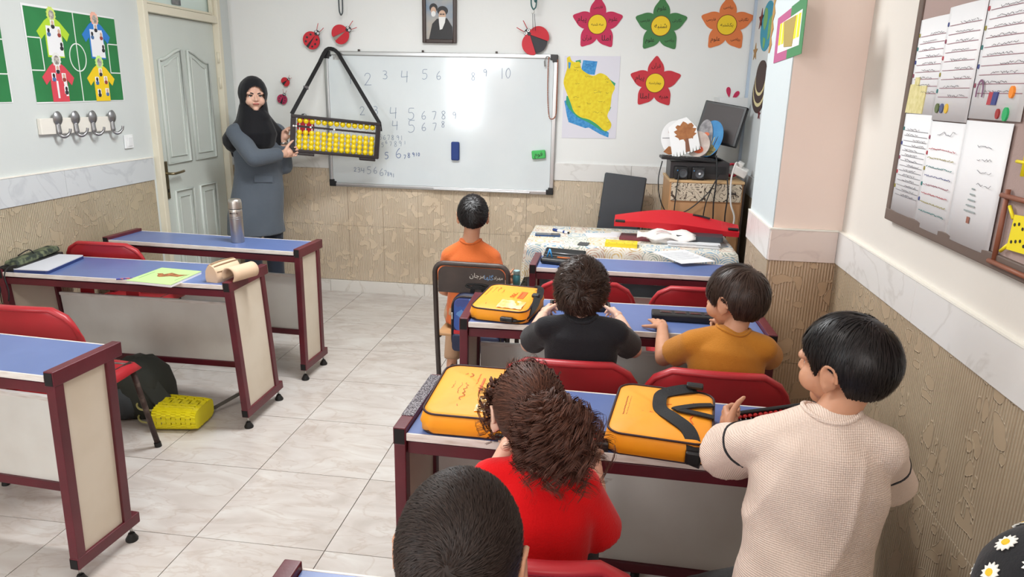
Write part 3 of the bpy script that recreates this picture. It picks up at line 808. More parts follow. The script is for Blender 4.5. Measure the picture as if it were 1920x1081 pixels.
def drape(w, d, z, drop, seed):
    """a cloth over a table w x d: a flat top and wavy hanging sides"""
    mb = MB(); r = random.Random(seed); per = []
    nx, ny = 44, 22
    for i in range(nx): per.append((-w/2+w*i/nx, -d/2, 0, -1))
    for i in range(ny): per.append((w/2, -d/2+d*i/ny, 1, 0))
    for i in range(nx): per.append((w/2-w*i/nx, d/2, 0, 1))
    for i in range(ny): per.append((-w/2, d/2-d*i/ny, -1, 0))
    n = len(per); vs = [(x, y, z) for x, y, _, _ in per]; K = 7; fs = []
    for k in range(1, K+1):
        for i, (x, y, nx_, ny_) in enumerate(per):
            t = k/K; dp = drop(x, y, nx_, ny_)
            wv = (0.010+0.016*t)*t*sin(i*0.85+seed)+0.012*t
            if k == 1: vs.append((x+nx_*0.006, y+ny_*0.006, z-0.008))
            else: vs.append((x+nx_*(0.006+wv), y+ny_*(0.006+wv), z-0.008-(dp-0.008)*(k-1)/(K-1)))
    fs.append(tuple(range(n)))
    for k in range(K):
        for i in range(n):
            j = (i+1) % n; fs.append((k*n+j, k*n+i, (k+1)*n+i, (k+1)*n+j))
    return mb.add(vs, fs)
tc_ = drape(1.206, 0.606, 0.7535, lambda x, y, a, b_: 0.20 if b_ == -1 else (0.30 if a == -1 else 0.12), 3).build('tablecloth', M_cloth, None, smooth=False, angle=60)
tc_.location = (0.13, 4.40, 0)
tag(tc_, 'cream cloth with blue flowers spread over the teacher desk', 'tablecloth')

gc = thing('office_chair', 'charcoal padded chair behind the flowered table', 'chair', (0.10, 5.02, 0), rad(184))
b = MB(); vs = []
b.box((0, -0.19, 0.82), (0.30, 0.045, 0.46), Matrix.Rotation(rad(6), 4, 'X') @ Matrix.Rotation(rad(-6), 4, 'Y'))
b.build('backrest', M_gchair, gc, bevel=0.012, seg=3)
MB().box((0, 0.0, 0.44), (0.38, 0.38, 0.07)).build('seat', M_gchair, gc, bevel=0.02, seg=3)
for sx in (-1, 1):
    MB().tube([(sx*0.15, -0.17, 0.75), (sx*0.16, -0.17, 0.42), (sx*0.17, -0.19, 0.0)], 0.012, n=8).build('leg', M_dark, gc, smooth=True)
    MB().tube([(sx*0.16, 0.16, 0.42), (sx*0.17, 0.18, 0.0)], 0.012, n=8).build('leg', M_dark, gc, smooth=True)

M_wood = mat('pale_brown_board', (190, 146, 104), rough=0.5, c2=(180, 134, 92), scale=3, stretch=(1, 1, 0.15))
M_woodl = mat('pale_edge_board', (206, 170, 124), rough=0.5)
def swirl_mat():
    m = bpy.data.materials.new('scroll_print'); m.use_nodes = True
    nt = m.node_tree; N = nt.nodes; L = nt.links; b = N['Principled BSDF']
    tc = N.new('ShaderNodeTexCoord')
    n = N.new('ShaderNodeTexNoise'); n.inputs['Scale'].default_value = 11; n.inputs['Detail'].default_value = 0.5; n.inputs['Distortion'].default_value = 2.5
    L.new(tc.outputs['Object'], n.inputs['Vector'])
    s = N.new('ShaderNodeMath'); s.operation = 'MULTIPLY'; s.inputs[1].default_value = 26; L.new(n.outputs['Fac'], s.inputs[0])
    w = N.new('ShaderNodeMath'); w.operation = 'SINE'; L.new(s.outputs[0], w.inputs[0])
    r = N.new('ShaderNodeValToRGB'); r.color_ramp.elements[0].position = 0.80; r.color_ramp.elements[1].position = 0.86
    r.color_ramp.elements[0].color = (*lin((206, 192, 170)), 1); r.color_ramp.elements[1].color = (*lin((70, 56, 46)), 1)
    L.new(w.outputs[0], r.inputs['Fac']); L.new(r.outputs['Color'], b.inputs['Base Color']); b.inputs['Roughness'].default_value = 0.5
    return m
cab = thing('cabinet', 'pale brown wooden cabinet with a scroll-printed band in the corner', 'cabinet', (0.615, 5.02, 0), rad(2))
cw, cd_, chh = 0.47, 0.42, 1.06
b = MB(); b.box((0, 0, chh/2), (cw, cd_, chh)); b.build('body', M_wood, cab, bevel=0.002)
MB().box((0.0, -cd_/2-0.006, chh-0.06), (cw-0.02, 0.012, 0.115)).build('drawer', swirl_mat(), cab, bevel=0.002)
b = MB().box((0, -cd_/2-0.005, 0.50), (cw-0.02, 0.010, 0.86)).build('door', M_wood, cab, bevel=0.002)
MB().box((0, 0, chh+0.008), (cw+0.012, cd_+0.012, 0.016)).build('top', M_woodl, cab, bevel=0.002)
MB().box((0.165, -cd_/2-0.016, chh-0.06), (0.05, 0.012, 0.012)).build('handle', M_dark, bpy.data.objects['drawer'], bevel=0.003)
MB().box((cw/2+0.007, 0, chh/2), (0.012, cd_, chh)).build('side_panel', mat('dark_side_board', (52, 40, 36), rough=0.5), cab)
# ------------------------------------------------------------------ whiteboard
YW = YF+0.0095
M_board = mat('whiteboard_enamel', (222, 228, 230), rough=0.12, spec=0.6, c2=(216, 223, 226), scale=2.5)
M_alum = mat('brushed_aluminium', (196, 196, 196), rough=0.3, metal=0.85)
M_ink = mat('faded_marker_ink', (134, 148, 170), rough=0.7)
M_inkb = mat('blue_marker_ink', (70, 96, 150), rough=0.7)
BW, BH = 1.755, 1.005
wbd = thing('whiteboard', 'large whiteboard with faded rows of digits on the front wall', 'whiteboard', (-1.303, YF-0.016, 1.364), 0)
MB().box((0, 0.008, 0), (BW-0.02, 0.016, BH-0.02)).build('board_surface', M_board, wbd)
for s in (-1, 1):
    b = MB(); b.box((0, 0.0, s*(BH/2-0.012)), (BW-0.06, 0.026, 0.030)); b.build('frame_rail', M_alum, wbd, bevel=0.005)
    b = MB(); b.box((s*(BW/2-0.012), 0.0, 0), (0.030, 0.026, BH-0.06)); b.build('frame_rail', M_alum, wbd, bevel=0.005)
for sx in (-1, 1):
    for sz in (-1, 1):
        b = MB(); L_ = [(0.002, 0.002), (-0.052, 0.002), (-0.052, -0.036), (-0.036, -0.036), (-0.036, -0.052), (0.002, -0.052)]
        b.flat([(sx*(BW/2+x), sz*(BH/2+z)) for x, z in L_], 0.016, -0.016)
        b.build('corner_cap', M_black, wbd, bevel=0.004)
for x in (-0.61, -0.12, 0.43):
    MB().box((x, 0.004, BH/2+0.009), (0.016, 0.014, 0.018)).build('wall_clip', M_dark, wbd, bevel=0.003)
MB().box((0.33, -0.012, -BH/2+0.008), (0.75, 0.03, 0.014)).build('pen_ledge', M_alum, wbd, bevel=0.004)
MB().box((-BW/2+0.09, -0.0015, BH/2-0.045), (0.05, 0.002, 0.03)).build('sticker', mat('sticker_pale', (200, 200, 196), c2=(150, 150, 150), scale=60), wbd)
def board_xy(u, v):   # fraction of the 460x280 close-up -> board coordinates
    return (u/1776*460+600-829.5)*0.00408, None
def row(txt, xs, zs, hs, m, nm='digits', w=0.0040):
    for ch, x, z, h in zip(txt, xs, zs, hs):
        mb = MB(); pen(mb, _D[ch], x, z, h, w); mb.build('digit', m, wbd)
def bx(px): return (px-829.5)*0.00408 if False else (-2.18+(px-611)*(1.755/434.5))+1.303
row('12345638910'[:6], [bx(655), bx(687), bx(722), bx(757), bx(797), bx(824)], [0.27, 0.265, 0.31, 0.29, 0.315, 0.315], [0.06, 0.085, 0.06, 0.085, 0.07, 0.06], M_ink)
row('8910', [bx(889), bx(911), bx(940), bx(952)], [0.315, 0.345, 0.33, 0.335], [0.055, 0.05, 0.075, 0.07], M_ink)
row('23456789', [bx(676), bx(702), bx(734), bx(769), bx(795), bx(815), bx(833), bx(854)], [0.045, 0.05, 0.025, 0.02, 0.025, 0.025, 0.03, 0.035], [0.06, 0.06, 0.085, 0.085, 0.06, 0.06, 0.06, 0.05], M_ink)
row('45678', [bx(738), bx(769), bx(795), bx(816), bx(833)], [-0.06, -0.075, -0.06, -0.055, -0.03], [0.07, 0.09, 0.06, 0.055, 0.045], M_ink)
row('567891', [bx(712), bx(720), bx(728), bx(736), bx(746), bx(753)], [-0.135]*6, [0.035]*6, M_ink, w=0.003)
row('567891', [bx(716), bx(724), bx(732), bx(741), bx(750), bx(760)], [-0.19, -0.165, -0.18, -0.185, -0.18, -0.165], [0.03, 0.025, 0.03, 0.04, 0.04, 0.025], M_ink, w=0.003)
row('5678910', [bx(722), bx(744), bx(759), bx(767), bx(776), bx(782), bx(787)], [-0.28, -0.27, -0.275, -0.265, -0.255, -0.25, -0.25], [0.05, 0.075, 0.03, 0.035, 0.03, 0.025, 0.025], M_inkb, w=0.004)
row('23456678910'[:10], [bx(660), bx(667), bx(674), bx(686), bx(699), bx(711), bx(720), bx(726), bx(731), bx(736)], [-0.385, -0.39, -0.395, -0.4, -0.395, -0.41, -0.405, -0.41, -0.415, -0.42], [0.03, 0.035, 0.04, 0.055, 0.05, 0.055, 0.035, 0.03, 0.03, 0.03], M_ink, w=0.004)
# erasers held by magnets on the board
M_navy = mat('navy_felt', (44, 66, 128), rough=0.8, bump=0.2, bscale=120)
M_green = mat('green_foam', (70, 184, 92), rough=0.6)
e = thing('board_eraser', 'dark blue felt eraser stuck on the whiteboard', 'eraser', (-1.174, YF-0.0335, 1.162), 0)
b = MB(); b.box((0, 0, 0), (0.062, 0.03, 0.138)); b.build('felt_pad', M_navy, e, bevel=0.01, seg=3)
MB().box((0, 0.006, 0), (0.05, 0.016, 0.12)).build('backing', M_black, e)
e = thing('board_eraser', 'small green eraser with black lettering on the whiteboard', 'eraser', (-0.54, YF-0.0335, 1.158), 0, rot=(0, rad(-6), 0))
MB().box((0, 0, 0), (0.102, 0.028, 0.062)).build('foam_pad', M_green, e, bevel=0.008, seg=3)
writing(persian('فوم'), 0.04, M_black, e, (0, -0.0148, 0.003), (pi/2, 0, 0), width=0.06)

# ------------------------------------------------------------------ prayer-bead string on the board's right end
M_bead = mat('brown_beads', (160, 92, 62), rough=0.4)
pb = thing('bead_string', 'string of small brown beads hung over the whiteboard right edge', 'beads', (-0.455, YF-0.034, 1.83))
pts = bez([(0.032, -0.004, 0.0), (0.034, -0.004, -0.2), (0.034, -0.004, -0.36), (0.02, -0.006, -0.405), (-0.012, -0.006, -0.405), (-0.026, -0.004, -0.33), (-0.034, -0.004, -0.2), (-0.036, -0.004, -0.02), (-0.03, -0.004, 0.02)], 4)
MB().tube(pts, 0.0022, n=6).build('thread', M_bead, pb, smooth=True)
bm_ = MB().ell((0, 0, 0), (0.0046,)*3, n=8, m=6).mesh('bead', True); bm_.materials.append(M_bead)
acc = 0; last = pts[0]
for p in pts[1:]:
    seg = (p-last).length; k = max(1, int(seg/0.0095))
    for i in range(k):
        o = bpy.data.objects.new('bead', bm_); col.objects.link(o); o.parent = pb; o.location = last.lerp(p, i/k)
    last = p
b = MB(); b.tube(bez([(-0.03, -0.004, 0.02), (-0.05, -0.006, 0.022), (-0.062, -0.006, -0.01), (-0.058, -0.006, -0.045)], 4), [0.003]*8+[0.006]*5, n=6); b.build('tassel', mat('tassel_grey', (140, 140, 138), rough=0.8), pb, smooth=True)

# ------------------------------------------------------------------ portrait
M_brownf = mat('dark_picture_frame', (58, 40, 34), rough=0.4)
pf = thing('picture_frame', 'dark framed portrait of two bearded men above the whiteboard', 'picture', (-1.296, YF-0.012, 2.128))
fw_, fh_ = 0.254, 0.385
for s in (-1, 1):
    MB().box((s*(fw_/2-0.013), 0, 0), (0.026, 0.03, fh_)).build('frame_bar', M_brownf, pf, bevel=0.005)
    MB().box((0, 0, s*(fh_/2-0.013)), (fw_-0.05, 0.03, 0.026)).build('frame_bar', M_brownf, pf, bevel=0.005)
ph = MB().box((0, 0.006, 0), (fw_-0.05, 0.006, fh_-0.05)).build('photo', mat('photo_backdrop', (126, 146, 166), c2=(176, 168, 158), scale=6, rough=0.4), pf)
M_sk0 = mat('print_skin', (206, 172, 148), rough=0.5); M_wh = mat('print_white', (232, 232, 230), rough=0.5); M_bk = mat('print_black', (34, 32, 34), rough=0.5)
def ellp(cx, cz, a, b_, n=20, a0=0, a1=360): return [(cx+a*cos(rad(a0+(a1-a0)*i/n)), cz+b_*sin(rad(a0+(a1-a0)*i/n))) for i in range(n+(0 if a1-a0 == 360 else 1))]
def prt(nm, pts, m, par, d): return MB().flat(pts, 0.003, -d).build(nm, m, par)
prt('robe', [(-0.08, -0.165), (-0.055, -0.06), (-0.02, -0.025), (0.055, -0.02), (0.095, -0.08), (0.098, -0.165)], M_bk, ph, 0.0002)
prt('turban', ellp(-0.045, 0.05, 0.030, 0.030), M_bk, ph, 0.0004); prt('face', ellp(-0.045, 0.03, 0.02, 0.027), M_sk0, ph, 0.0006); prt('beard', ellp(-0.045, 0.008, 0.017, 0.02), M_wh, ph, 0.0008)
prt('turban', ellp(0.022, 0.03, 0.040, 0.032), M_bk, ph, 0.0010); prt('face', ellp(0.02, 0.0, 0.027, 0.034), M_sk0, ph, 0.0012); prt('beard', [(-0.006, -0.012), (0.046, -0.012), (0.04, -0.05), (0.02, -0.095), (0.002, -0.10), (-0.004, -0.05)], M_wh, ph, 0.0014)
prt('spectacles', ellp(0.010, 0.006, 0.009, 0.005)+ellp(0.030, 0.006, 0.009, 0.005), mat('print_grey', (90, 80, 76)), ph, 0.0016)

# ------------------------------------------------------------------ paper flowers with the days of the week
M_yel = mat('paper_yellow', (240, 204, 40), rough=0.7); M_pink = mat('paper_crimson', (196, 40, 84), rough=0.7); M_grn = mat('paper_green', (66, 124, 72), rough=0.7)
M_org = mat('paper_orange', (222, 122, 66), rough=0.7); M_redp = mat('paper_red', (198, 48, 60), rough=0.7); M_pen = mat('pen_black', (36, 26, 28), rough=0.7); M_paper = mat('paper_white', (234, 234, 236), rough=0.75)
M_outl = mat('paper_outline', (120, 46, 30), rough=0.7)
def flower(label, x, z, R, m, day, words, a0=90):
    t = thing('paper_flower', label, 'flower', (x, YW-0.001, z), 0, 'paper flowers on the front wall')
    for k in range(5):
        a = a0+72*k
        side = [(0.0, 0.06), (0.25, 0.36), (0.45, 0.47), (0.65, 0.42), (0.82, 0.25), (1.0, 0.0)]
        pts = [(u, w) for u, w in side]+[(u, -w) for u, w in reversed(side[:-1])]
        pts = [(p.x, p.y) for p in bez([(u, w, 0) for u, w in pts], 3)][:-1]
        q = [(R*(u*cos(rad(a))-w*0.66*sin(rad(a))), R*(u*sin(rad(a))+w*0.66*cos(rad(a)))) for u, w in pts]
        p = MB().flat(q, 0.0, -0.0022-0.0004*k).build('petal', m, t)
        if words[k]:
            writing(persian(words[k]), R*0.26, M_pen, p, (R*0.62*cos(rad(a)), -0.0029-0.0004*k, R*0.62*sin(rad(a))), (pi/2, 0, 0), width=R*0.34)
    c = MB().flat(ellp(0, 0, R*0.365, R*0.365, 28), 0, -0.0056).build('centre', M_outl, t)
    MB().flat(ellp(0, 0, R*0.345, R*0.345, 28), 0, -0.0062).build('centre_disc', M_yel, c)
    writing(persian(day), R*0.27, M_pen, c, (0, -0.0066, 0), (pi/2, 0, 0), width=R*0.46)
    return t
flower('crimson paper flower with a yellow centre, above the map drawing', -0.155, 2.078, 0.185, M_pink, 'سه شنبه', ['فارسی', 'پیام', 'قرآن', 'املا', 'علوم'])
flower('green paper flower between the crimson and orange ones', 0.288, 2.072, 0.187, M_grn, 'شنبه', ['علوم', 'فارسی', 'علوم', 'ریاضی', 'نگارش'])
flower('orange paper flower, rightmost of the top row', 0.738, 2.083, 0.186, M_org, 'یکشنبه', ['ریاضی', 'فارسی', 'علوم', 'ریاضی', 'نگارش'])
flower('red paper flower alone below the green one', 0.277, 1.687, 0.186, M_redp, 'چهارشنبه', ['قرآن', 'پیام', 'املا', 'هدیه', ''])

# ------------------------------------------------------------------ coloured map drawing
mp_ = thing('map_poster', 'white sheet with a yellow and blue coloured map of a country', 'poster', (-0.178, YW-0.001, 1.575))
MB().flat([(-0.2, 0.287), (0.2, 0.291), (0.199, -0.287), (-0.199, -0.293)], 0, -0.0016).build('sheet', mat('paper_lilac', (222, 220, 230), rough=0.75), mp_)
def mpt(u, v): return ((u-452)/1000*1.25, (548-v)/1000*1.25)   # close-up pixel -> sheet metres
def mpoly(nm, pts, m, d): return MB().flat([mpt(*p) for p in pts], 0, -d).build(nm, m, mp_)
M_sea = mat('crayon_blue', (52, 132, 196), rough=0.8, c2=(84, 160, 214), scale=60); M_land = mat('crayon_yellow', (236, 216, 54), rough=0.8, c2=(226, 198, 40), scale=40); M_gr2 = mat('crayon_green', (60, 160, 116), rough=0.8)
sea = [(300, 570), (325, 560), (340, 610), (390, 655), (450, 675), (520, 710), (570, 745), (568, 772), (520, 755), (450, 718), (430, 722), (330, 690), (318, 650)]
mpoly('gulf', sea, M_sea, 0.0020); mpoly('lake', [(400, 340), (482, 346), (470, 420), (440, 418), (390, 400)], M_sea, 0.0020)
mpoly('green_border', [(312, 540), (330, 545), (350, 600), (400, 645), (460, 665), (545, 720), (560, 745), (520, 730), (450, 690), (380, 660), (330, 615), (310, 580)], M_gr2, 0.0024)
mpoly('green_border', [(355, 345), (385, 338), (388, 356), (365, 360)], M_gr2, 0.0024); mpoly('green_border', [(540, 432), (592, 465), (588, 480), (560, 470)], M_gr2, 0.0022); mpoly('green_border', [(560, 600), (575, 598), (565, 622)], M_gr2, 0.0022)
land = [(305, 330), (322, 320), (332, 342), (352, 352), (380, 350), (390, 385), (412, 405), (460, 426), (500, 410), (540, 425), (570, 460), (590, 490), (575, 530), (570, 600), (555, 650), (580, 690), (575, 722), (545, 735), (500, 700), (450, 672), (400, 660), (360, 630), (338, 580), (315, 530), (292, 470), (300, 420), (310, 380)]
lo_ = MB().flat([(p.x, p.y) for p in bez([(*mpt(*p), 0) for p in land+land[:1]], 3)][:-1], 0, -0.0028).build('land', M_land, mp_)
MB().flat([mpt(*p) for p in [(314, 352), (330, 355), (326, 385), (318, 390)]], 0, -0.0032).build('small_lake', M_sea, mp_)
b = MB()
for k, (u, v, L_) in enumerate([(350, 380, 40), (350, 395, 25), (415, 430, 45), (360, 470, 25), (350, 545, 35), (470, 510, 45), (470, 520, 40), (530, 440, 20), (540, 520, 15), (470, 630, 55), (380, 600, 15), (500, 570, 35), (555, 685, 20), (430, 580, 25), (540, 460, 14)]):
    x, z = mpt(u, v); scrib(b, x, z, L_*0.00125, 0.014, 0.0016, -0.0031, k)
b.build('city_names', mat('pen_brown', (96, 70, 30)), mp_)
b = MB(); x, z = mpt(420, 372)
for k in range(2): scrib(b, x-0.01, z-0.012*k+0.01, 0.05, 0.016, 0.0016, -0.0024, 40+k)
b.build('sea_name', mat('pen_blue', (36, 80, 140)), mp_)

# ------------------------------------------------------------------ ladybirds
M_lred = mat('card_red', (200, 36, 50), rough=0.6); M_lblk = mat('card_black', (44, 44, 50), rough=0.6); M_lgrey = mat('card_grey', (150, 146, 136), rough=0.7)
M_lpink = mat('card_magenta', (178, 40, 84), rough=0.6); M_eye = mat('eye_white', (240, 240, 240), rough=0.4)
def ladybird(label, x, z, R, ang, spread=12, body=None, wing=None, ant=True, gap=0.0, off=0.03, spots=True):
    """ang = direction of the head in the wall plane (degrees)"""
    t = thing('ladybird', label, 'decoration', (x, YW-off, z), 0, 'card ladybirds on the front wall', rot=(0, -rad(ang-90), 0))
    MB().flat(ellp(0, 0, R, R, 28), off-0.001 if off < 0.012 else 0.004, -0.002).build('body', body or M_lblk, t)
    for s in (-1, 1):
        pts = [(0, R*0.95)]+[(s*R*sin(rad(a)), R*cos(rad(a))) for a in range(10, 171, 10)]+[(0, -R*0.93)]
        a = rad(spread)*s
        q = [(x_*cos(a)+(z_-R*0.9)*sin(a)*-1+0, R*0.9+(z_-R*0.9)*cos(a)+x_*sin(a)) for x_, z_ in pts]
        w_ = MB().flat(q, -0.004, -0.007).build('wing', wing or M_lred, t)
        w_.rotation_euler = (0, 0, s*rad(-9)); 
        if spots:
            for k, (sx, sz) in enumerate(((0.45, 0.45), (0.55, -0.1), (0.36, -0.55))):
                cx, cz = s*R*sx, R*sz
                qx, qz = cx*cos(a)-(cz-R*0.9)*sin(a), R*0.9+(cz-R*0.9)*cos(a)+cx*sin(a)
                MB().flat(ellp(qx, qz, R*0.13, R*0.13, 12), -0.006, -0.0082).build('spot', M_lblk, w_)
    hh = MB().flat(ellp(0, R*1.12, R*0.36, R*0.32, 20), -0.002, -0.009).build('head', M_lblk, t)
    for s in (-1, 1):
        ey = MB().flat(ellp(s*R*0.17, R*1.2, R*0.14, R*0.14, 14), -0.009, -0.012).build('eye', M_eye, hh)
        MB().flat(ellp(s*R*0.17, R*1.22, R*0.055, R*0.055, 8), -0.012, -0.0135).build('pupil', M_lblk, hh)
        if ant: MB().tube([(s*R*0.18, -0.006, R*1.36), (s*R*0.32, -0.012, R*1.78), (s*R*0.42, -0.018, R*2.15)], R*0.035, n=6).build('antenna', M_lred, t, smooth=True)
    return t
ladybird('red spotted ladybird left of the hanging cord above the whiteboard corner', -2.272, 1.94, 0.062, 52, 6)
ladybird('red ladybird on a grey disc above the whiteboard top left', -2.045, 1.985, 0.064, 32, 8, body=M_lgrey, spots=False)
ladybird('red ladybird with open wings above the whiteboard top right', -0.583, 1.955, 0.078, 136, 26, spots=False)
ladybird('tiny red ladybird right of the teacher, upper of two', -2.507, 1.638, 0.030, 40, 14, spots=False, off=0.012)
ladybird('tiny magenta ladybird right of the teacher, lower of two', -2.54, 1.508, 0.036, 68, 10, wing=M_lpink, off=0.012)
ladybird('red ladybird seen behind the abacus rods', -2.362, 1.312, 0.066, 100, 4, ant=False, off=0.012, spots=False)
# cords hanging from the ceiling
M_cord = mat('green_cord', (60, 104, 104), rough=0.7); M_cordd = mat('dark_cord', (76, 82, 86), rough=0.7)
def cord(label, x, y, z, w, m, ztop=ZC-0.001, hook=False, knots=False):
    t = thing('hanging_cord', label, 'cord', (x, y, z))
    MB().tube(bez([(-w*0.7, 0, ztop-z), (-w*0.8, 0, 0.3), (-w, 0, 0.06), (-w*0.4, 0, 0.006), (w*0.3, 0, 0.004), (w*0.9, 0, 0.05), (w*0.9, 0, 0.3), (w*0.6, 0, ztop-z)], 6), 0.005, n=6).build('loop', m, t, smooth=True)
    if hook:
        MB().tube([(0, 0, 0), (0.006, -0.002, -0.02), (-0.008, -0.002, -0.032), (-0.012, 0, -0.024)], 0.002, n=6).build('hook', M_steel, t, smooth=True)
        for s in (-1, 1): MB().tube([(s*0.006, 0, -0.03), (s*0.009+0.004, 0.03, -0.14)], 0.0018, n=6).build('thread', M_cordd, t, smooth=True)
    if knots:
        MB().tube(bez([(w*0.4, -0.006, 0.25), (w*0.2, -0.008, 0.10), (w*0.5, -0.008, 0.045), (w*0.8, -0.006, 0.1), (w*0.5, -0.006, 0.25)], 5), 0.005, n=6).build('inner_loop', m, t, smooth=True)
    return t
cord('dark cord loop hanging above the whiteboard left corner', -2.018, YF-0.07, 2.118, 0.014, M_cordd)
cord('teal cord loop with a hook above the right ladybird', -0.600, YF-0.10, 2.165, 0.020, M_cord, hook=True, knots=True)

# ------------------------------------------------------------------ the left wall: football posters, hook rail, switch
M_pitch = mat('pitch_green', (42, 128, 70), rough=0.7, c2=(36, 116, 62), scale=4); M_wline = mat('white_line', (226, 232, 226), rough=0.7)
JERS = [(0.265, 0.72, (178, 214, 50), True), (0.745, 0.735, (44, 122, 200), True), (0.255, 0.235, (214, 70, 84), False), (0.74, 0.235, (238, 202, 24), False)]
def pitch_poster(label, y, z, W, H):
    t = thing('football_poster', label, 'poster', (XL+0.001, y, z), pi/2)
    MB().flat([(-W/2-0.012, H/2+0.012), (W/2, H/2+0.004), (W/2+0.008, -H/2), (-W/2, -H/2-0.008)], 0, -0.002).build('white_border', M_paper, t)
    s = MB().flat([(-W/2, H/2), (W/2, H/2-0.004), (W/2, -H/2+0.004), (-W/2, -H/2)], 0, -0.003).build('sheet', M_pitch, t)
    b = MB(); b.ribbon([(0, -0.0035, H/2), (0, -0.0035, -H/2)], 0.006, 0.001, (0, -1, 0)); b.build('halfway_line', M_wline, t)
    b = MB(); P = ellp(0, 0, 0.062, 0.072, 36); b.ribbon([(x, -0.0036, z_) for x, z_ in P+P[:1]], 0.006, 0.001, (0, -1, 0)); b.build('centre_circle', M_wline, t)
    for sx in (-1, 1):
        b = MB(); b.ribbon([(sx*W/2, -0.0036, 0.085), (sx*(W/2-0.085), -0.0036, 0.085)], 0.006, 0.001, (0, -1, 0)); b.ribbon([(sx*(W/2-0.085), -0.0036, 0.085), (sx*(W/2-0.085), -0.0036, -0.075)], 0.006, 0.001, (0, -1, 0)); b.ribbon([(sx*W/2, -0.0036, -0.075), (sx*(W/2-0.085), -0.0036, -0.075)], 0.006, 0.001, (0, -1, 0)); b.build('penalty_box', M_wline, t)
    for q, (u, v, c, card) in enumerate(JERS):
        cx, cz = (u-0.5)*W, (v-0.5)*H; k = 0.095
        sh = [(-0.55, 0.75), (-0.2, 0.95), (0.2, 0.95), (0.55, 0.75), (1.2, 0.15), (0.95, -0.25), (0.62, 0.05), (0.62, -1.15), (-0.62, -1.15), (-0.62, 0.05), (-0.95, -0.25), (-1.2, 0.15)]
        j = MB().flat([(cx+x*k, cz+z_*k) for x, z_ in sh], 0, -0.005).build('jersey', mat('jersey_%d' % q, c, rough=0.7), t)
        hc = [(cx+(0.30+0.05*(i % 2))*k*cos(rad(i*15)), cz+1.1*k+(0.36+0.05*(i % 2))*k*sin(rad(i*15))) for i in range(24)]
        MB().flat(hc, 0, -0.006).build('scalloped_head', mat('head_rim_%d' % q, [(206, 226, 110), (240, 180, 160), (226, 226, 222), (200, 236, 130)][q], rough=0.7), j)
        MB().flat(ellp(cx, cz+1.08*k, 0.2*k, 0.25*k, 14), 0, -0.0068).build('head_photo', mat('head_pale', (206, 200, 190), c2=(120, 112, 108), scale=70), j)
        if card: MB().flat([(cx-0.52*k, cz+0.5*k), (cx+0.52*k, cz+0.5*k), (cx+0.6*k, cz-1.08*k), (cx-0.55*k, cz-1.05*k)], 0, -0.0056).build('white_card', M_paper, j)
        spots_ = [(0, 0.62), (-0.36, 0.2), (0.4, 0.2), (0.46, -0.5)] if q != 3 else [(0, 0.55), (-0.38, 0.05), (0.38, 0.1), (-0.3, -0.65), (0.4, -0.6)]
        for i, (a, b_) in enumerate(spots_):
            px_, pz_ = cx+a*k, cz+b_*k
            f_ = MB().flat([(px_-0.15*k, pz_+0.2*k), (px_+0.15*k, pz_+0.2*k), (px_+0.15*k, pz_-0.22*k), (px_-0.15*k, pz_-0.22*k)], 0, -0.0062).build('child_photo', M_paper, j)
            MB().flat(ellp(px_, pz_-0.15*k, 0.14*k, 0.12*k, 10), 0, -0.0066).build('photo_shirt', mat('photo_shirt_%d' % (i % 3), [(40, 40, 46), (70, 110, 160), (150, 60, 50)][i % 3]), j)
            MB().flat(ellp(px_, pz_+0.05*k, 0.09*k, 0.12*k, 10), 0, -0.0070).build('photo_face', M_bk if i % 2 else M_sk0, j)
        if q == 2:
            writing('1', 0.13, M_paper, j, (cx-0.16*k, -0.0056, cz-0.55*k), (pi/2, 0, 0), name='number')
            MB().flat([(cx+0.28*k, cz+0.3*k), (cx+0.55*k, cz+0.3*k), (cx+0.6*k, cz-0.85*k), (cx+0.42*k, cz-0.85*k)], 0, -0.0056).build('white_strip', M_paper, j)
    return t
pitch_poster('football pitch poster with four paper jerseys above the hook rail', 3.768, 1.738, 0.68, 0.465)
pitch_poster('football pitch poster cut off at the left edge of the wall', 2.93, 1.715, 0.68, 0.42)
M_rail = mat('cream_board', (232, 228, 218), rough=0.5); M_hook = mat('satin_nickel', (150, 150, 152), rough=0.35, metal=0.9)
hr = thing('hook_rail', 'cream wooden rail with four metal coat hooks', 'coat rack', (XL+0.001, 3.69, 1.392), pi/2, rot=(0, rad(0.6), pi/2))
MB().box((0, -0.011, -0.012), (0.56, 0.022, 0.082)).build('board', M_rail, hr, bevel=0.003)
for k, x in enumerate((-0.165, -0.035, 0.10, 0.262)):
    h = MB().lathe([(0.028, 0), (0.030, 0.008), (0.022, 0.016), (0.0, 0.020)], 18, Matrix.Translation((x, -0.022, 0.028)) @ Matrix.Rotation(pi/2, 4, 'X') @ Matrix.Diagonal((1, 1.25, 1, 1))).build('hook_plate', M_hook, hr, smooth=False, angle=40)
    b = MB(); b.tube(bez([(x-0.004, -0.026, 0.0), (x-0.006, -0.03, -0.035), (x-0.004, -0.036, -0.062), (x+0.012, -0.050, -0.066), (x+0.034, -0.060, -0.045), (x+0.038, -0.062, -0.026)], 5), [0.013]*8+[0.009]*10+[0.007]*8, n=8); b.build('hook', M_hook, h, smooth=True)
M_sw = mat('switch_white', (236, 238, 238), rough=0.35)
sw = thing('light_switch', 'white light switch beside the door', 'switch', (XL+0.001, 4.105, 1.263), pi/2)
MB().box((0, -0.006, 0), (0.078, 0.012, 0.082)).build('plate', M_sw, sw, bevel=0.004)
MB().box((0.002, -0.014, 0.0), (0.042, 0.008, 0.056), Matrix.Rotation(rad(5), 4, 'X')).build('rocker', M_sw, sw, bevel=0.003)

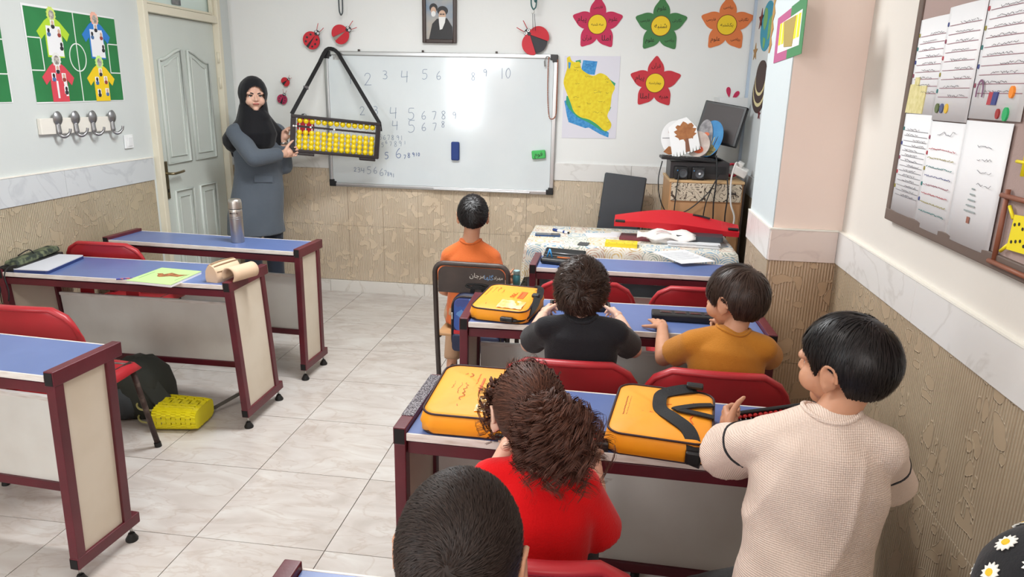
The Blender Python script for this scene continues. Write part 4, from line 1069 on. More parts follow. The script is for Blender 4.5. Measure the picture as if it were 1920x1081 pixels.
# ------------------------------------------------------------------ right wall beyond the pillar: planets, stars
def wall_sticker(nm, label, cat, y, z, group=None): return thing(nm, label, cat, (XR-0.0045, y, z), -pi/2, group)
ea = wall_sticker('earth_sticker', 'blue and green paper globe on the pale blue wall', 'decoration', 4.98, 2.04)
MB().flat(ellp(0, 0, 0.20, 0.15, 32), 0, -0.003).build('disc', mat('earth_blue', (56, 160, 190), rough=0.7), ea)
M_eg = mat('earth_green', (126, 186, 116), rough=0.7)
for q, P in enumerate(([(-0.1, 0.12), (-0.02, 0.10), (0.0, 0.03), (-0.06, -0.02), (-0.12, 0.03)], [(0.06, 0.03), (0.14, 0.05), (0.12, -0.06), (0.06, -0.08)], [(-0.08, -0.06), (0.0, -0.08), (-0.02, -0.13), (-0.06, -0.12)])):
    MB().flat([(p.x, p.y) for p in bez([(*p, 0) for p in P+P[:1]], 4)][:-1], 0, -0.0045).build('continent', M_eg, ea)
sa = wall_sticker('ringed_planet_sticker', 'dark brown ringed paper planet on the pale blue wall', 'decoration', 5.02, 1.68)
M_cb = mat('card_brown', (70, 50, 46), rough=0.7); M_cc = mat('card_cream', (236, 224, 172), rough=0.7)
for q, (cx, cz, a, b_, m) in enumerate(((0.0, -0.05, 0.22, 0.125, M_cb), (0.01, -0.02, 0.20, 0.115, M_cc), (0.015, 0.0, 0.19, 0.112, M_cb), (0.03, 0.035, 0.17, 0.10, M_cc), (0.035, 0.055, 0.16, 0.10, M_cb))):
    MB().flat([(cx+a*cos(rad(t))*1.0, cz+b_*sin(rad(t))-0.25*a*cos(rad(t))*0) for t in range(0, 360, 12)], 0, -0.002-0.0012*q).build(('ring' if q < 4 else 'planet'), m, sa)
def star(label, y, z, R, m):
    t = wall_sticker('star_sticker', label, 'decoration', y, z, 'paper stars on the pale blue wall')
    MB().flat([((R if i % 2 == 0 else R*0.42)*sin(rad(36*i))*1.3, (R if i % 2 == 0 else R*0.42)*cos(rad(36*i))) for i in range(10)], 0, -0.003).build('star', m, t)
M_gold = mat('card_gold', (170, 130, 70), rough=0.6); M_mar = mat('card_maroon', (110, 40, 46), rough=0.6)
star('maroon paper star beside the globe', 5.20, 2.10, 0.07, M_mar); star('gold paper star between globe and ringed planet', 5.30, 1.90, 0.06, M_gold)
star('small gold paper star right of the ringed planet', 4.70, 1.79, 0.045, M_gold); star('small brown paper star below the ringed planet', 4.93, 1.50, 0.035, M_mar)
rp = wall_sticker('red_planet_sticker', 'rust red paper planet half hidden by the pillar', 'decoration', 4.70, 1.66)
MB().flat(ellp(0, 0, 0.10, 0.115, 26), 0, -0.003).build('disc', mat('card_rust', (150, 76, 60), rough=0.7), rp); MB().flat(ellp(0, 0, 0.095, 0.03, 20), 0, -0.0045).build('band', M_cb, rp)
# zigzag strip and woven paper mat on the pillar side
zz = thing('zigzag_strip', 'brown zigzag paper strip at the pillar edge', 'decoration', (PX-0.0045, 3.435, 2.02), -pi/2)
pts = []; n = 16
for i in range(n+1): pts.append((0.03 if i % 2 else 0.0, 0.30-0.52*i/n))
MB().flat(pts+[(-0.02, -0.22), (-0.02, 0.30)], 0, -0.002).build('strip', M_gold, zz)
wv = thing('woven_paper_mat', 'woven paper mat framed in pink and green on the pillar', 'decoration', (PX-0.0045, 3.09, 1.855), -pi/2, rot=(0, rad(-2), -pi/2))
M_wp = mat('paper_mauve', (178, 90, 132), rough=0.7); M_wg = mat('paper_dark_green', (70, 132, 86), rough=0.7); M_lem = mat('paper_lemon', (238, 214, 50), rough=0.7); M_olive = mat('paper_olive', (170, 148, 84), rough=0.7)
W_, H_ = 0.47, 0.19
MB().flat([(-W_/2, H_/2-0.01), (0.0, H_/2), (0.0, -H_/2), (-W_/2, -H_/2)], 0, -0.002).build('pink_half', M_wp, wv)
MB().flat([(0.0, H_/2+0.004), (W_/2, H_/2+0.012), (W_/2, -H_/2), (0.0, -H_/2)], 0, -0.002).build('green_half', M_wg, wv)
MB().flat([(-W_/2+0.06, H_/2-0.04), (W_/2-0.05, H_/2-0.03), (W_/2-0.05, -H_/2+0.035), (-W_/2+0.06, -H_/2+0.035)], 0, -0.0028).build('white_lining', M_paper, wv)
for k in range(7):
    x = -W_/2+0.085+k*0.051
    MB().flat([(x-0.019, H_/2-0.04), (x+0.019, H_/2-0.04), (x+0.019, -0.03), (x-0.019, -0.03)], 0, -0.0036).build('yellow_strip', M_lem, wv)
MB().flat([(-0.10, 0.055), (0.10, 0.055), (0.08, -0.055), (-0.06, -0.045)], 0, -0.0046).build('olive_sheet', M_olive, wv)

# ------------------------------------------------------------------ pin board on the right wall
pbd = thing('pin_board', 'brown framed felt pin board full of school sheets on the right wall', 'notice board', (XR-0.001, 2.502, 1.236), -pi/2)
PBW, PBH = 1.9, 1.05
M_felt = mat('mauve_felt', (168, 146, 140), rough=0.9, bump=0.1, bscale=200); M_pfr = mat('brown_grey_frame', (104, 88, 80), rough=0.5)
MB().box((PBW/2, -0.008, PBH/2), (PBW-0.03, 0.016, PBH-0.03)).build('felt_panel', M_felt, pbd)
for a, d in (((PBW/2, -0.012, 0.019), (PBW, 0.024, 0.038)), ((PBW/2, -0.012, PBH-0.019), (PBW, 0.024, 0.038))): MB().box(a, d).build('frame_bar', M_pfr, pbd, bevel=0.004)
for x in (0.016, PBW-0.016): MB().box((x, -0.012, PBH/2), (0.032, 0.0235, PBH-0.07)).build('frame_bar', M_pfr, pbd, bevel=0.004)
M_pl = mat('ink_plum', (140, 70, 90)); M_gy = mat('ink_grey', (110, 108, 116))
inks = [mat('ink_red', (176, 60, 70)), mat('ink_olive', (150, 140, 60)), mat('ink_teal', (50, 120, 120)), mat('ink_navy', (60, 70, 130)), M_pl]
def sheet(label, y0, y1, z0, z1, seed, style, lift=0.0, tilt=0.0, rules=9):
    W, H = y0-y1, z1-z0
    t = thing('school_sheet', label, 'paper', (XR-0.0205-lift, (y0+y1)/2, (z0+z1)/2), 0, 'sheets on the pin board', rot=(0, rad(tilt), -pi/2))
    mb = MB(); vs = []; fs = []; n = 10
    for i in range(n+1):
        x = -W/2+W*i/n
        for z in (-H/2, 0, H/2): vs.append((x, -0.004*sin(pi*i/n), z))
    for i in range(n):
        for j in range(2): fs.append((i*3+j, (i+1)*3+j, (i+1)*3+j+1, i*3+j+1))
    mb.add(vs, fs); o = mb.build('paper', M_paper, t, smooth=True); s = o.modifiers.new('s', 'SOLIDIFY'); s.thickness = 0.0006
    r = random.Random(seed)
    Y = lambda x, z: -0.0012-0.004*sin(pi*(x+W/2)/W)
    if style == 'lines':
        rules_ = MB(); wr = MB()
        for k in range(rules):
            z = H/2-0.05-k*(H-0.09)/rules
            rules_.ribbon([(x, Y(x, z)-0.0003, z) for x in np.linspace(-W/2+0.022, W/2-0.012, 9)], 0.0012, 0.0003, (0, -1, 0))
            scrib(wr, W/2-0.015-(W-0.05)*(0.55+0.4*r.random()), z+0.004, (W-0.05)*0.6, 0.006, 0.0009, -0.0062, seed*50+k)
        rules_.build('ruled_lines', M_pl if seed % 2 else M_gy, t); wr.build('handwriting', mat('ink_dark', (70, 60, 70)), t)
    elif style == 'colour':
        for k in range(8):
            z = H/2-0.075-k*(H-0.10)/8; mb = MB()
            scrib(mb, -W/2+0.03, z, W-0.05, 0.004, 0.0016, -0.0066, seed*50+k, 0.0005); mb.build('written_line', inks[k % 5], t)
        mb = MB(); scrib(mb, -W/2+0.07, H/2-0.03, W-0.11, 0.014, 0.0012, -0.0066, seed); mb.build('title', M_gy, t)
    elif style == 'drawing':
        for k in range(4):
            mb = MB(); scrib(mb, -0.02+0.01*k, H/2-0.06-0.03*k, 0.07, 0.008, 0.001, -0.0066, seed+k); mb.build('sum_line', M_gy, t)
        tr = MB()
        for k in range(5):
            w = 0.008+0.005*k; tr.ribbon([(-w, -0.0066, -0.01-0.014*k), (w, -0.0066, -0.01-0.014*k)], 0.0035, 0.0005, (0, -1, 0))
        tr.build('tree_drawing', mat('crayon_grey', (150, 160, 160)), t)
        MB().box((0, -0.006, -0.088), (0.014, 0.001, 0.016)).build('tree_pot', mat('crayon_brown', (150, 96, 80)), t)
    # coloured dots / doodles along the left margin
    if style in ('lines', 'colour'):
        for k in range(5):
            x, z = -W/2+0.009, H/2-0.045-k*(H-0.08)/5
            MB().flat(ellp(x, z, 0.004, 0.006, 10), Y(x, z)+0.001, Y(x, z)-0.0008).build('doodle', inks[(k+seed) % 5], t)
    return t
sheet('ruled sheet with a yellow castle drawing, top left on the pin board', 2.466, 2.262, 1.575, 1.850, 1, 'lines', 0.0)
s2 = sheet('ruled sheet with three small drawings, top middle on the pin board', 2.266, 2.052, 1.563, 1.865, 3, 'lines', 0.004, 0)
s3 = sheet('ruled sheet with a magnet drawing, top right on the pin board', 2.052, 1.80, 1.575, 1.885, 5, 'lines', 0.002, 0, 10)
sheet('densely written sheet, bottom left on the pin board', 2.468, 2.264, 1.272, 1.575, 2, 'lines', 0.001, 0, 14)
sheet('sheet with rainbow coloured lines, bottom middle on the pin board', 2.268, 2.052, 1.258, 1.560, 4, 'colour', 0.002)
sheet('nearly blank sheet with a little fir tree, bottom right on the pin board', 2.052, 1.822, 1.262, 1.570, 6, 'drawing', 0.003)
s1 = [o for o in bpy.data.objects if o.get('label', '').startswith('ruled sheet with a yellow castle')][0]
MB().flat([(-0.09, -0.05), (-0.06, -0.05), (-0.06, -0.03), (-0.03, -0.03), (-0.03, -0.055), (0.03, -0.055), (0.025, -0.135), (-0.10, -0.135)], 0, -0.0064).build('castle_drawing', mat('crayon_sand', (224, 214, 160), c2=(206, 196, 130), scale=60), s1)
for k, c in enumerate(((96, 110, 70), (80, 90, 130), (220, 180, 60))): MB().flat(ellp(-0.072+0.03*k, -0.118, 0.011, 0.013, 12), 0, -0.0068).build('small_drawing', mat('dr_%d' % k, c), s2)
mb = MB(); mb.ribbon([(-0.075+0.016*cos(rad(a)), -0.0070, -0.092+0.03*sin(rad(a))) for a in range(-20, 201, 20)], 0.006, 0.0008, (0, -1, 0)); mb.build('magnet_drawing', mat('crayon_steel', (120, 80, 110)), s3)
MB().flat([(-0.03, -0.12), (-0.01, -0.12), (-0.005, -0.09), (-0.025, -0.09)], 0, -0.0072).build('block_drawing', inks[0], s3); MB().flat([(-0.01, -0.12), (0.012, -0.12), (0.017, -0.09), (-0.005, -0.09)], 0, -0.0072).build('block_drawing', inks[3], s3)
for k, (x, z, r_, c) in enumerate(((0.065, -0.14, 0.016, (40, 170, 100)), (0.03, -0.14, 0.012, (160, 50, 50)), (0.075, -0.09, 0.014, (240, 140, 40)))): MB().flat(ellp(x, z, r_*0.7, r_, 14), 0, -0.0074).build('coloured_dot', mat('dot_%d' % k, c), s3)
# straw pictures at the board's right
M_straw = mat('brown_straw', (140, 84, 62), rough=0.5); M_ystr = mat('yellow_card', (240, 220, 30), rough=0.5)
st = thing('straw_picture', 'square of brown straws round a spotted yellow paper animal', 'craft', (XR-0.026, 1.70, 1.335), -pi/2)
for p, q in (((-0.085, 0, -0.085), (-0.085, 0, 0.09)), ((0.085, 0, -0.085), (0.085, 0, 0.09)), ((-0.10, -0.004, -0.08), (0.10, -0.004, -0.08)), ((-0.10, -0.004, 0.075), (0.10, -0.004, 0.075))): MB().tube([p, q], 0.006, n=8).build('straw', M_straw, st, smooth=True)
a = MB().flat([(-0.04, -0.04), (-0.035, 0.04), (0.045, 0.045), (0.05, -0.035)], 0.002, -0.002).build('animal_body', M_ystr, st)
for k in range(8): MB().flat(ellp(-0.025+0.017*(k % 4), -0.02+0.035*(k//4)+0.004*(k % 3), 0.004, 0.004, 8), 0, -0.003).build('spot', M_bk, a)
for p, q in (((-0.04, 0, -0.03), (-0.065, 0, -0.05)), ((-0.04, 0, 0.03), (-0.065, 0, 0.055))): MB().tube([p, q], 0.004, n=6).build('animal_leg', M_ystr, st, smooth=True)
st = thing('straw_picture', 'yellow straw arrow beside the fir tree sheet', 'craft', (XR-0.026, 1.74, 1.55), -pi/2)
MB().tube([(0.0, 0, -0.09), (0.0, 0, 0.05)], 0.005, n=8).build('straw', M_ystr, st, smooth=True)
MB().flat([(-0.02, 0.03), (0.0, 0.07), (0.03, 0.03)], 0.002, -0.002).build('arrow_head', M_ystr, st); MB().tube([(-0.03, -0.002, -0.06), (0.02, -0.002, -0.06)], 0.004, n=8).build('cross_straw', M_ystr, st, smooth=True)
st = thing('straw_picture', 'brown straw fence above the ruled sheets', 'craft', (XR-0.026, 2.02, 1.935), -pi/2)
for k in range(3): MB().tube([(-0.08+0.08*k, 0, -0.03), (-0.08+0.08*k, 0, 0.05)], 0.005, n=8).build('straw', M_straw, st, smooth=True)
MB().tube([(-0.12, -0.006, 0.0), (0.12, -0.006, 0.0)], 0.006, n=8).build('straw', M_straw, st, smooth=True)
# ------------------------------------------------------------------ things on the desks
TZ = 0.7487         # table top surface of the desks (copies: z of the blue board)
M_ybag = mat('yellow_nylon', (250, 164, 6), rough=0.55, c2=(244, 152, 4), scale=5, bump=0.10, bscale=26, sheen=0.1)
M_pipe = mat('dark_piping', (48, 22, 26), rough=0.6); M_strap = mat('black_webbing', (24, 23, 25), rough=0.75, bump=0.2, bscale=300)
M_oprint = mat('orange_print', (226, 96, 20), rough=0.6); M_bprint = mat('brown_print', (172, 86, 22), rough=0.6)
M_clear = mat('clear_pocket', (244, 216, 176), rough=0.12, spec=0.8, bump=0.5, bscale=40, c2=(240, 186, 96), scale=22)
def make_bag(label, loc, rz, W, D, H, Hn, style):
    """flat document bag lying on its back; H height at the far side, Hn at the near side"""
    t = thing('document_bag', label, 'bag', loc, rad(rz), 'yellow abacus class bags')
    out = rrect(W, D, 0.042, 6); n = len(out)
    hz = lambda y, f: (Hn+(H-Hn)*(y+D/2)/D)*f
    rings = [(0.94, 0.0), (1.0, 0.10), (1.02, 0.45), (1.0, 0.82), (0.975, 0.95)]
    vs = []; fs = []
    for k, (s, f) in enumerate(rings):
        for i, (x, y) in enumerate(out):
            wob = 0.003*sin(i*1.7+k*2.1) if 0 < k < 3 else 0
            vs.append((x*s+wob, y*s+wob, hz(y*s, f)))
    for k in range(len(rings)-1):
        for i in range(n): j = (i+1) % n; fs.append((k*n+i, k*n+j, (k+1)*n+j, (k+1)*n+i))
    fs.append(tuple(range(n-1, -1, -1)))
    # domed top in three inner rings
    base = (len(rings)-1)*n
    for s, dz in ((0.90, 0.004), (0.6, 0.009), (0.25, 0.010)):
        o = len(vs)
        for i, (x, y) in enumerate(out): vs.append((x*s, y*s, hz(y*s, 0.95)+dz+0.0018*sin(x*60+y*35)*(1 if s < 0.9 else 0)))
        for i in range(n): j = (i+1) % n; fs.append((base+i, base+j, o+j, o+i))
        base = o
    fs.append(tuple(base+i for i in range(n)))
    mb = MB(); mb.add(vs, fs); body = mb.build('bag_body', M_ybag, t, smooth=True)
    for s, f, nm in ((0.985, 0.955, 'piping'), (0.985, 0.04, 'piping')):
        MB().tube([(x*s, y*s, hz(y*s, f)+0.001) for x, y in out], 0.0032, n=6, closed=True).build(nm, M_pipe, body, smooth=True)
    top = lambda x, y, l=0.0: (x, y, hz(y, 0.95)+0.0085+l-0.006*max(abs(x)*2/W, abs(y)*2/D)**3)
    tilt = math.atan2((H-Hn)*0.95, D)
    def prn(txt, size, m, x, y, wid, rot=pi/2): writing(txt, size, m, body, top(x, y, 0.002), (tilt if rot == 0 else 0, 0, rot), width=wid, name='print')
    if style in (1, 2):
        prn('UCMAS', 0.05, M_oprint, 0.02, 0.02, 0.085, -pi/2)
        for k, (x, L_) in enumerate(((0.052, 0.08), (0.044, 0.08), (-0.018, 0.085), (0.060, 0.08))):
            b = MB(); b.ribbon([top(x, 0.02+L_/2, 0.002), top(x, 0.02, 0.002), top(x, 0.02-L_/2, 0.002)], 0.006 if k < 3 else 0.014, 0.0005, (0, 0, 1)); b.build('print_bar', M_oprint, body)
        for k, (x, L_, m) in enumerate(((-0.035, 0.07, M_oprint), (-0.058, 0.20, M_bprint), (-0.075, 0.13, M_bprint), (-0.095, 0.10, M_bprint))):
            b = MB(); r = random.Random(k); p = []
            for i in range(26):
                y = 0.05+0.04-L_*i/25; p.append(top(x+0.006*(r.random()-0.5)*(2 if k == 1 else 1), y, 0.002))
            b.ribbon(p, 0.0022 if k == 1 else 0.0014, 0.0005, (0, 0, 1)); b.build('print_line', m, body)
        b = MB(); px = [top(x, y, 0.003) for x, y in ((-0.01, -0.125), (0.09, -0.13), (0.092, -0.055), (-0.008, -0.05))]
        g = MB(); vs = []; fs = []
        for i in range(9):
            for j in range(7):
                x = -0.01+0.1*i/8; y = -0.13+0.078*j/6; p = top(x, y, 0.003+0.0016*sin(i*2.3+j*1.1)); vs.append(p)
        for i in range(8):
            for j in range(6): fs.append((i*7+j, (i+1)*7+j, (i+1)*7+j+1, i*7+j+1))
        g.add(vs, fs); g.build('clear_pocket', M_clear, body, smooth=True)
    else:
        for k, x in enumerate((-0.098, -0.088, -0.078)):
            b = MB(); r = random.Random(k)
            b.ribbon([top(x+0.002*(r.random()-0.5), 0.055-0.11*i/20, 0.002) for i in range(21)], 0.0022, 0.0005, (0, 0, 1)); b.build('print_line', M_bprint, body)
        # generic little figure drawing lying on its side
        b = MB(); b.slab([(-0.052, -0.028), (-0.052, -0.006), (-0.022, -0.004), (-0.02, -0.03)], 0, 0.001); o = b.build('print_figure', M_oprint, body); o.location = (0, 0, top(-0.04, -0.02, 0.0015)[2])
        for q, st in enumerate(([(-0.068, 0.03), (-0.052, 0.026)], [(-0.068, 0.018), (-0.052, 0.016)], [(-0.07, -0.02), (-0.062, -0.004), (-0.056, -0.012)], [(-0.02, -0.01), (0.0, 0.004), (0.012, -0.012), (0.004, -0.03), (-0.016, -0.035)], [(-0.03, 0.03), (0.0, 0.028), (0.02, 0.034)])):
            b = MB(); b.ribbon([top(x, y, 0.002) for x, y in bez([(x, y, 0) for x, y in st], 3) for x, y in ((x, y),)] if False else [top(p.x, p.y, 0.002) for p in bez([(x, y, 0) for x, y in st], 3)], 0.006 if q < 2 else 0.0018, 0.0005, (0, 0, 1)); b.build('print_stroke', M_oprint, body)
        b = MB(); b.ribbon([top(0.075+0.004*sin(i), 0.06-0.12*i/14, 0.002) for i in range(15)], 0.003, 0.0005, (0, 0, 1)); b.build('print_line', M_oprint, body)
    return t, body, top, hz
# first bag (third right desk, left), second (third right desk, right), third (second right desk)
t, body, top, hz = make_bag('yellow bag on the left of its desk, partly behind the curly haired girl', (-0.305, 1.815, TZ+0.0005), -1, 0.30, 0.315, 0.075, 0.058, 1)
b = MB(); b.ribbon(bez([(0.148, -0.02, 0.05), (0.165, -0.09, 0.03), (0.16, -0.135, 0.016), (0.10, -0.165, 0.010), (0.045, -0.158, 0.012)], 5), 0.03, 0.004, (0, 0.3, 1)); st = b.build('strap', M_strap, t)
MB().box((0.075, -0.158, 0.016), (0.045, 0.022, 0.014)).build('buckle', M_black, st, bevel=0.004)
t, body, top, hz = make_bag('yellow bag with black strap folded across its top, middle of its desk', (0.172, 1.775, TZ+0.0005), -8, 0.262, 0.30, 0.07, 0.058, 3)
P = [(0.075, 0.150), (0.045, 0.125), (-0.005, 0.085), (-0.012, 0.03), (-0.004, -0.015), (0.03, -0.06), (0.068, -0.10)]
pts = [Vector(top(x, y, 0.006+0.004*(k % 2))) for k, (x, y) in enumerate(P)]+[Vector((0.085, -0.142, 0.052)), Vector((0.088, -0.160, 0.03)), Vector((0.086, -0.162, 0.006))]
b = MB(); b.ribbon(bez(pts, 5), 0.036, 0.005, (0, -0.35, 1)); st = b.build('strap', M_strap, t)
b = MB(); b.box((0.075, 0.146, 0.086), (0.046, 0.026, 0.014)); b.build('buckle', M_black, st, bevel=0.004)
b = MB(); b.box((0.086, -0.158, 0.026), (0.036, 0.024, 0.034)); b.build('buckle', M_black, st, bevel=0.005)
for q, pp in enumerate(([(0.125, 0.062), (0.085, 0.04), (0.04, 0.008), (0.03, -0.004)], [(0.13, -0.008), (0.09, -0.006), (0.06, -0.004), (0.035, 0.0)])):
    b = MB(); b.ribbon(bez([top(x, y, 0.006) for x, y in pp], 4), 0.021, 0.004, (0, 0, 1)); b.build('strap_tab', M_strap, t)
t, body, top, hz = make_bag('yellow bag at the left end of the desk beside the black shirted boy', (-0.382, 2.765, TZ+0.0005), -9, 0.235, 0.30, 0.072, 0.05, 2)
b = MB(); pts = bez([(0.085, 0.115, 0.085), (0.108, 0.10, 0.082), (0.118, 0.045, 0.066), (0.122, 0.0, 0.07), (0.125, -0.06, 0.052), (0.105, -0.12, 0.024), (0.07, -0.155, 0.018), (0.03, -0.165, 0.022)], 5)
b.ribbon(pts, 0.028, 0.007, (0.5, 0, 1)); st = b.build('strap', M_strap, t)
MB().box((0.112, 0.012, 0.076), (0.03, 0.03, 0.014)).build('buckle', M_black, st, bevel=0.004)
MB().box((0.045, -0.166, 0.022), (0.05, 0.02, 0.018)).build('buckle', M_black, st, bevel=0.004)

# ------------------------------------------------------------------ small abacuses
M_rbead = mat('red_beads', (196, 40, 40), rough=0.3); M_obead = mat('orange_red_beads', (216, 62, 34), rough=0.3); M_rod = mat('pale_rods', (196, 196, 196), rough=0.4)
def bead_mesh(r, h, m, nm='bead'):
    me = MB().lathe([(r*0.62, -h/2), (r, -h*0.10), (r, h*0.10), (r*0.62, h/2)], 10).mesh(nm, False); me.materials.append(m); me.polygons.foreach_set('use_smooth', [True]*len(me.polygons)); me.set_sharp_from_angle(angle=rad(50)); return me
def small_abacus(label, loc, rot, L, Wd, nrod, m, feet=True):
    """frame L x Wd lying flat; rods along y, beads on them"""
    t = thing('student_abacus', label, 'abacus', loc, 0, 'pupils\' abacuses', rot=rot)
    h = 0.022; w = 0.011
    for s in (-1, 1):
        MB().box((0, s*(Wd/2-w/2), h/2), (L, w, h)).build('frame_bar', M_black, t, bevel=0.003)
        MB().box((s*(L/2-w/2), 0, h/2), (w, Wd-2*w, h)).build('frame_bar', M_black, t, bevel=0.003)
    MB().box((0, Wd*0.18, h*0.62), (L-2*w, 0.005, 0.010)).build('beam', M_black, t)
    MB().box((0, 0, 0.0015), (L-2*w, Wd-2*w, 0.002)).build('base_plate', M_black, t)
    pitch = (L-2*w-0.006)/nrod; r = pitch*0.46; bh = (Wd-2*w)*0.115
    me = bead_mesh(r, bh, m)
    for i in range(nrod):
        x = -L/2+w+0.003+pitch*(i+0.5)
        rd = MB().tube([(x, -Wd/2+w, 0.012), (x, Wd/2-w, 0.012)], 0.0012, n=5).build('rod', M_rod, t)
        ys = [-Wd/2+w+bh*(k+0.5) for k in range(4)]+[Wd/2-w-bh*0.5]
        for y in ys:
            o = bpy.data.objects.new('bead', me); col.objects.link(o); o.parent = t; o.location = (x, y, 0.0125); o.rotation_euler = (pi/2, 0, 0)
    return t
small_abacus('black abacus with red beads that the boy in the white shirt holds', (0.50, 1.83, TZ+0.028), (rad(24), rad(-3), rad(20)), 0.285, 0.10, 17, M_rbead)
small_abacus('small abacus whose red beads show right of the girl\'s curls', (-0.09, 1.685, TZ+0.001), (0, 0, rad(-2)), 0.25, 0.075, 15, M_obead)
small_abacus('small abacus between the hands of the boy in black', (-0.095, 2.87, TZ+0.001), (0, 0, rad(4)), 0.25, 0.075, 15, M_rbead)
cs = thing('abacus_case', 'black slotted abacus case lying before the boy in mustard', 'case', (0.345, 2.80, TZ), 0, None, rot=(0, 0, rad(-1)))
MB().box((0, 0, 0.014), (0.30, 0.075, 0.028)).build('case_body', M_black, cs, bevel=0.005)
for k in range(4):
    s_ = MB().box((-0.095+0.058*k, 0.006, 0.0285), (0.046, 0.034, 0.002)).build('window_slot', mat('slot_dark', (52, 44, 44), rough=0.3), cs)
    MB().box((-0.095+0.058*k, -0.002, 0.0298), (0.036, 0.010, 0.0012)).build('bead_row', mat('bead_row_red', (120, 50, 46), rough=0.4, c2=(40, 30, 32), scale=160), s_)
M_pk = mat('pink_pencil', (214, 150, 150), rough=0.5)
pc = thing('pencil', 'pink pencil held up by the boy in mustard', 'pencil', (0.415, 2.70, TZ+0.095), 0, None, rot=(rad(-55), rad(-30), 0))
MB().tube([(0, 0, -0.06), (0, 0, 0.05)], 0.0042, n=6).build('shaft', M_pk, pc); MB().lathe([(0.0042, 0.05), (0.0012, 0.066)], 6).build('tip', M_woodl, pc)

# ------------------------------------------------------------------ left desks
M_inox = mat('brushed_steel_flask', (190, 184, 178), rough=0.36, metal=1.0)
th = thing('thermos', 'brushed steel vacuum flask standing on the far left desk', 'thermos', (-2.085, 3.765, TZ), 0)
MB().lathe([(0.034, 0), (0.036, 0.004), (0.036, 0.176), (0.035, 0.186), (0.034, 0.189)], 28).build('flask_body', M_inox, th, smooth=False, angle=40)
MB().lathe([(0.033, 0.188), (0.033, 0.193)], 28).build('seam_ring', M_black, th, angle=40)
MB().lathe([(0.036, 0.193), (0.036, 0.228), (0.034, 0.241), (0.028, 0.247), (0.02, 0.248)], 28).build('cup_lid', M_inox, th, smooth=False, angle=50)
for z in (0.135, 0.145): MB().lathe([(0.0362, z), (0.0366, z+0.0015), (0.0362, z+0.003)], 28).build('groove_ring', M_hook, th, smooth=True)
b = MB()
for k in range(9):
    a = rad(-120+9*k); b.box((0.0364*cos(a), 0.0364*sin(a), 0.168+0.002*(k % 2)), (0.003, 0.003, 0.004+0.003*(k % 3)), Matrix.Rotation(a, 4, 'Z'))
o = b.build('maker_mark', M_dark, th); o['kind'] = 'stuff'
Z2 = 0.735-0.0155+0.0002
nb = thing('notebook', 'pale green covered school notebook lying on the blue desk', 'notebook', (-2.06, 3.045, Z2), rad(-1))
nbp = [(-0.125, -0.118), (0.112, -0.14), (0.105, 0.115), (-0.118, 0.135)]
MB().slab(nbp, 0, 0.012).build('pages', M_paper, nb)
MB().slab([(x*1.01, y*1.01) for x, y in nbp], 0.012, 0.0135).build('cover', mat('pale_green_cover', (186, 220, 146), rough=0.6), nb)
b = MB(); b.slab([(-0.07, 0.028), (-0.045, 0.035), (-0.03, 0.02), (-0.01, 0.055), (0.02, 0.04), (0.04, 0.03), (0.085, 0.035), (0.06, -0.01), (0.02, -0.005), (-0.02, -0.03), (-0.04, -0.018), (-0.055, 0.012)], 0.0136, 0.0142); b.build('cover_picture', mat('cover_brown', (110, 66, 36), c2=(190, 120, 70), scale=70), nb)
for x in (-0.098, 0.085): MB().box((x, -0.01, 0.0138), (0.002, 0.12, 0.0006)).build('cover_line', mat('cover_line_green', (90, 120, 80)), nb)
tb = thing('sketch_pad', 'white pad with dark blue edge on the desk left end', 'notebook', (-2.765, 3.155, Z2), rad(4))
tp = [(p[0]+p[1]*-0.12, p[1]) for p in rrect(0.18, 0.33, 0.012, 3)]
MB().slab(tp, 0, 0.014).build('pad_body', mat('pad_blue', (40, 58, 110), rough=0.5), tb); MB().slab([(x*0.99, y*0.995) for x, y in tp], 0.014, 0.018).build('pad_top', mat('pad_white', (206, 208, 216), rough=0.6), tb)
M_camo = mat('camouflage_cloth', (38, 48, 40), rough=0.75, c2=(104, 112, 84), scale=30, lo=0.45, hi=0.6)
pcs = thing('pencil_case', 'camouflage pencil case with hanging cords at the desk end by the wall', 'pencil case', (-2.87, 3.17, Z2), rad(6))
MB().box((0, 0, 0.012), (0.085, 0.36, 0.024)).build('case_base', M_black, pcs, bevel=0.008, seg=3)
MB().box((-0.004, 0.01, 0.038), (0.078, 0.33, 0.03), Matrix.Rotation(rad(2), 4, 'X'), taper=(0.8, 0.96)).build('case_lid', M_camo, pcs, bevel=0.01, seg=3)
for k, x in enumerate((-0.01, 0.03)):
    MB().tube(bez([(x, -0.16, 0.03), (x-0.005, -0.21, 0.03), (x+0.005, -0.255, 0.0), (x+0.02, -0.262, -0.07), (x-0.01+0.02*k, -0.262, -0.12)], 5), 0.0032, n=6).build('cord', M_strap, pcs, smooth=True)
MB().tube(bez([(-0.03, -0.06, 0.052), (0, -0.02, 0.075), (0.01, 0.0, 0.052)], 4), 0.003, n=6).build('pull_loop', M_strap, pcs, smooth=True)
pn = thing('pencil', 'striped pencil beside the green notebook', 'pencil', (-2.22, 2.995, Z2+0.0042), 0, None, rot=(0, rad(90), rad(32)))
MB().tube([(0, 0, -0.055), (0, 0, 0.045)], 0.004, n=6).build('shaft', mat('pencil_stripes', (60, 64, 150), rough=0.5, c2=(196, 110, 110), scale=55, lo=0.48, hi=0.52), pn)
MB().lathe([(0.004, 0.045), (0.001, 0.06)], 6).build('tip', M_woodl, pn)
M_beige = mat('beige_canvas', (216, 186, 156), rough=0.75, bump=0.12, bscale=200); M_beiged = mat('beige_zip', (150, 124, 96), rough=0.6)
bp = thing('pencil_case', 'folded beige canvas pencil case near the desk corner', 'pencil case', (-1.765, 3.10, Z2), rad(-10))
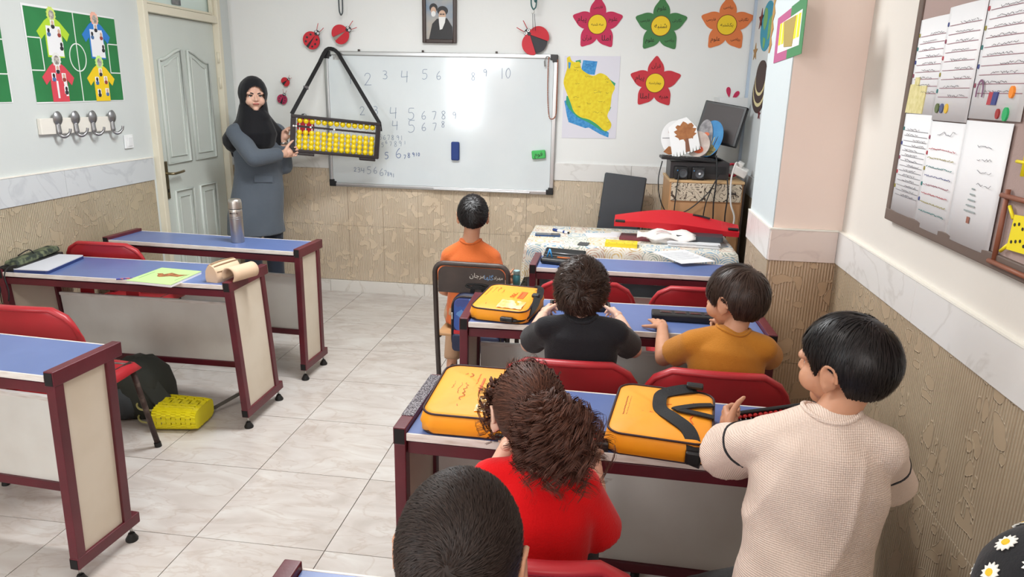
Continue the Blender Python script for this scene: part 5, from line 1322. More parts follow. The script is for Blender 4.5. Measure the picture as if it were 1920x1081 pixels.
prof = [(0.0, 0.0), (0.05, 0.0), (0.056, 0.02), (0.05, 0.052), (0.03, 0.078), (0.008, 0.086), (-0.014, 0.08), (-0.032, 0.056), (-0.036, 0.02), (-0.03, 0.0)]
vs = []; fs = []; N_ = 9; m_ = len(prof)
for j in range(N_+1):
    y = -0.085+0.17*j/N_; s = 1-0.25*abs(2*j/N_-1)**3
    for x, z in prof: vs.append((-0.05+x*s, y, z*(0.75+0.25*s)))
for j in range(N_):
    for i in range(m_): k = (i+1) % m_; fs.append((j*m_+i, j*m_+k, (j+1)*m_+k, (j+1)*m_+i))
fs.append(tuple(range(m_-1, -1, -1))); fs.append(tuple(N_*m_+i for i in range(m_)))
b = MB(); b.add(vs, fs); bb = b.build('case_body', M_beige, bp, smooth=False, angle=70)
for k, q in enumerate((3, 4, 5, 6)):
    x, z = prof[q]; MB().tube([(-0.05+x*(1-0.25*abs(2*j/8-1)**3)*1.02, -0.08+0.16*j/8, z*(0.75+0.25*(1-0.25*abs(2*j/8-1)**3))+0.002) for j in range(9)], 0.003, n=5).build('zip', M_beiged, bb, smooth=True)
fl = []
for i in range(15):
    a = rad(-50+260*i/14); fl.append((0.045+0.034*cos(a), 0.038+0.036*sin(a)))
vs = []; fs = []
for j in range(7):
    y = -0.075+0.15*j/6
    for x, z in fl: vs.append((x+0.02*j/6, y, z))
for j in range(6):
    for i in range(14): fs.append((j*15+i, (j+1)*15+i, (j+1)*15+i+1, j*15+i+1))
b = MB(); b.add(vs, fs); o = b.build('rolled_flap', M_beige, bp, smooth=True); s_ = o.modifiers.new('s', 'SOLIDIFY'); s_.thickness = 0.006; s_.offset = 0

# ------------------------------------------------------------------ first right desk and the teacher's table
pz = thing('pencil_case', 'open black pencil case with blue tool on the desk by the flowered cloth', 'pencil case', (-0.225, 3.675, TZ), rad(-12))
MB().box((0, -0.03, 0.016), (0.21, 0.075, 0.032)).build('case_base', M_black, pz, bevel=0.014, seg=3)
MB().box((0.0, 0.04, 0.040), (0.22, 0.07, 0.018), Matrix.Rotation(rad(28), 4, 'X')).build('case_lid', M_black, pz, bevel=0.008, seg=3)
MB().tube([(-0.10, 0.012, 0.046), (0.10, 0.012, 0.046)], 0.003, n=6).build('zip', M_hook, pz, smooth=True)
M_cyan = mat('cyan_plastic', (60, 150, 214), rough=0.4)
for s in (-1, 1): MB().tube([(-0.062, -0.03, 0.075), (-0.062+s*0.014, -0.03, 0.03)], 0.004, n=6).build('compass_leg', M_cyan, pz, smooth=True)
MB().tube([(-0.02, -0.03, 0.034), (0.05, -0.035, 0.036)], 0.004, n=6).build('orange_pencil', mat('orange_pencil', (210, 110, 50), rough=0.5), pz, smooth=True)
# sheet of paper lying across the desk edge and the cloth
sp = thing('paper_sheet', 'white sheet bridging the desk edge and the flowered cloth', 'paper', (0.415, 3.90, 0.766), rad(28))
MB().slab([(-0.105, -0.148), (0.105, -0.148), (0.105, 0.148), (-0.105, 0.148)], 0, 0.0008).build('sheet', M_paper, sp)
b = MB()
for k in range(7): b.ribbon([(-0.085, 0.09-0.025*k, 0.0012), (0.06+0.02*(k % 2), 0.09-0.025*k, 0.0012)], 0.002, 0.0004, (0, 0, 1))
o = b.build('handwriting', M_gy, sp); o['kind'] = 'stuff'
bl = thing('bottle', 'bottle with sky blue lid behind the mustard shirted boy', 'bottle', (0.752, 3.70, TZ), 0)
MB().lathe([(0.032, 0), (0.034, 0.006), (0.034, 0.05), (0.03, 0.058)], 20).build('bottle_body', mat('pale_blue_plastic', (170, 205, 220), rough=0.3), bl, angle=40)
MB().lathe([(0.036, 0.056), (0.038, 0.06), (0.038, 0.082), (0.034, 0.088)], 20).build('lid', mat('sky_blue_plastic', (96, 176, 206), rough=0.4), bl, angle=40)
CZ = 0.7542
def flatthing(nm, label, cat, x, y, rz, w, d, h, m, z=CZ, r=0.004, group=None):
    t = thing(nm, label, cat, (x, y, z), rad(rz), group)
    return t, MB().slab(rrect(w, d, min(r, w/2-0.001, d/2-0.001), 3), 0, h)
t, b = flatthing('phone', 'phone in a dark blue case on the flowered cloth', 'phone', -0.365, 4.365, 4, 0.155, 0.075, 0.008, None, r=0.01); b.build('phone_case', mat('navy_case', (36, 72, 120), rough=0.5), t)
MB().slab(rrect(0.145, 0.066, 0.007, 3), 0.008, 0.0092).build('screen', mat('phone_screen', (54, 62, 72), rough=0.12), t)
mk = thing('marker', 'whiteboard marker with dark blue cap on the flowered cloth', 'marker', (-0.29, 4.475, CZ+0.009), 0, None, rot=(0, pi/2, rad(-40)))
MB().tube([(0, 0, -0.03), (0, 0, 0.06)], 0.0085, n=12).build('barrel', M_paper, mk, angle=40); MB().tube([(0, 0, -0.068), (0, 0, -0.028)], 0.0095, n=12).build('cap', M_navy, mk, angle=40); MB().tube([(0, 0, 0.06), (0, 0, 0.068)], 0.006, n=12).build('end_plug', M_black, mk, angle=40); MB().lathe([(0.0088, 0.02), (0.0088, 0.035)], 12).build('label_band', M_navy, mk, angle=40)
for k, (lb, x, y, rz, w, d) in enumerate((('white sheet on the flowered cloth left of the red case', -0.04, 4.45, 12, 0.19, 0.145), ('folded white sheet against the maroon folder', 0.06, 4.50, -15, 0.10, 0.14))):
    t, b = flatthing('paper_sheet', lb, 'paper', x, y, rz, w, d, 0.001, None, z=CZ+0.0012*k, r=0.001); b.build('sheet', M_paper, t)
t, b = flatthing('folder', 'maroon folder under the red case', 'folder', 0.19, 4.40, -6, 0.22, 0.16, 0.012, None, z=CZ+0.0026); b.build('cover', mat('maroon_cover', (120, 52, 62), rough=0.4), t)
t, b = flatthing('crayon_box', 'flat yellow box on the flowered cloth', 'box', 0.085, 4.165, -3, 0.185, 0.105, 0.022, None, r=0.002); b.build('box_body', M_lem, t)
o = MB().box((0, 0.012, 0.0222), (0.15, 0.055, 0.001)).build('box_label', mat('box_label', (246, 226, 90), rough=0.5, c2=(210, 180, 60), scale=50), t)
for k in range(4): MB().box((-0.07+0.045*k, -0.04, 0.0224), (0.006, 0.004, 0.001)).build('box_dot', M_bk, t)
t, b = flatthing('slate', 'small dark grey card at the cloth front corner', 'card', -0.135, 4.15, -8, 0.06, 0.085, 0.004, None, r=0.006); b.build('card', M_gchair, t)
stk = thing('paper_stack', 'stack of worksheets under the black folder', 'papers', (0.51, 4.30, CZ), rad(-4))
for k in range(7):
    o = MB().box((0, 0, 0.004), (0.29, 0.205, 0.0036)).build('sheet', M_paper, stk); o.location = (0.006*sin(k*2.1), 0.005*cos(k*1.7), 0.0042*k-0.002); o.rotation_euler = (0, 0, rad(3*sin(k*3.3)))
t, b = flatthing('folder', 'black folder on the stack of worksheets', 'folder', 0.545, 4.34, -5, 0.27, 0.20, 0.03, None, z=CZ+0.0315, r=0.012); b.build('cover', M_gchair, t)
def lump(nm, m, parent, prof, seed, amp):
    """soft rounded heap from a stack of outlines (scale, z)"""
    r = random.Random(seed); vs = []; fs = []; n = 28
    ph = [r.random()*6.28 for _ in range(6)]
    for k, (a, b_, z, ox) in enumerate(prof):
        for i in range(n):
            th = 2*pi*i/n; q = 1+amp*(sin(3*th+ph[0]+k)+0.6*sin(5*th+ph[1]-k)+0.5*sin(9*th+ph[2]))
            vs.append((ox+a*cos(th)*q, b_*sin(th)*q, z+0.004*sin(7*th+ph[3])))
    for k in range(len(prof)-1):
        for i in range(n): j = (i+1) % n; fs.append((k*n+i, k*n+j, (k+1)*n+j, (k+1)*n+i))
    fs.append(tuple(range(n-1, -1, -1))); fs.append(tuple((len(prof)-1)*n+i for i in range(n)))
    mb = MB(); mb.add(vs, fs); return mb.build(nm, m, parent, smooth=True)
M_plas = mat('white_carrier_plastic', (232, 226, 222), rough=0.35, bump=0.35, bscale=22)
pl = thing('plastic_bag', 'crumpled white carrier bag squeezed under the red case', 'bag', (0.335, 4.34, CZ+0.001), rad(-6))
lump('bag_heap', M_plas, pl, [(0.085, 0.07, 0.0, 0), (0.10, 0.085, 0.02, 0), (0.095, 0.07, 0.045, 0), (0.05, 0.04, 0.06, 0)], 4, 0.05)
vs = []; fs = []
for i in range(13):
    for j in range(5):
        u = i/12; v = j/4
        vs.append((-0.15+0.34*u, -0.105-0.004*sin(u*9)+0.05*v, 0.035+0.055*v*(1-0.35*abs(2*u-1.2))+0.010*sin(u*14+v*3)))
for i in range(12):
    for j in range(4):
        if 4 <= i <= 6 and j == 2: continue
        fs.append((i*5+j, (i+1)*5+j, (i+1)*5+j+1, i*5+j+1))
b = MB(); b.add(vs, fs); o = b.build('handle_panel', M_plas, pl, smooth=True); s_ = o.modifiers.new('s', 'SOLIDIFY'); s_.thickness = 0.002
M_rcase = mat('scarlet_nylon', (204, 26, 40), rough=0.42, bump=0.1, bscale=25)
rc = thing('long_case', 'long scarlet fabric case lying on the white bag and folders', 'case', (0.41, 4.42, 0.843), 0, None, rot=(rad(10), rad(1.5), rad(-2)))
L_ = 0.74; vs = []; fs = []; n = 20
sec = lambda u: (0.055+0.085*(1-abs(2*u-1)**1.6), 0.022+0.010*sin(pi*u))
for i in range(n+1):
    u = i/n; d_, h_ = sec(u); x = -L_/2+L_*u
    for k, (yy, zz) in enumerate(((-0.06, -0.7), (-0.062, 0.9), (-0.045, 1.05), (d_*0.6, 1.5+0.7*sin(pi*u)), (d_, 0.8), (d_, -0.5), (0.0, -0.9))):
        vs.append((x, yy+0.004*sin(u*11+k), zz*h_*0.85+0.008*sin(u*5)))
for i in range(n):
    for k in range(7): l = (k+1) % 7; fs.append((i*7+k, i*7+l, (i+1)*7+l, (i+1)*7+k))
fs.append(tuple(range(6, -1, -1))); fs.append(tuple(n*7+k for k in range(7)))
b = MB(); b.add(vs, fs); rb = b.build('case_body', M_rcase, rc, smooth=False, angle=38)
MB().ribbon(bez([(0.10, 0.062, 0.0545), (0.15, 0.052, 0.0535), (0.2, 0.03, 0.049)], 4), 0.014, 0.003, (0, -0.2, 1)).build('strap', M_strap, rc)
for x, y in ((-0.335, -0.05), (0.335, -0.045)): MB().box((x, y, 0.02), (0.06, 0.022, 0.012)).build('corner_tab', M_black, rc, bevel=0.003)

# ------------------------------------------------------------------ on the cabinet
CT = 1.077
M_dvd = mat('black_case_plastic', (46, 42, 44), rough=0.4)
dv = thing('player_box', 'wide black electronic box on the cabinet', 'electronics', (0.575, 5.03, CT), rad(1))
MB().box((0, 0, 0.055), (0.38, 0.30, 0.11)).build('housing', M_dvd, dv, bevel=0.004)
MB().box((0, -0.151, 0.06), (0.34, 0.003, 0.05)).build('front_panel', M_black, dv)
for k, x in enumerate((0.455, 0.565)):
    sp_ = thing('speaker', ('small black speaker with crumpled grille, left of the pair' if k == 0 else 'small black speaker with round cone, right of the pair'), 'speaker', (x, 4.84, CT), rad(6-8*k), 'pair of small speakers on the cabinet')
    MB().box((0, 0, 0.042), (0.085, 0.06, 0.084)).build('housing', M_black, sp_, bevel=0.010, seg=3)
    g = MB().lathe([(0.026, 0), (0.028, 0.004), (0.022, 0.004), (0.010, -0.004), (0.0, -0.003)], 20, Matrix.Translation((0.008, -0.031, 0.042)) @ Matrix.Rotation(pi/2, 4, 'X')).build('cone', mat('speaker_grey', (84, 88, 92), rough=0.35, metal=0.4), sp_, smooth=False, angle=40)
    if k == 1: MB().lathe([(0.008, 0), (0.006, 0.004), (0.0, 0.005)], 12, Matrix.Translation((0.008, -0.034, 0.042)) @ Matrix.Rotation(pi/2, 4, 'X')).build('dust_cap', M_paper, g, angle=40)
    MB().box((-0.028, -0.0305, 0.06), (0.006, 0.003, 0.006)).build('lamp', M_cyan, sp_)
kb = thing('keyboard', 'thin black keyboard resting on top of the electronic box', 'keyboard', (0.50, 4.93, CT+0.1125), 0, None, rot=(0, rad(2.5), rad(3)))
MB().box((0, 0, 0.014), (0.36, 0.15, 0.018)).build('keyboard_base', M_black, kb, bevel=0.004)
for r_ in range(4):
    for c in range(14): MB().box((-0.155+0.0235*c, -0.045+0.026*r_, 0.0245), (0.019, 0.020, 0.004)).build('key', M_dvd, kb)
mo = thing('monitor', 'black flat monitor leaning tilted on the cabinet', 'monitor', (0.665, 5.10, CT+0.118), 0, None, rot=(rad(-14), rad(8), rad(-30)))
MB().box((0, 0, 0.24), (0.30, 0.04, 0.27)).build('bezel', M_black, mo, bevel=0.006)
MB().box((0, -0.0205, 0.24), (0.26, 0.002, 0.24)).build('screen', mat('screen_off', (62, 54, 54), rough=0.5), mo)
MB().box((0, 0.01, 0.06), (0.05, 0.03, 0.12)).build('neck', M_black, mo, bevel=0.004); MB().box((0, 0.0, 0.006), (0.18, 0.14, 0.012)).build('stand', M_black, mo, bevel=0.004)
# painted boards standing against the monitor
KZ = CT+0.141
M_btree = mat('bark_paint', (150, 92, 50), rough=0.7, c2=(172, 112, 66), scale=40); M_sky = mat('sky_paint', (44, 124, 186), rough=0.6, c2=(70, 146, 200), scale=14)
def plaque(label, x, y, w, h, rot, m, nm='painted_board', oval=True):
    t = thing(nm, label, 'artwork', (x, y, KZ), 0, 'painted boards on the keyboard', rot=rot)
    P = ellp(0, h/2, w/2, h/2, 36) if oval else [(-w/2, 0.0), (w/2, 0.04), (w/2-0.01, h*0.72), (w*0.15, h), (-w*0.15, h*0.97), (-w/2-0.005, h*0.80)]
    MB().flat(P, 0.003, -0.003).build('board', m, t)
    return t
M_pw = mat('paint_white', (236, 236, 236), rough=0.5)
t1 = plaque('white oval board with brown painted leaves, at the left', 0.425, 4.94, 0.20, 0.235, (rad(-14), rad(-3), rad(4)), M_pw)
MB().flat(ellp(-0.03, 0.165, 0.022, 0.026, 7), 0, -0.0042).build('leaf', M_btree, t1); MB().flat([(-0.085, 0.03), (-0.05, 0.065), (-0.02, 0.06), (0.0, 0.04), (-0.01, 0.012), (-0.05, 0.01)], 0, -0.0042).build('leaf', M_btree, t1); MB().box((-0.04, -0.0035, 0.12), (0.10, 0.001, 0.003)).build('branch', M_bk, t1)
t2 = plaque('white board with a painted brown tree, in front', 0.49, 4.895, 0.185, 0.26, (rad(-16), rad(-10), rad(0)), M_pw, oval=False)
cr_ = [(0.008+ (0.066+0.012*sin(i*2.3))*cos(rad(i*12)), 0.165+(0.060+0.012*sin(i*1.7+1))*sin(rad(i*12))) for i in range(30)]
MB().flat(cr_, 0, -0.0042).build('tree_crown', M_btree, t2); MB().flat([(-0.004, 0.03), (0.026, 0.034), (0.022, 0.12), (0.002, 0.12)], 0, -0.0046).build('tree_trunk', mat('trunk_paint', (128, 84, 62), rough=0.7), t2)
for k in range(9): MB().flat([(-0.085+0.021*k, 0.004+0.004*k), (-0.079+0.021*k, 0.004+0.004*k), (-0.081+0.021*k, 0.032+0.004*k+0.006*(k % 2))], 0, -0.0044).build('grass_blade', mat('grass_paint', (54, 70, 44)), t2)
t3 = plaque('blue oval board with painted reeds, at the right', 0.605, 4.97, 0.155, 0.245, (rad(-12), rad(14), rad(-18)), M_sky)
MB().flat([(-0.06, 0.05), (-0.03, 0.085), (0.0, 0.075), (0.03, 0.09), (0.062, 0.065), (0.04, 0.02), (0.0, 0.002), (-0.04, 0.02)], 0, -0.0042).build('reed_bank', mat('reed_paint', (170, 156, 96), rough=0.7, c2=(96, 90, 58), scale=60), t3)
for k in range(6): MB().flat([(-0.045+0.016*k, 0.07), (-0.041+0.016*k, 0.07), (-0.040+0.017*k, 0.135+0.01*(k % 3)), (-0.046+0.017*k, 0.135)], 0, -0.0046).build('reed', M_bk if k % 2 else mat('reed_pale', (196, 186, 130)), t3)
t4 = plaque('pale round board with an orange painted sun, low in front of the blue one', 0.545, 4.925, 0.16, 0.17, (rad(-15), rad(6), rad(-6)), mat('paint_pale', (214, 200, 190), c2=(190, 170, 160), scale=20))
MB().flat(ellp(0.01, 0.05, 0.035, 0.025, 16), 0, -0.0042).build('painted_sun', mat('sun_paint', (236, 120, 70), c2=(220, 70, 40), scale=40), t4)
t5 = plaque('grey round board with an owl-like pattern behind the tree board', 0.59, 4.955, 0.10, 0.245, (rad(-12), rad(4), rad(-8)), mat('paint_grey', (190, 188, 190), c2=(110, 108, 112), scale=18))
MB().flat(ellp(0.01, 0.15, 0.018, 0.012, 12), 0, -0.0042).build('painted_beak', mat('beak_paint', (226, 120, 80)), t5)
# tape roll, adaptor, shelf tray, cables
tp_ = thing('tape_roll', 'roll of red tape at the cabinet right end', 'tape', (0.80, 4.99, CT+0.056), 0, None, rot=(rad(80), 0, rad(20)))
MB().tube([(0.04*cos(rad(a)), 0.04*sin(rad(a)), 0) for a in range(0, 360, 15)], 0.016, n=10, closed=True, flat=(0.5, 1.3, (0, 0, 1))).build('roll', mat('red_tape', (180, 36, 56), rough=0.3), tp_, smooth=True)
ad = thing('power_adaptor', 'white mains adaptor block hanging at the cabinet edge', 'adaptor', (0.838, 4.88, CT+0.062), 0, None, rot=(rad(10), rad(24), rad(-15)))
M_wpl = mat('white_plastic', (220, 218, 214), rough=0.4)
MB().box((0, 0, 0), (0.095, 0.06, 0.055)).build('block', M_wpl, ad, bevel=0.008, seg=3); MB().box((-0.02, 0, 0.04), (0.04, 0.045, 0.03)).build('plug', M_wpl, ad, bevel=0.006)
for k, (lb, m, pts, r_) in enumerate((('white cable looping down the cabinet side', M_wpl, [(0.81, 4.80, 1.18), (0.785, 4.76, 1.20), (0.765, 4.755, 1.10), (0.775, 4.75, 0.95), (0.81, 4.76, 0.85), (0.80, 4.77, 0.74)], 0.006),
        ('black cable drooping from the keyboard in a wide arc', M_black, [(0.33, 4.84, 1.19), (0.31, 4.785, 1.08), (0.33, 4.77, 0.95), (0.39, 4.765, 0.86), (0.50, 4.765, 0.88), (0.62, 4.765, 0.99), (0.67, 4.765, 1.08)], 0.004),
        ('black cable hanging from the left speaker', M_black, [(0.44, 4.80, 1.12), (0.43, 4.77, 1.02), (0.425, 4.765, 0.88), (0.42, 4.77, 0.60)], 0.004),
        ('black cable hanging straight down the cabinet middle', M_black, [(0.665, 4.80, 1.24), (0.675, 4.765, 1.10), (0.67, 4.76, 0.95), (0.675, 4.765, 0.80), (0.65, 4.77, 0.55)], 0.005),
        ('second black cable beside the middle one', M_black, [(0.69, 4.79, 1.12), (0.64, 4.765, 1.0), (0.615, 4.762, 0.88), (0.60, 4.77, 0.55)], 0.004),
        ('black cable near the cabinet right edge', M_black, [(0.745, 4.79, 1.10), (0.755, 4.765, 1.0), (0.75, 4.76, 0.85), (0.765, 4.765, 0.7), (0.755, 4.77, 0.40)], 0.005))):
    t = thing('cable', lb, 'cable', pts[0]); p0 = Vector(pts[0])
    MB().tube([p-p0 for p in bez(pts, 6)], r_, n=6).build('cord', m, t, smooth=True)
ty = thing('wall_tray', 'frosted white plastic tray fixed in the room corner behind the monitor', 'tray', (0.80, 5.31, 1.50), rad(0))
M_fr = mat('frosted_white_plastic', (226, 228, 230), rough=0.25)
MB().box((0, 0, 0.0), (0.19, 0.20, 0.006)).build('tray_floor', M_fr, ty); MB().box((0, -0.098, 0.05), (0.19, 0.004, 0.10)).build('tray_front', M_fr, ty); MB().box((-0.095, 0, 0.05), (0.004, 0.20, 0.10), Matrix.Rotation(rad(-12), 4, 'Y')).build('tray_side', M_fr, ty)
pe = thing('petal_sticker', 'pair of crimson paper petals on the wall above the tray', 'decoration', (0.815, YW-0.001, 1.625))
for cx, cz, a in ((-0.02, 0.01, 10), (0.03, -0.012, -35)):
    b = MB(); q = [(0.02*sin(rad(t))*sin(rad(t/2)), -0.036*cos(rad(t))) for t in range(0, 360, 20)]
    ca, sa_ = cos(rad(a)), sin(rad(a)); b.flat([(cx+x*ca-z*sa_, cz+x*sa_+z*ca) for x, z in q], 0, -0.003); b.build('petal', M_pink, pe)
# papers and a wall chart behind the table on the right wall
wc = thing('wall_chart', 'small blue and white chart on the right wall low behind the table', 'chart', (XR-0.009, 4.35, 0.72), -pi/2)
MB().flat([(-0.17, -0.22), (0.17, -0.22), (0.17, 0.22), (-0.17, 0.22)], 0, -0.002).build('sheet', mat('chart_pale', (206, 216, 226), rough=0.6), wc)
for r_ in range(4):
    for c in range(3): MB().flat([(-0.13+0.09*c, -0.17+0.09*r_), (-0.06+0.09*c, -0.17+0.09*r_), (-0.06+0.09*c, -0.10+0.09*r_), (-0.13+0.09*c, -0.10+0.09*r_)], 0, -0.003).build('chart_cell', mat('chart_blue', (126, 150, 186), rough=0.6), wc)

# ------------------------------------------------------------------ big teaching abacus hung on the whiteboard corner
M_abk = mat('abacus_frame_black', (38, 30, 32), rough=0.4); M_abs = mat('abacus_side_grey', (84, 80, 82), rough=0.5); M_yb = mat('yellow_beads', (236, 206, 16), rough=0.32)
u_ = Vector((0.57, 0.27, -0.058)).normalized(); AL = 0.625; AH = 0.262; AD = 0.05
ab = thing('teaching_abacus', 'large black abacus with yellow beads hanging by a strap on the whiteboard', 'abacus', (-1.985, 5.06, 1.262))
yv = Vector((-0.27, 0.57, 0)).normalized(); zv = u_.cross(yv).normalized(); yv = zv.cross(u_)
ab.rotation_euler = Matrix((u_, yv, zv)).transposed().to_euler()
fb = 0.022
MB().box((0, 0, AH/2-fb/2), (AL, AD, fb)).build('frame_bar', M_abk, ab, bevel=0.003); MB().box((0, 0, -AH/2+fb/2), (AL, AD, fb)).build('frame_bar', M_abk, ab, bevel=0.003)
MB().box((-AL/2+0.018, 0, 0), (0.036, AD, AH-2*fb)).build('frame_bar', M_abk, ab, bevel=0.003); MB().box((AL/2-0.014, 0, 0), (0.028, AD, AH-2*fb)).build('frame_bar', M_abk, ab, bevel=0.003)
MB().box((AL/2+0.002, 0.0, -0.01), (0.004, AD-0.006, AH-0.03)).build('side_plate', M_abs, ab)
bm2 = MB().box((0.002, 0, 0.052), (AL-0.06, 0.014, 0.014)).build('beam', M_abk, ab)
for x in (-0.275, -0.292, -0.175, -0.012): MB().ell((x, -0.0275 if x < -0.26 else -0.008, 0.052), (0.007, 0.003, 0.007), n=10, m=6).build('marker_dot', M_eye, bm2, smooth=True)
for x in (-0.20, 0.235): MB().box((x, 0, -AH/2-0.009), (0.115, AD, 0.018)).build('foot', M_abk, ab, bevel=0.004)
ym = bead_mesh(0.0198, 0.034, M_yb)
for i in range(13):
    x = -AL/2+0.062+i*0.0425
    MB().tube([(x, 0, -AH/2+fb), (x, 0, AH/2-fb)], 0.0045, n=6).build('rod', M_rod, ab, smooth=True)
    for z in [-AH/2+fb+0.034*(k+0.5) for k in range(4)]+[AH/2-fb-0.0165]:
        o = bpy.data.objects.new('bead', ym); col.objects.link(o); o.parent = ab; o.location = (x, 0, z)
Mi = ab.matrix_basis.inverted()
bpy.context.view_layer.update(); Mi = ab.matrix_world.inverted()
ptsw = [ab.matrix_world @ Vector((-AL/2+0.006, 0, AH/2)), Vector((-2.19, 5.33, 1.78)), Vector((-2.155, 5.385, 1.874)), Vector((-2.10, 5.385, 1.8795)), Vector((-2.06, 5.38, 1.850)), ab.matrix_world @ Vector((AL/2-0.006, 0, AH/2)), ab.matrix_world @ Vector((AL/2+0.006, 0, AH/2-0.06))]
pp = [Mi @ p for p in ptsw]
path = [pp[0].lerp(pp[1], k/6) for k in range(6)]+bez(pp[1:5], 3)+[pp[4].lerp(pp[5], k/8) for k in range(1, 9)]+[pp[6]]
sb = MB().ribbon(path, 0.028, 0.0022, (0, -1, 0.05)).build('strap', M_strap, ab)
q = pp[0].lerp(pp[1], 0.5); MB().box(q, (0.036, 0.008, 0.026)).build('buckle', M_abs, sb, bevel=0.003)

# ------------------------------------------------------------------ on the floor between the left desks
M_olive2 = mat('dark_green_nylon', (52, 56, 50), rough=0.7, bump=0.12, bscale=60); M_grey2 = mat('slate_nylon', (70, 76, 80), rough=0.7, bump=0.12, bscale=60); M_web = mat('olive_webbing', (84, 80, 72), rough=0.7)
bk = thing('backpack', 'dark green backpack slumped on the floor under the desk', 'backpack', (-2.30, 3.10, 0), rad(-12))
lump('pack_body', M_olive2, bk, [(0.17, 0.13, 0.0, -0.02), (0.20, 0.15, 0.04, -0.02), (0.19, 0.15, 0.13, -0.02), (0.15, 0.12, 0.22, -0.01), (0.08, 0.07, 0.275, 0.0), (0.02, 0.02, 0.285, 0)], 8, 0.04)
lump('front_pocket', M_grey2, bk, [(0.11, 0.05, 0.01, -0.06), (0.125, 0.07, 0.05, -0.06), (0.12, 0.065, 0.12, -0.06), (0.08, 0.04, 0.165, -0.06)], 3, 0.04).location = (0, -0.115, 0)
b = MB(); b.ribbon(bez([(0.02, -0.02, 0.25), (0.10, -0.06, 0.20), (0.17, -0.06, 0.12), (0.235, -0.05, 0.055)], 6), 0.085, 0.022, (0.5, -0.5, 1)); st = b.build('shoulder_strap', M_olive2, bk, bevel=0.006)
MB().box((0.25, -0.045, 0.045), (0.05, 0.04, 0.012), Matrix.Rotation(rad(25), 4, 'Y')).build('buckle', M_web, st, bevel=0.003)
b = MB(); b.ribbon(bez([(0.24, -0.05, 0.045), (0.27, -0.06, 0.012), (0.31, -0.02, 0.012), (0.36, 0.09, 0.03), (0.40, 0.20, 0.055), (0.425, 0.27, 0.07)], 6), 0.022, 0.003, (0.2, -0.3, 1)); b.build('loose_strap', M_web, st)
MB().tube(bez([(-0.12, -0.19, 0.05), (-0.08, -0.21, 0.12), (0.02, -0.205, 0.15)], 5), 0.006, n=6).build('zip', mat('orange_zip', (190, 120, 30), rough=0.5), bk, smooth=True)
# woven yellow basket: bands built as geometry
M_yw = mat('yellow_basket_strip', (240, 226, 20), rough=0.38); M_yh = mat('yellow_handle', (196, 190, 120), rough=0.45)
bs = thing('basket', 'bright yellow woven plastic basket tipped on its side on the floor', 'basket', (-2.015, 2.985, 0.0), 0, None, rot=(0, 0, rad(4)))
nb_, rows = 26, 9; hw_, hd_ = 0.055, 0.10
def bask(s, t_):   # s round the mouth outline 0..1, t_ 0 (mouth) .. 1 (bottom); axis along +x
    a = 2*pi*s; k = 1.05-0.12*t_
    cy, cz = abs(cos(a))**0.55*math.copysign(1, cos(a)), abs(sin(a))**0.55*math.copysign(1, sin(a))
    return Vector((-0.10+0.21*t_, cy*hd_*k, 0.058+cz*hw_*k*(1.0 if t_ < 0.99 else 0.9)))
for r_ in range(rows):
    vs = []; fs = []; m = nb_*2
    for i in range(m):
        s = i/m; c = bask(s, (r_+0.5)/rows); out = (c-Vector((c.x, 0, 0.058))).normalized()
        lift = 0.0035*(1 if (i//1+r_) % 2 == 0 else -0.4)
        for dt in (-0.44, 0.44):
            p = bask(s, (r_+0.5+dt)/rows); vs.append(p+out*lift)
    for i in range(m): j = (i+1) % m; fs.append((2*i, 2*j, 2*j+1, 2*i+1))
    b = MB(); b.add(vs, fs); o = b.build('woven_band', M_yw, bs); s_ = o.modifiers.new('s', 'SOLIDIFY'); s_.thickness = 0.002
for i in range(nb_):
    s = i/nb_; p = [bask(s, t_/6) for t_ in range(7)]
    MB().ribbon(p, 0.014, 0.0015, [(x-Vector((x.x, 0, 0.058))) for x in p]).build('stake', M_yw, bs)
o = MB(); P = [bask(i/30, 1.0) for i in range(30)]; o.add(P, [tuple(range(30))]); o.build('basket_bottom', M_yw, bs)
for z in (0.03, 0.095): MB().tube(bez([(-0.09, 0.07, z), (-0.18, 0.055, z+0.004), (-0.225, 0.0, z), (-0.18, -0.055, z-0.006), (-0.09, -0.07, z)], 7), 0.005, n=6).build('handle', M_yh, bs, smooth=True)

# ------------------------------------------------------------------ backpack hanging on the metal chair
M_nav2 = mat('navy_nylon', (30, 36, 66), rough=0.6, bump=0.1, bscale=60)
def splash():
    m = bpy.data.materials.new('printed_splotches'); m.use_nodes = True
    nt = m.node_tree; N = nt.nodes; L = nt.links; b = N['Principled BSDF']; tc = N.new('ShaderNodeTexCoord')
    v = N.new('ShaderNodeTexVoronoi'); v.inputs['Scale'].default_value = 22; L.new(tc.outputs['Object'], v.inputs['Vector'])
    s = N.new('ShaderNodeSeparateColor'); L.new(v.outputs['Color'], s.inputs[0])
    r = N.new('ShaderNodeValToRGB'); r.color_ramp.interpolation = 'CONSTANT'; e = r.color_ramp.elements
    e[0].position = 0; e[0].color = (*lin((52, 84, 160)), 1); e[1].position = 0.55; e[1].color = (*lin((96, 140, 200)), 1)
    for p, c in ((0.68, (228, 200, 204)), (0.78, (196, 60, 66)), (0.86, (60, 74, 140)), (0.93, (240, 232, 226))): x = e.new(p); x.color = (*lin(c), 1)
    L.new(s.outputs[0], r.inputs['Fac']); L.new(r.outputs['Color'], b.inputs['Base Color']); b.inputs['Roughness'].default_value = 0.4
    return m
cbk = thing('backpack', 'blue printed school backpack hanging behind the metal chair', 'backpack', (-0.60, 3.275, 0.37), rad(-4))
out = rrect(0.26, 0.30, 0.07, 6, 0, 0.15)
b = MB(); b.flat(out, 0.05, -0.03); b.build('pack_body', M_nav2, cbk, bevel=0.02, seg=3)
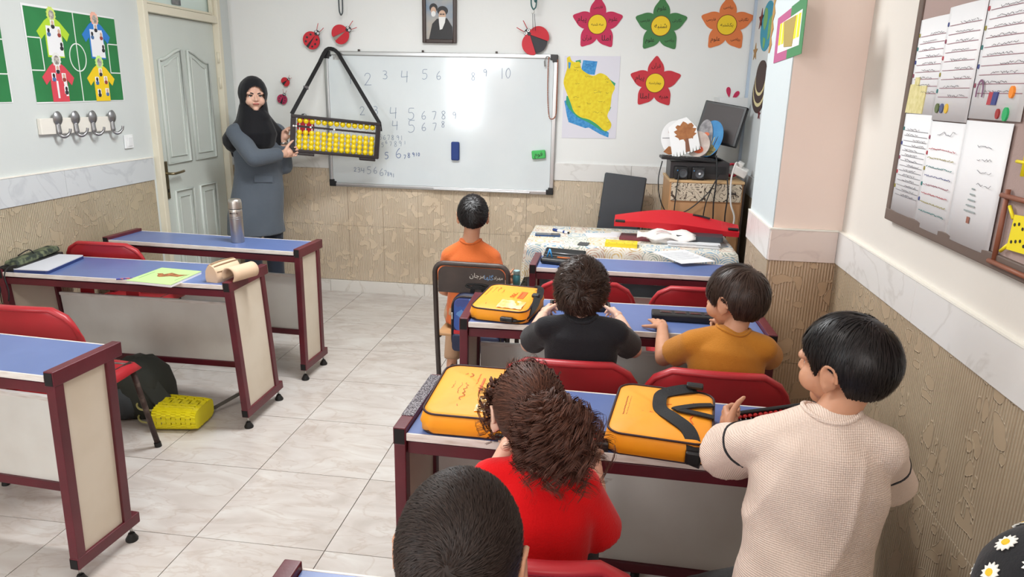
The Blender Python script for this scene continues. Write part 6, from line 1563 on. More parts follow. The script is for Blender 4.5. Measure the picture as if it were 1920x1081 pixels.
b = MB(); b.flat(rrect(0.225, 0.17, 0.03, 5, 0, 0.195), 0, -0.038); b.build('printed_panel', splash(), cbk, bevel=0.006)
b = MB(); b.flat(rrect(0.24, 0.09, 0.02, 4, 0, 0.055), 0, -0.05); b.build('front_pocket', M_nav2, cbk, bevel=0.01)
MB().box((0, -0.04, 0.108), (0.22, 0.006, 0.018)).build('red_trim', mat('red_trim', (196, 40, 48), rough=0.5), cbk)
MB().tube([(x, -0.033, z) for x, z in rrect(0.245, 0.28, 0.06, 6, 0, 0.15)], 0.004, n=6, closed=True).build('zip', M_dark, cbk, smooth=True)
for x, z in ((-0.118, 0.19), (-0.10, 0.07)): MB().box((x, -0.043, z), (0.010, 0.006, 0.034)).build('zip_pull', M_steel, cbk, bevel=0.002)
MB().ribbon(bez([(-0.03, 0.0, 0.30), (-0.02, -0.01, 0.33), (0.02, -0.01, 0.33), (0.03, 0.0, 0.30)], 5), 0.02, 0.003, (0, -1, 0)).build('grab_loop', M_strap, cbk)
from mathutils.bvhtree import BVHTree
# ------------------------------------------------------------------ people
def remesh(mb, voxel, it=4, fac=0.5, folds=None):
    """union of overlapping closed pieces as one smooth skin -> (verts array, faces list)"""
    me = mb.mesh('tmp'); o = bpy.data.objects.new('tmp', me); col.objects.link(o)
    r = o.modifiers.new('r', 'REMESH'); r.mode = 'VOXEL'; r.voxel_size = voxel
    s = o.modifiers.new('s', 'SMOOTH'); s.iterations = it; s.factor = fac
    bpy.context.view_layer.update()
    ev = o.evaluated_get(bpy.context.evaluated_depsgraph_get())
    m2 = bpy.data.meshes.new_from_object(ev)
    n = len(m2.vertices); co = np.empty(n*3); m2.vertices.foreach_get('co', co); co = co.reshape(-1, 3)
    if folds is not None:
        nr = np.empty(n*3); m2.vertices.foreach_get('normal', nr); nr = nr.reshape(-1, 3)
        co = co + nr*folds(co)[:, None]
    fs = [tuple(p.vertices) for p in m2.polygons]
    bpy.data.objects.remove(o); bpy.data.meshes.remove(me); bpy.data.meshes.remove(m2)
    return co, fs
def put(mb, data, M=None, skip=None):
    co, fs = data
    if M is not None:
        A = np.array(M); co = co @ A[:3, :3].T + A[:3, 3]
    o = len(mb.v); mb.v += list(map(tuple, co)); mb.f += [tuple(i+o for i in f) for f in fs]
def V(*a): return Vector(a)
_heads = {}
def head_mesh(kind):
    if kind in _heads: return _heads[kind]
    b = MB()
    b.ell((0, -0.010, 0.028), (0.0725, 0.089, 0.078)); b.ell((0, -0.030, 0.0), (0.062, 0.060, 0.066))
    b.ell((0, 0.022, -0.018), (0.059, 0.064, 0.072)); b.cone((0, 0.030, -0.060), 0.040, (0, 0.056, -0.080), 0.019)
    for s in (-1, 1):
        b.ell((s*0.034, 0.050, -0.030), (0.028, 0.030, 0.030)); b.ell((s*0.030, 0.066, 0.020), (0.026, 0.016, 0.012))
        # ear: bowl with a raised rim and lobe
        R = Matrix.Rotation(s*rad(-24), 4, 'Z') @ Matrix.Rotation(rad(-8), 4, 'X')
        b.ell((s*0.072, -0.006, -0.010), (0.010, 0.017, 0.026), R)
        b.tube([(s*(0.079+0.004*abs(sin(rad(a)))), -0.010+0.0165*cos(rad(a)), -0.006+0.027*sin(rad(a))) for a in range(-60, 215, 20)], 0.0048, n=6)
        b.ell((s*0.076, -0.001, -0.034), (0.006, 0.007, 0.008))
    b.cone((0, 0.080, 0.006), 0.007, (0, 0.094, -0.020), 0.0105)
    for s in (-1, 1): b.ell((s*0.010, 0.086, -0.024), (0.007, 0.009, 0.006))
    b.cone((-0.014, 0.078, -0.045), 0.008, (0.014, 0.078, -0.045), 0.008)
    _heads[kind] = remesh(b, 0.0036, 4)
    return _heads[kind]
def hand(mb, wrist, d, palm, s, curl, spread=0.12, thumb_up=0.3, side=1, curls=None):
    """five fingered hand; d = pointing direction, palm = direction the palm faces, side +1: thumb on d x palm side"""
    d = Vector(d).normalized(); palm = Vector(palm); palm = (palm-d*palm.dot(d)).normalized(); t = d.cross(palm).normalized()*side
    w = Vector(wrist); b = MB()
    off = (0.030, 0.010, -0.011, -0.030); ln = (0.072, 0.080, 0.074, 0.058); kn = (0.086, 0.090, 0.086, 0.078)
    for q in range(4):
        k = w+(d*kn[q]+t*off[q])*s-palm*0.004*s
        b.cone(w+t*off[q]*0.5*s, 0.017*s, k, 0.0115*s)
        fd = (d+t*off[q]*spread*40*0.1).normalized(); p = k; c = (curls[q] if curls else curl)
        for j, (fr, r0_, r1_) in enumerate(((0.46, 0.0102, 0.0092), (0.30, 0.0092, 0.0082), (0.24, 0.0082, 0.0066))):
            a = c*(0.75, 1.15, 0.85)[j]
            fd = Quaternion(t*(1 if t.cross(d).dot(palm) > 0 else -1), a) @ fd
            n_ = p+fd*ln[q]*fr*s; b.cone(p, r0_*s, n_, r1_*s, n=10); p = n_
    b.ell(w+d*0.045*s+palm*0.004*s, (0.030*s,)*3)
    tb = w+(d*0.022+t*0.026)*s; td = (d*0.62+t*0.72+palm*0.25).normalized()
    p = tb
    for j, (l, r0_, r1_) in enumerate(((0.040, 0.0145, 0.0115), (0.030, 0.0112, 0.0098), (0.024, 0.0098, 0.0072))):
        n_ = p+td*l*s; b.cone(p, r0_*s, n_, r1_*s, n=10); p = n_
        td = (td+d*thumb_up+palm*0.18*curl).normalized()
    b.cone(w-d*0.03*s, 0.020*s, w+d*0.01*s, 0.020*s)
    put(mb, remesh(b, 0.0042*s+0.0004, 2))
def frame_from(up, right):
    u = Vector(up).normalized(); r = Vector(right); r = (r-u*r.dot(u)).normalized(); f = u.cross(r)
    return r, f, u
M_skin = mat('skin', (204, 152, 122), rough=0.5, c2=(194, 140, 110), scale=9, spec=0.35)
M_skinp = mat('skin_pale', (224, 182, 160), rough=0.5, c2=(216, 170, 148), scale=9, spec=0.35)
for m in (M_skin, M_skinp):
    p = m.node_tree.nodes['Principled BSDF']; p.inputs['Subsurface Weight'].default_value = 0.12; p.inputs['Subsurface Radius'].default_value = (0.02, 0.008, 0.004); p.inputs['Subsurface Scale'].default_value = 0.3
M_iris = mat('eye_dark', (40, 26, 20), rough=0.2); M_lip = mat('lip', (182, 100, 92), rough=0.4)
def head_matrix(c, yaw, pitch, roll, s=1.0):
    return Matrix.Translation(c) @ Matrix.Rotation(rad(yaw), 4, 'Z') @ Matrix.Rotation(rad(pitch), 4, 'X') @ Matrix.Rotation(rad(roll), 4, 'Y') @ Matrix.Diagonal((s, s, s, 1))
def build_person(label, root, head, nb, sL, sR, pelvis, arms, legs, skin, w=1.0, neck=0.040, ey=0.0605):
    """head = (centre, yaw, pitch, roll, scale); arms = [(shoulder, elbow, wrist, hand kwargs or None)...]; legs = [(hip, knee, ankle, toe)]; all in world space"""
    root = Vector(root); t = thing('person', label, 'person', root); L = lambda p: Vector(p)-root
    HM = head_matrix(L(head[0]), *head[1:]); b = MB()
    sl, sr, pv, n0 = L(sL), L(sR), L(pelvis), L(nb)
    mid = (sl+sr)/2; r, f, u = frame_from(mid-pv, sr-sl)
    b.tube([pv-u*0.03, pv+u*0.02, pv.lerp(mid, 0.4), pv.lerp(mid, 0.75), mid-u*0.02, n0], [0.07*w, 0.10*w, 0.092*w, 0.104*w, 0.085*w, 0.04*w], n=20, flat=(1, 0.66, f))
    for s_ in (sl, sr): b.cone(n0-u*0.034, 0.026*w, s_-u*0.006, 0.031*w)
    b.cone(n0-u*0.02, neck*w, HM @ V(0, -0.022, -0.04), neck*w*0.96)
    hands = MB()
    for sh, el, wr, hk in arms:
        sh, el, wr = L(sh), L(el), L(wr)
        b.cone(sh, 0.037*w, el, 0.030*w); b.cone(el, 0.031*w, el.lerp(wr, 0.35), 0.030*w); b.cone(el.lerp(wr, 0.35), 0.030*w, wr, 0.0205*w)
        if hk: hand(hands, wr, **hk)
    for hp, kn, an, toe in legs:
        hp, kn, an, toe = map(L, (hp, kn, an, toe))
        b.cone(hp, 0.062*w, kn, 0.045*w); b.cone(kn, 0.045*w, kn.lerp(an, 0.4), 0.040*w); b.cone(kn.lerp(an, 0.4), 0.040*w, an, 0.026*w); b.cone(an, 0.026*w, toe, 0.022*w)
    body = MB(); put(body, remesh(b, 0.0085, 3)); put(body, head_mesh('h'), HM)
    body.v += [tuple(v) for v in hands.v] if False else []
    o = len(body.v); body.v += hands.v; body.f += [tuple(i+o for i in fc) for fc in hands.f]
    body.build('body', skin, t, smooth=True)
    for s in (-1, 1):
        e = MB().ell(HM @ V(s*0.029, ey, 0.002), (0.0115*head[4],)*3, n=12, m=8).build('eye', M_eye, t, smooth=True)
        MB().ell(HM @ V(s*0.029, ey+0.0068, 0.002), (0.0064*head[4],)*3, n=10, m=6).build('iris', M_iris, e, smooth=True)
    return t, L, HM, (r, f, u, mid, pv, n0)
def folds_fn(amp, seed, k=28.0, vertical=0.35):
    q = np.random.default_rng(seed); ph = q.random(6)*6.28
    def fn(c):
        x, y, z = c[:, 0]*k, c[:, 1]*k, c[:, 2]*k*vertical
        a = np.sin(x*1.0+0.8*z+ph[0]+1.2*np.sin(z*1.4+ph[1]))+0.7*np.sin(y*1.3-1.1*z+ph[2])+0.5*np.sin(2.1*x-0.7*y+1.5*z+ph[3]+np.sin(y*0.8))
        return amp*a*0.5
    return fn
def shirt(t, L, fr, arms, m, w=1.0, fold=None, infl=0.013, sleeve=0.62, hem=-0.05, seed=1, amp=0.0025, sl_r=0.052, drop=0.0, belly=1.0, name='shirt', col_r=0.05, vox=0.007, colm=None, cuffs=True, k=28.0):
    r, f, u, mid, pv, n0 = fr; b = MB()
    b.tube([pv+u*hem, pv+u*(hem*0.5+0.03), pv.lerp(mid, 0.4), pv.lerp(mid, 0.75), mid-u*0.010, n0+u*0.005], [(0.106*belly*w+infl), (0.104*belly*w+infl), 0.096*w+infl, 0.108*w+infl, 0.104*w+infl*0.8, 0.052*w], n=24, flat=(1, 0.70, f))
    for sh, el, wr, _ in arms:
        sh, el, wr = L(sh), L(el), L(wr)
        b.cone(n0-u*0.018, 0.034*w+infl*0.45, sh-u*(drop+0.002), 0.037*w+infl*0.5); b.cone(n0-u*0.045, 0.042*w+infl*0.5, sh.lerp(el, 0.38), 0.040*w+infl*0.45)
        if sleeve <= 1: b.cone(sh-u*(drop+0.004), 0.037*w+infl*0.4, sh.lerp(el, sleeve), sl_r*w, flat=True); b.ell(sh-u*(drop+0.004), (0.037*w+infl*0.4,)*3)
        else:
            b.cone(sh-u*(drop+0.004), 0.037*w+infl*0.5, el, sl_r*w); b.cone(el, sl_r*w, el.lerp(wr, sleeve-1), sl_r*w*1.0, flat=True)
    o = MB(); put(o, remesh(b, vox, 7, folds=fold or folds_fn(amp, seed, k))); sh_o = o.build(name, m, t, smooth=True)
    return sh_o
def collar(t, L, fr, HM, m, rx=0.054, ry=0.042, th=0.0052, lift=0.004):
    """neck rib laid where the top's surface comes up to the neck"""
    r, f, u, mid, pv, n0 = fr; sh = [c for c in t.children if c.name.split('.')[0] in ('shirt', 'waffle_top', 'dress')][0]
    bv = BVHTree.FromPolygons([v.co for v in sh.data.vertices], [tuple(p.vertices) for p in sh.data.polygons]); P = []
    for q in range(0, 360, 15):
        o_ = n0+r*rx*cos(rad(q))+f*ry*sin(rad(q)); h = bv.ray_cast(o_+u*0.12, -u)
        P.append(h[0]+u*0.0015 if h[0] is not None and (h[0]-o_).dot(u) > -0.05 else o_-u*0.02)
    P = [(P[i-1]+P[i]*2+P[(i+1) % len(P)])/4 for i in range(len(P))]
    MB().tube(P, th, n=8, closed=True).build('collar', m, t, smooth=True)
def trousers(t, L, fr, legs, m, w=1.0, to=0.95, name='trousers'):
    r, f, u, mid, pv, n0 = fr; b = MB()
    b.tube([pv-u*0.045, pv, pv+u*0.05], [0.09*w, 0.118*w, 0.112*w], n=20, flat=(1, 0.74, f))
    for hp, kn, an, toe in legs:
        hp, kn, an = map(L, (hp, kn, an)); e = kn.lerp(an, to)
        b.cone(hp, 0.074*w, kn, 0.056*w); b.cone(kn, 0.056*w, e, 0.044*w, flat=True); b.ell(kn, (0.056*w,)*3)
    o = MB(); put(o, remesh(b, 0.009, 4, folds=folds_fn(0.002, 9))); o.build(name, m, t, smooth=True)
def shoes(t, L, legs, m, w=1.0, name='shoe'):
    for hp, kn, an, toe in legs:
        an, toe = L(an), L(toe); d = toe-an; d.z = 0; d = d.normalized() if d.length > 1e-4 else V(0, 1, 0)
        b = MB(); g = V(an.x, an.y, 0)
        b.cone(g-d*0.02*w+V(0, 0, 0.036), 0.034*w, g+d*0.11*w+V(0, 0, 0.027), 0.026*w); b.cone(g-d*0.02*w+V(0, 0, 0.05), 0.032*w, an+V(0, 0, 0.012), 0.034*w)
        o = MB(); put(o, remesh(b, 0.006, 2)); o.build(name, m, t, smooth=True)

# ------------------------------------------------------------------ hair
HC, HR = np.array([0, -0.014, 0.021]), np.array([0.0755, 0.0945, 0.0885])
def hair_mask(p, line):
    """p: points in head space; line = list of (azimuth from the front in degrees, lowest z of the hair)"""
    az = np.degrees(np.abs(np.arctan2(p[:, 0], p[:, 1])))
    return p[:, 2] > np.interp(az, [a for a, _ in line], [z for _, z in line])
def ribbons(P, N, wid, taper=True):
    """P (n,k,3) strand points, N (n,k,3) facing normals -> verts, faces"""
    n, k, _ = P.shape
    T = np.gradient(P, axis=1); B = np.cross(T, N); B /= np.linalg.norm(B, axis=2, keepdims=True)+1e-9
    w = np.asarray(wid).reshape(-1, 1)*np.interp(np.linspace(0, 1, k), [0, 0.6, 1], [1, 0.9, 0.25] if taper else [1, 1, 1])[None, :]
    A = P-B*w[..., None]/2; C = P+B*w[..., None]/2
    vs = np.stack([A, C], 2).reshape(-1, 3)
    base = (np.arange(n)[:, None]*k+np.arange(k-1)[None, :])*2
    F = np.stack([base, base+1, base+3, base+2], -1).reshape(-1, 4)
    return vs, F
def mesh_np(name, vs, F, smooth=True):
    me = bpy.data.meshes.new(name); me.vertices.add(len(vs)); me.vertices.foreach_set('co', np.ascontiguousarray(vs, dtype=np.float32).ravel())
    me.loops.add(F.size); me.loops.foreach_set('vertex_index', np.ascontiguousarray(F, dtype=np.int32).ravel())
    me.polygons.add(len(F)); me.polygons.foreach_set('loop_start', np.arange(0, F.size, F.shape[1], dtype=np.int32))
    me.update(calc_edges=True); me.polygons.foreach_set('use_smooth', np.full(len(F), smooth)); return me
def scalp_shell(line, off, n=72, m=48):
    """the hair mass as a quad shell over the skull"""
    th = np.linspace(0.02, pi-0.02, m); ph = np.linspace(0, 2*pi, n, endpoint=False)
    g = np.stack([np.sin(th)[:, None]*np.cos(ph)[None], np.sin(th)[:, None]*np.sin(ph)[None], np.cos(th)[:, None]*np.ones(n)[None]], -1)
    P = HC+g*(HR+off); keep = hair_mask(P.reshape(-1, 3), line).reshape(m, n)
    F = []
    for i in range(m-1):
        for j in range(n):
            k = (j+1) % n
            if keep[i, j] and keep[i, k]: F.append((i*n+j, (i+1)*n+j, (i+1)*n+k, i*n+k))
    return P.reshape(-1, 3), np.array(F)
LINE = [(0, 0.062), (35, 0.055), (58, 0.034), (70, 0.002), (76, 0.012), (88, 0.034), (104, 0.020), (122, -0.036), (180, -0.052)]
def hairdo(t, HM, m, n, length, seed, whorl, swirl=0.5, lift=0.35, grav=0.25, wid=0.0022, segs=5, rnd=0.25, line=LINE, shell=0.004, clump=0.0, top=1.0, wave=0.0, hug=0.6, thick=0.10, over=0.012):
    q = np.random.default_rng(seed)
    d = q.normal(size=(n*3, 3)); d /= np.linalg.norm(d, axis=1, keepdims=True)
    P0 = HC+d*HR*1.0; ok = hair_mask(P0, line); d = d[ok][:n]; P0 = P0[ok][:n]; n = len(P0)
    nr = d/HR; nr /= np.linalg.norm(nr, axis=1, keepdims=True)
    w = np.array(whorl, float); w /= np.linalg.norm(w)
    tg = nr*(nr@w)[:, None]-w; tg /= np.linalg.norm(tg, axis=1, keepdims=True)+1e-6
    bt = np.cross(nr, tg); tg = tg*cos(swirl)+bt*sin(swirl)
    cl = q.normal(size=(n, 3))*rnd
    if clump:
        key = np.floor(d*7.0+50).astype(int); h = (key[:, 0]*73856093 ^ key[:, 1]*19349663 ^ key[:, 2]*83492791) % 1000
        tab = q.normal(size=(1000, 3)); cl += tab[h]*clump
    D = tg*cos(lift)+nr*sin(lift)+cl; D /= np.linalg.norm(D, axis=1, keepdims=True)
    Ln = length*(0.75+0.5*q.random(n))*(1+(top-1)*np.clip(nr[:, 2], 0, 1))
    P = [P0]; cur = P0.copy(); NN = [nr]; live = np.ones(n, bool); lay = q.random(n)
    gv = np.array(HM.to_3x3().inverted_safe() @ Vector((0, 0, -1))); gv = gv/np.linalg.norm(gv)
    low = [(a_, z_-over) for a_, z_ in line]
    for s in range(segs):
        D = D+gv*grav*(s+0.5)/segs+wave*np.cross(D, nr)*np.cos(s*2.0+q.random(n)*6.28)[:, None]*0.4; D /= np.linalg.norm(D, axis=1, keepdims=True)
        nx = cur+D*(Ln/segs)[:, None]
        rel = (nx-HC)/HR; rr = np.linalg.norm(rel, axis=1)
        tgt = 1.015+thick*(0.25+0.75*lay)*min(1, (s+1.5)/segs)
        new = np.where(rr < tgt, tgt, rr*(1-hug)+tgt*hug)
        nx = HC+rel*(new/rr)[:, None]*HR
        live &= hair_mask(nx, low); D = np.where(live[:, None], (nx-cur), D); D /= np.linalg.norm(D, axis=1, keepdims=True)+1e-9
        cur = np.where(live[:, None], nx, cur+D*0.0006)
        P.append(cur.copy()); k = (cur-HC)/HR**2; k /= np.linalg.norm(k, axis=1, keepdims=True); NN.append(k)
    vs, F = ribbons(np.stack(P, 1), np.stack(NN, 1), wid*(0.7+0.6*q.random(n)))
    sv, sf = scalp_shell(line, shell)
    vs = np.vstack([vs, sv]); F = np.vstack([F, sf+len(vs)-len(sv)])
    A = np.array(HM); vs = vs@A[:3, :3].T+A[:3, 3]
    o = link('hair', mesh_np('hair', vs, F), m, t); return o
def hair_mat(name, c, isl=0.35, rough=0.38): return mat(name, c, rough=rough, spec=0.28, island=isl)
M_hblack = hair_mat('hair_black', (30, 26, 26)); M_hdark = hair_mat('hair_dark_brown', (58, 43, 36)); M_hbrown = hair_mat('hair_curly_brown', (82, 50, 38), 0.45, 0.55)
M_hcrop = hair_mat('hair_cropped', (48, 38, 34), 0.4, 0.5)
def cloth(name, c, c2=None, b=0.25, sc_=260, rough=0.85): return mat(name, c, rough=rough, spec=0.2, bump=b, bscale=sc_, sheen=0.15, c2=c2, scale=5)
M_tblack = cloth('black_jersey', (30, 29, 33)); M_tmust = cloth('mustard_jersey', (190, 124, 42), (180, 116, 38)); M_tor = cloth('orange_jersey', (212, 108, 54), (204, 102, 48)); M_tred = cloth('red_jersey', (222, 8, 16), (214, 6, 14))
M_jeans = cloth('charcoal_trousers', (40, 42, 48)); M_trb = cloth('black_trousers', (30, 32, 34)); M_tan = cloth('tan_trousers', (176, 140, 110)); M_shoe = mat('grey_brown_shoe', (84, 70, 70), rough=0.7)
def waffle():
    m = bpy.data.materials.new('cream_waffle_knit'); m.use_nodes = True
    nt = m.node_tree; N = nt.nodes; L = nt.links; b = N['Principled BSDF']
    b.inputs['Base Color'].default_value = (*lin((228, 208, 194)), 1); b.inputs['Roughness'].default_value = 0.9; b.inputs['Specular IOR Level'].default_value = 0.2
    tc = N.new('ShaderNodeTexCoord'); s = N.new('ShaderNodeSeparateXYZ'); L.new(tc.outputs['Object'], s.inputs[0]); hs = []
    for ax, fr in (('X', 1500.0), ('Z', 1500.0)):
        a = N.new('ShaderNodeMath'); a.operation = 'MULTIPLY'; a.inputs[1].default_value = fr; L.new(s.outputs[ax], a.inputs[0])
        c = N.new('ShaderNodeMath'); c.operation = 'SINE'; L.new(a.outputs[0], c.inputs[0]); hs.append(c.outputs[0])
    d = N.new('ShaderNodeMath'); d.operation = 'ADD'; L.new(hs[0], d.inputs[0]); L.new(hs[1], d.inputs[1])
    bp = N.new('ShaderNodeBump'); bp.inputs['Strength'].default_value = 0.5; bp.inputs['Distance'].default_value = 0.0008
    L.new(d.outputs[0], bp.inputs['Height']); L.new(bp.outputs['Normal'], b.inputs['Normal']); return m
M_waf = waffle()
DN = (0, 0, -1)

# boy in black, second right desk
arms = [((-0.185, 2.305, 0.845), (-0.262, 2.46, 0.725), (-0.232, 2.68, 0.772), dict(d=(0.12, 1, 0.10), palm=(0.75, 0.15, -0.65), s=0.72, curl=0.75, side=-1)),
        ((0.05, 2.305, 0.845), (0.118, 2.46, 0.73), (0.066, 2.68, 0.775), dict(d=(-0.2, 1, 0.08), palm=(-0.75, 0.1, -0.65), s=0.72, curl=0.75, side=1))]
legs = [((-0.13, 2.32, 0.50), (-0.15, 2.62, 0.485), (-0.15, 2.58, 0.09), (-0.15, 2.68, 0.03)), ((0.0, 2.32, 0.50), (0.02, 2.62, 0.485), (0.02, 2.58, 0.09), (0.02, 2.68, 0.03))]
t, L, HM, fr = build_person('boy in a black T-shirt seen from behind with tousled dark brown hair', (-0.07, 2.33, 0), ((-0.077, 2.37, 0.957), 0, -6, 0, 1.02), (-0.070, 2.305, 0.884), (-0.185, 2.305, 0.845), (0.05, 2.305, 0.845), (-0.068, 2.29, 0.51), arms, legs, M_skinp)
shirt(t, L, fr, arms, M_tblack, seed=2, sleeve=0.74, sl_r=0.050, infl=0.018, belly=0.95, amp=0.004, k=20); collar(t, L, fr, HM, M_tblack); trousers(t, L, fr, legs, M_jeans); shoes(t, L, legs, M_shoe)
hairdo(t, HM, M_hdark, 6500, 0.055, 21, (0.05, -0.95, -0.05), swirl=0.75, lift=0.40, grav=0.25, wid=0.0030, rnd=0.18, clump=0.55, shell=0.006, wave=0.3, hug=0.35, thick=0.24, over=0.02)

# boy in mustard
arms = [((0.30, 2.31, 0.825), (0.222, 2.44, 0.715), (0.226, 2.62, 0.772), dict(d=(-0.22, 1, -0.02), palm=(0, 0.05, -1), s=0.70, curl=0.10, side=1, spread=0.5)),
        ((0.53, 2.30, 0.825), (0.585, 2.44, 0.735), (0.475, 2.58, 0.79), dict(d=(-0.7, 0.9, 0.25), palm=(-0.6, -0.2, -0.8), s=0.70, curl=0.9, side=1))]
legs = [((0.36, 2.32, 0.50), (0.34, 2.62, 0.485), (0.34, 2.58, 0.09), (0.34, 2.68, 0.03)), ((0.48, 2.32, 0.50), (0.50, 2.62, 0.485), (0.50, 2.58, 0.09), (0.50, 2.68, 0.03))]
t, L, HM, fr = build_person('boy in a mustard T-shirt with a straight dark bowl cut, face turned left', (0.42, 2.33, 0), ((0.430, 2.36, 0.968), 48, -8, 0, 1.03), (0.427, 2.31, 0.878), (0.30, 2.31, 0.825), (0.53, 2.30, 0.825), (0.42, 2.29, 0.51), arms, legs, M_skin)
shirt(t, L, fr, arms, M_tmust, seed=4, sleeve=0.66, sl_r=0.050, infl=0.018, amp=0.004, k=20); collar(t, L, fr, HM, M_tmust); trousers(t, L, fr, legs, M_jeans); shoes(t, L, legs, M_shoe)
BOWL = [(0, 0.036), (35, 0.030), (58, 0.010), (70, -0.002), (76, 0.012), (88, 0.032), (104, 0.018), (122, -0.036), (180, -0.050)]
hairdo(t, HM, M_hdark, 6500, 0.085, 5, (0.0, -0.55, 0.83), swirl=0.35, lift=0.10, grav=0.5, wid=0.0030, rnd=0.08, clump=0.34, shell=0.004, line=BOWL, hug=0.65, thick=0.15, over=0.018)

# boy in orange on the metal chair
arms = [((-0.785, 3.47, 0.80), (-0.825, 3.50, 0.615), (-0.745, 3.64, 0.545), dict(d=(0.3, 1, -0.3), palm=(0.2, 0, -1), s=0.68, curl=0.4, side=1)),
        ((-0.565, 3.47, 0.805), (-0.520, 3.44, 0.625), (-0.505, 3.575, 0.652), dict(d=(0.15, 1, 0.05), palm=(1, -0.1, 0), s=0.68, curl=0.8, side=-1))]
legs = [((-0.74, 3.46, 0.50), (-0.80, 3.74, 0.48), (-0.81, 3.60, 0.11), (-0.82, 3.70, 0.05)), ((-0.62, 3.46, 0.50), (-0.60, 3.76, 0.48), (-0.60, 3.68, 0.09), (-0.60, 3.78, 0.03))]
t, L, HM, fr = build_person('boy in an orange T-shirt on the dark metal chair facing the whiteboard', (-0.675, 3.45, 0), ((-0.672, 3.50, 1.005), 10, -2, 0, 0.96), (-0.676, 3.47, 0.892), (-0.785, 3.47, 0.80), (-0.565, 3.47, 0.805), (-0.675, 3.44, 0.51), arms, legs, M_skin, w=0.96, neck=0.044)
shirt(t, L, fr, arms, M_tor, seed=6, sleeve=0.66, sl_r=0.052, infl=0.018); collar(t, L, fr, HM, M_tor); trousers(t, L, fr, legs, M_tan, to=0.8); shoes(t, L, legs, M_shoe)
hairdo(t, HM, M_hblack, 3500, 0.022, 8, (0.05, -0.7, 0.7), swirl=0.5, lift=0.35, grav=0.1, wid=0.0034, segs=3, rnd=0.12, shell=0.003, top=1.5, hug=0.5, thick=0.09, over=0.006)
bt = thing('bottle', 'small teal bottle held by the boy in orange', 'bottle', (-0.462, 3.645, 0.622))
MB().lathe([(0.018, 0), (0.020, 0.004), (0.020, 0.05), (0.014, 0.06)], 18).build('bottle_body', mat('teal_plastic', (70, 130, 138), rough=0.25), bt, angle=40); MB().lathe([(0.017, 0.058), (0.018, 0.06), (0.018, 0.078), (0.016, 0.08)], 18).build('cap', mat('pale_teal', (150, 186, 190), rough=0.4), bt, angle=40)

# girl in red with curly hair
arms = [((-0.222, 1.405, 0.79), (-0.285, 1.47, 0.62), (-0.215, 1.615, 0.765), dict(d=(0.25, 1, 0.05), palm=(0.3, 0, -1), s=0.68, curl=0.5, side=1)),
        ((-0.026, 1.405, 0.79), (0.022, 1.46, 0.625), (-0.005, 1.60, 0.765), dict(d=(-0.35, 1, 0.05), palm=(-0.3, 0, -1), s=0.68, curl=0.5, side=-1))]
legs = [((-0.175, 1.35, 0.50), (-0.19, 1.62, 0.485), (-0.19, 1.58, 0.09), (-0.19, 1.68, 0.03)), ((-0.05, 1.35, 0.50), (-0.03, 1.62, 0.485), (-0.03, 1.58, 0.09), (-0.03, 1.68, 0.03))]
t, L, HM, fr = build_person('girl in a red T-shirt with a bushy curly brown ponytail', (-0.115, 1.36, 0), ((-0.150, 1.44, 0.935), 14, -12, 0, 0.98), (-0.125, 1.40, 0.835), (-0.222, 1.405, 0.79), (-0.026, 1.405, 0.79), (-0.116, 1.34, 0.51), arms, legs, M_skinp)
shirt(t, L, fr, arms, M_tred, seed=11, sleeve=0.86, sl_r=0.062, infl=0.022, amp=0.003, k=22); collar(t, L, fr, HM, M_tred); trousers(t, L, fr, legs, M_jeans); shoes(t, L, legs, M_shoe)
q = np.random.default_rng(31)
tie_w = V(-0.100, 1.325, 1.008)-V(-0.115, 1.36, 0); tie_h = np.array(HM.inverted() @ tie_w)
n = 5200
d = q.normal(size=(n*3, 3)); d /= np.linalg.norm(d, axis=1, keepdims=True); P0 = HC+d*HR; ok = hair_mask(P0, LINE); P0 = P0[ok][:n]; n = len(P0); ks = 10; P = []
R1 = HC+(P0-HC)
for s in range(ks):
    u_s = s/(ks-1); p = P0*(1-u_s)+tie_h*u_s
    rel = (p-HC)/HR; rr = np.linalg.norm(rel, axis=1, keepdims=True); tgt = 1.03+0.10*sin(pi*u_s)*q.random((n, 1))**2+0.04*u_s
    p = HC+rel/rr*np.maximum(rr, tgt)*HR+q.normal(size=(n, 3))*0.0022*(0.3+sin(pi*u_s))
    P.append(p)
P = np.stack(P, 1); Nn = (P-HC)/HR**2; Nn /= np.linalg.norm(Nn, axis=2, keepdims=True)
vs1, F1 = ribbons(P, Nn, 0.0022*(0.6+0.8*q.random(n)), taper=False)
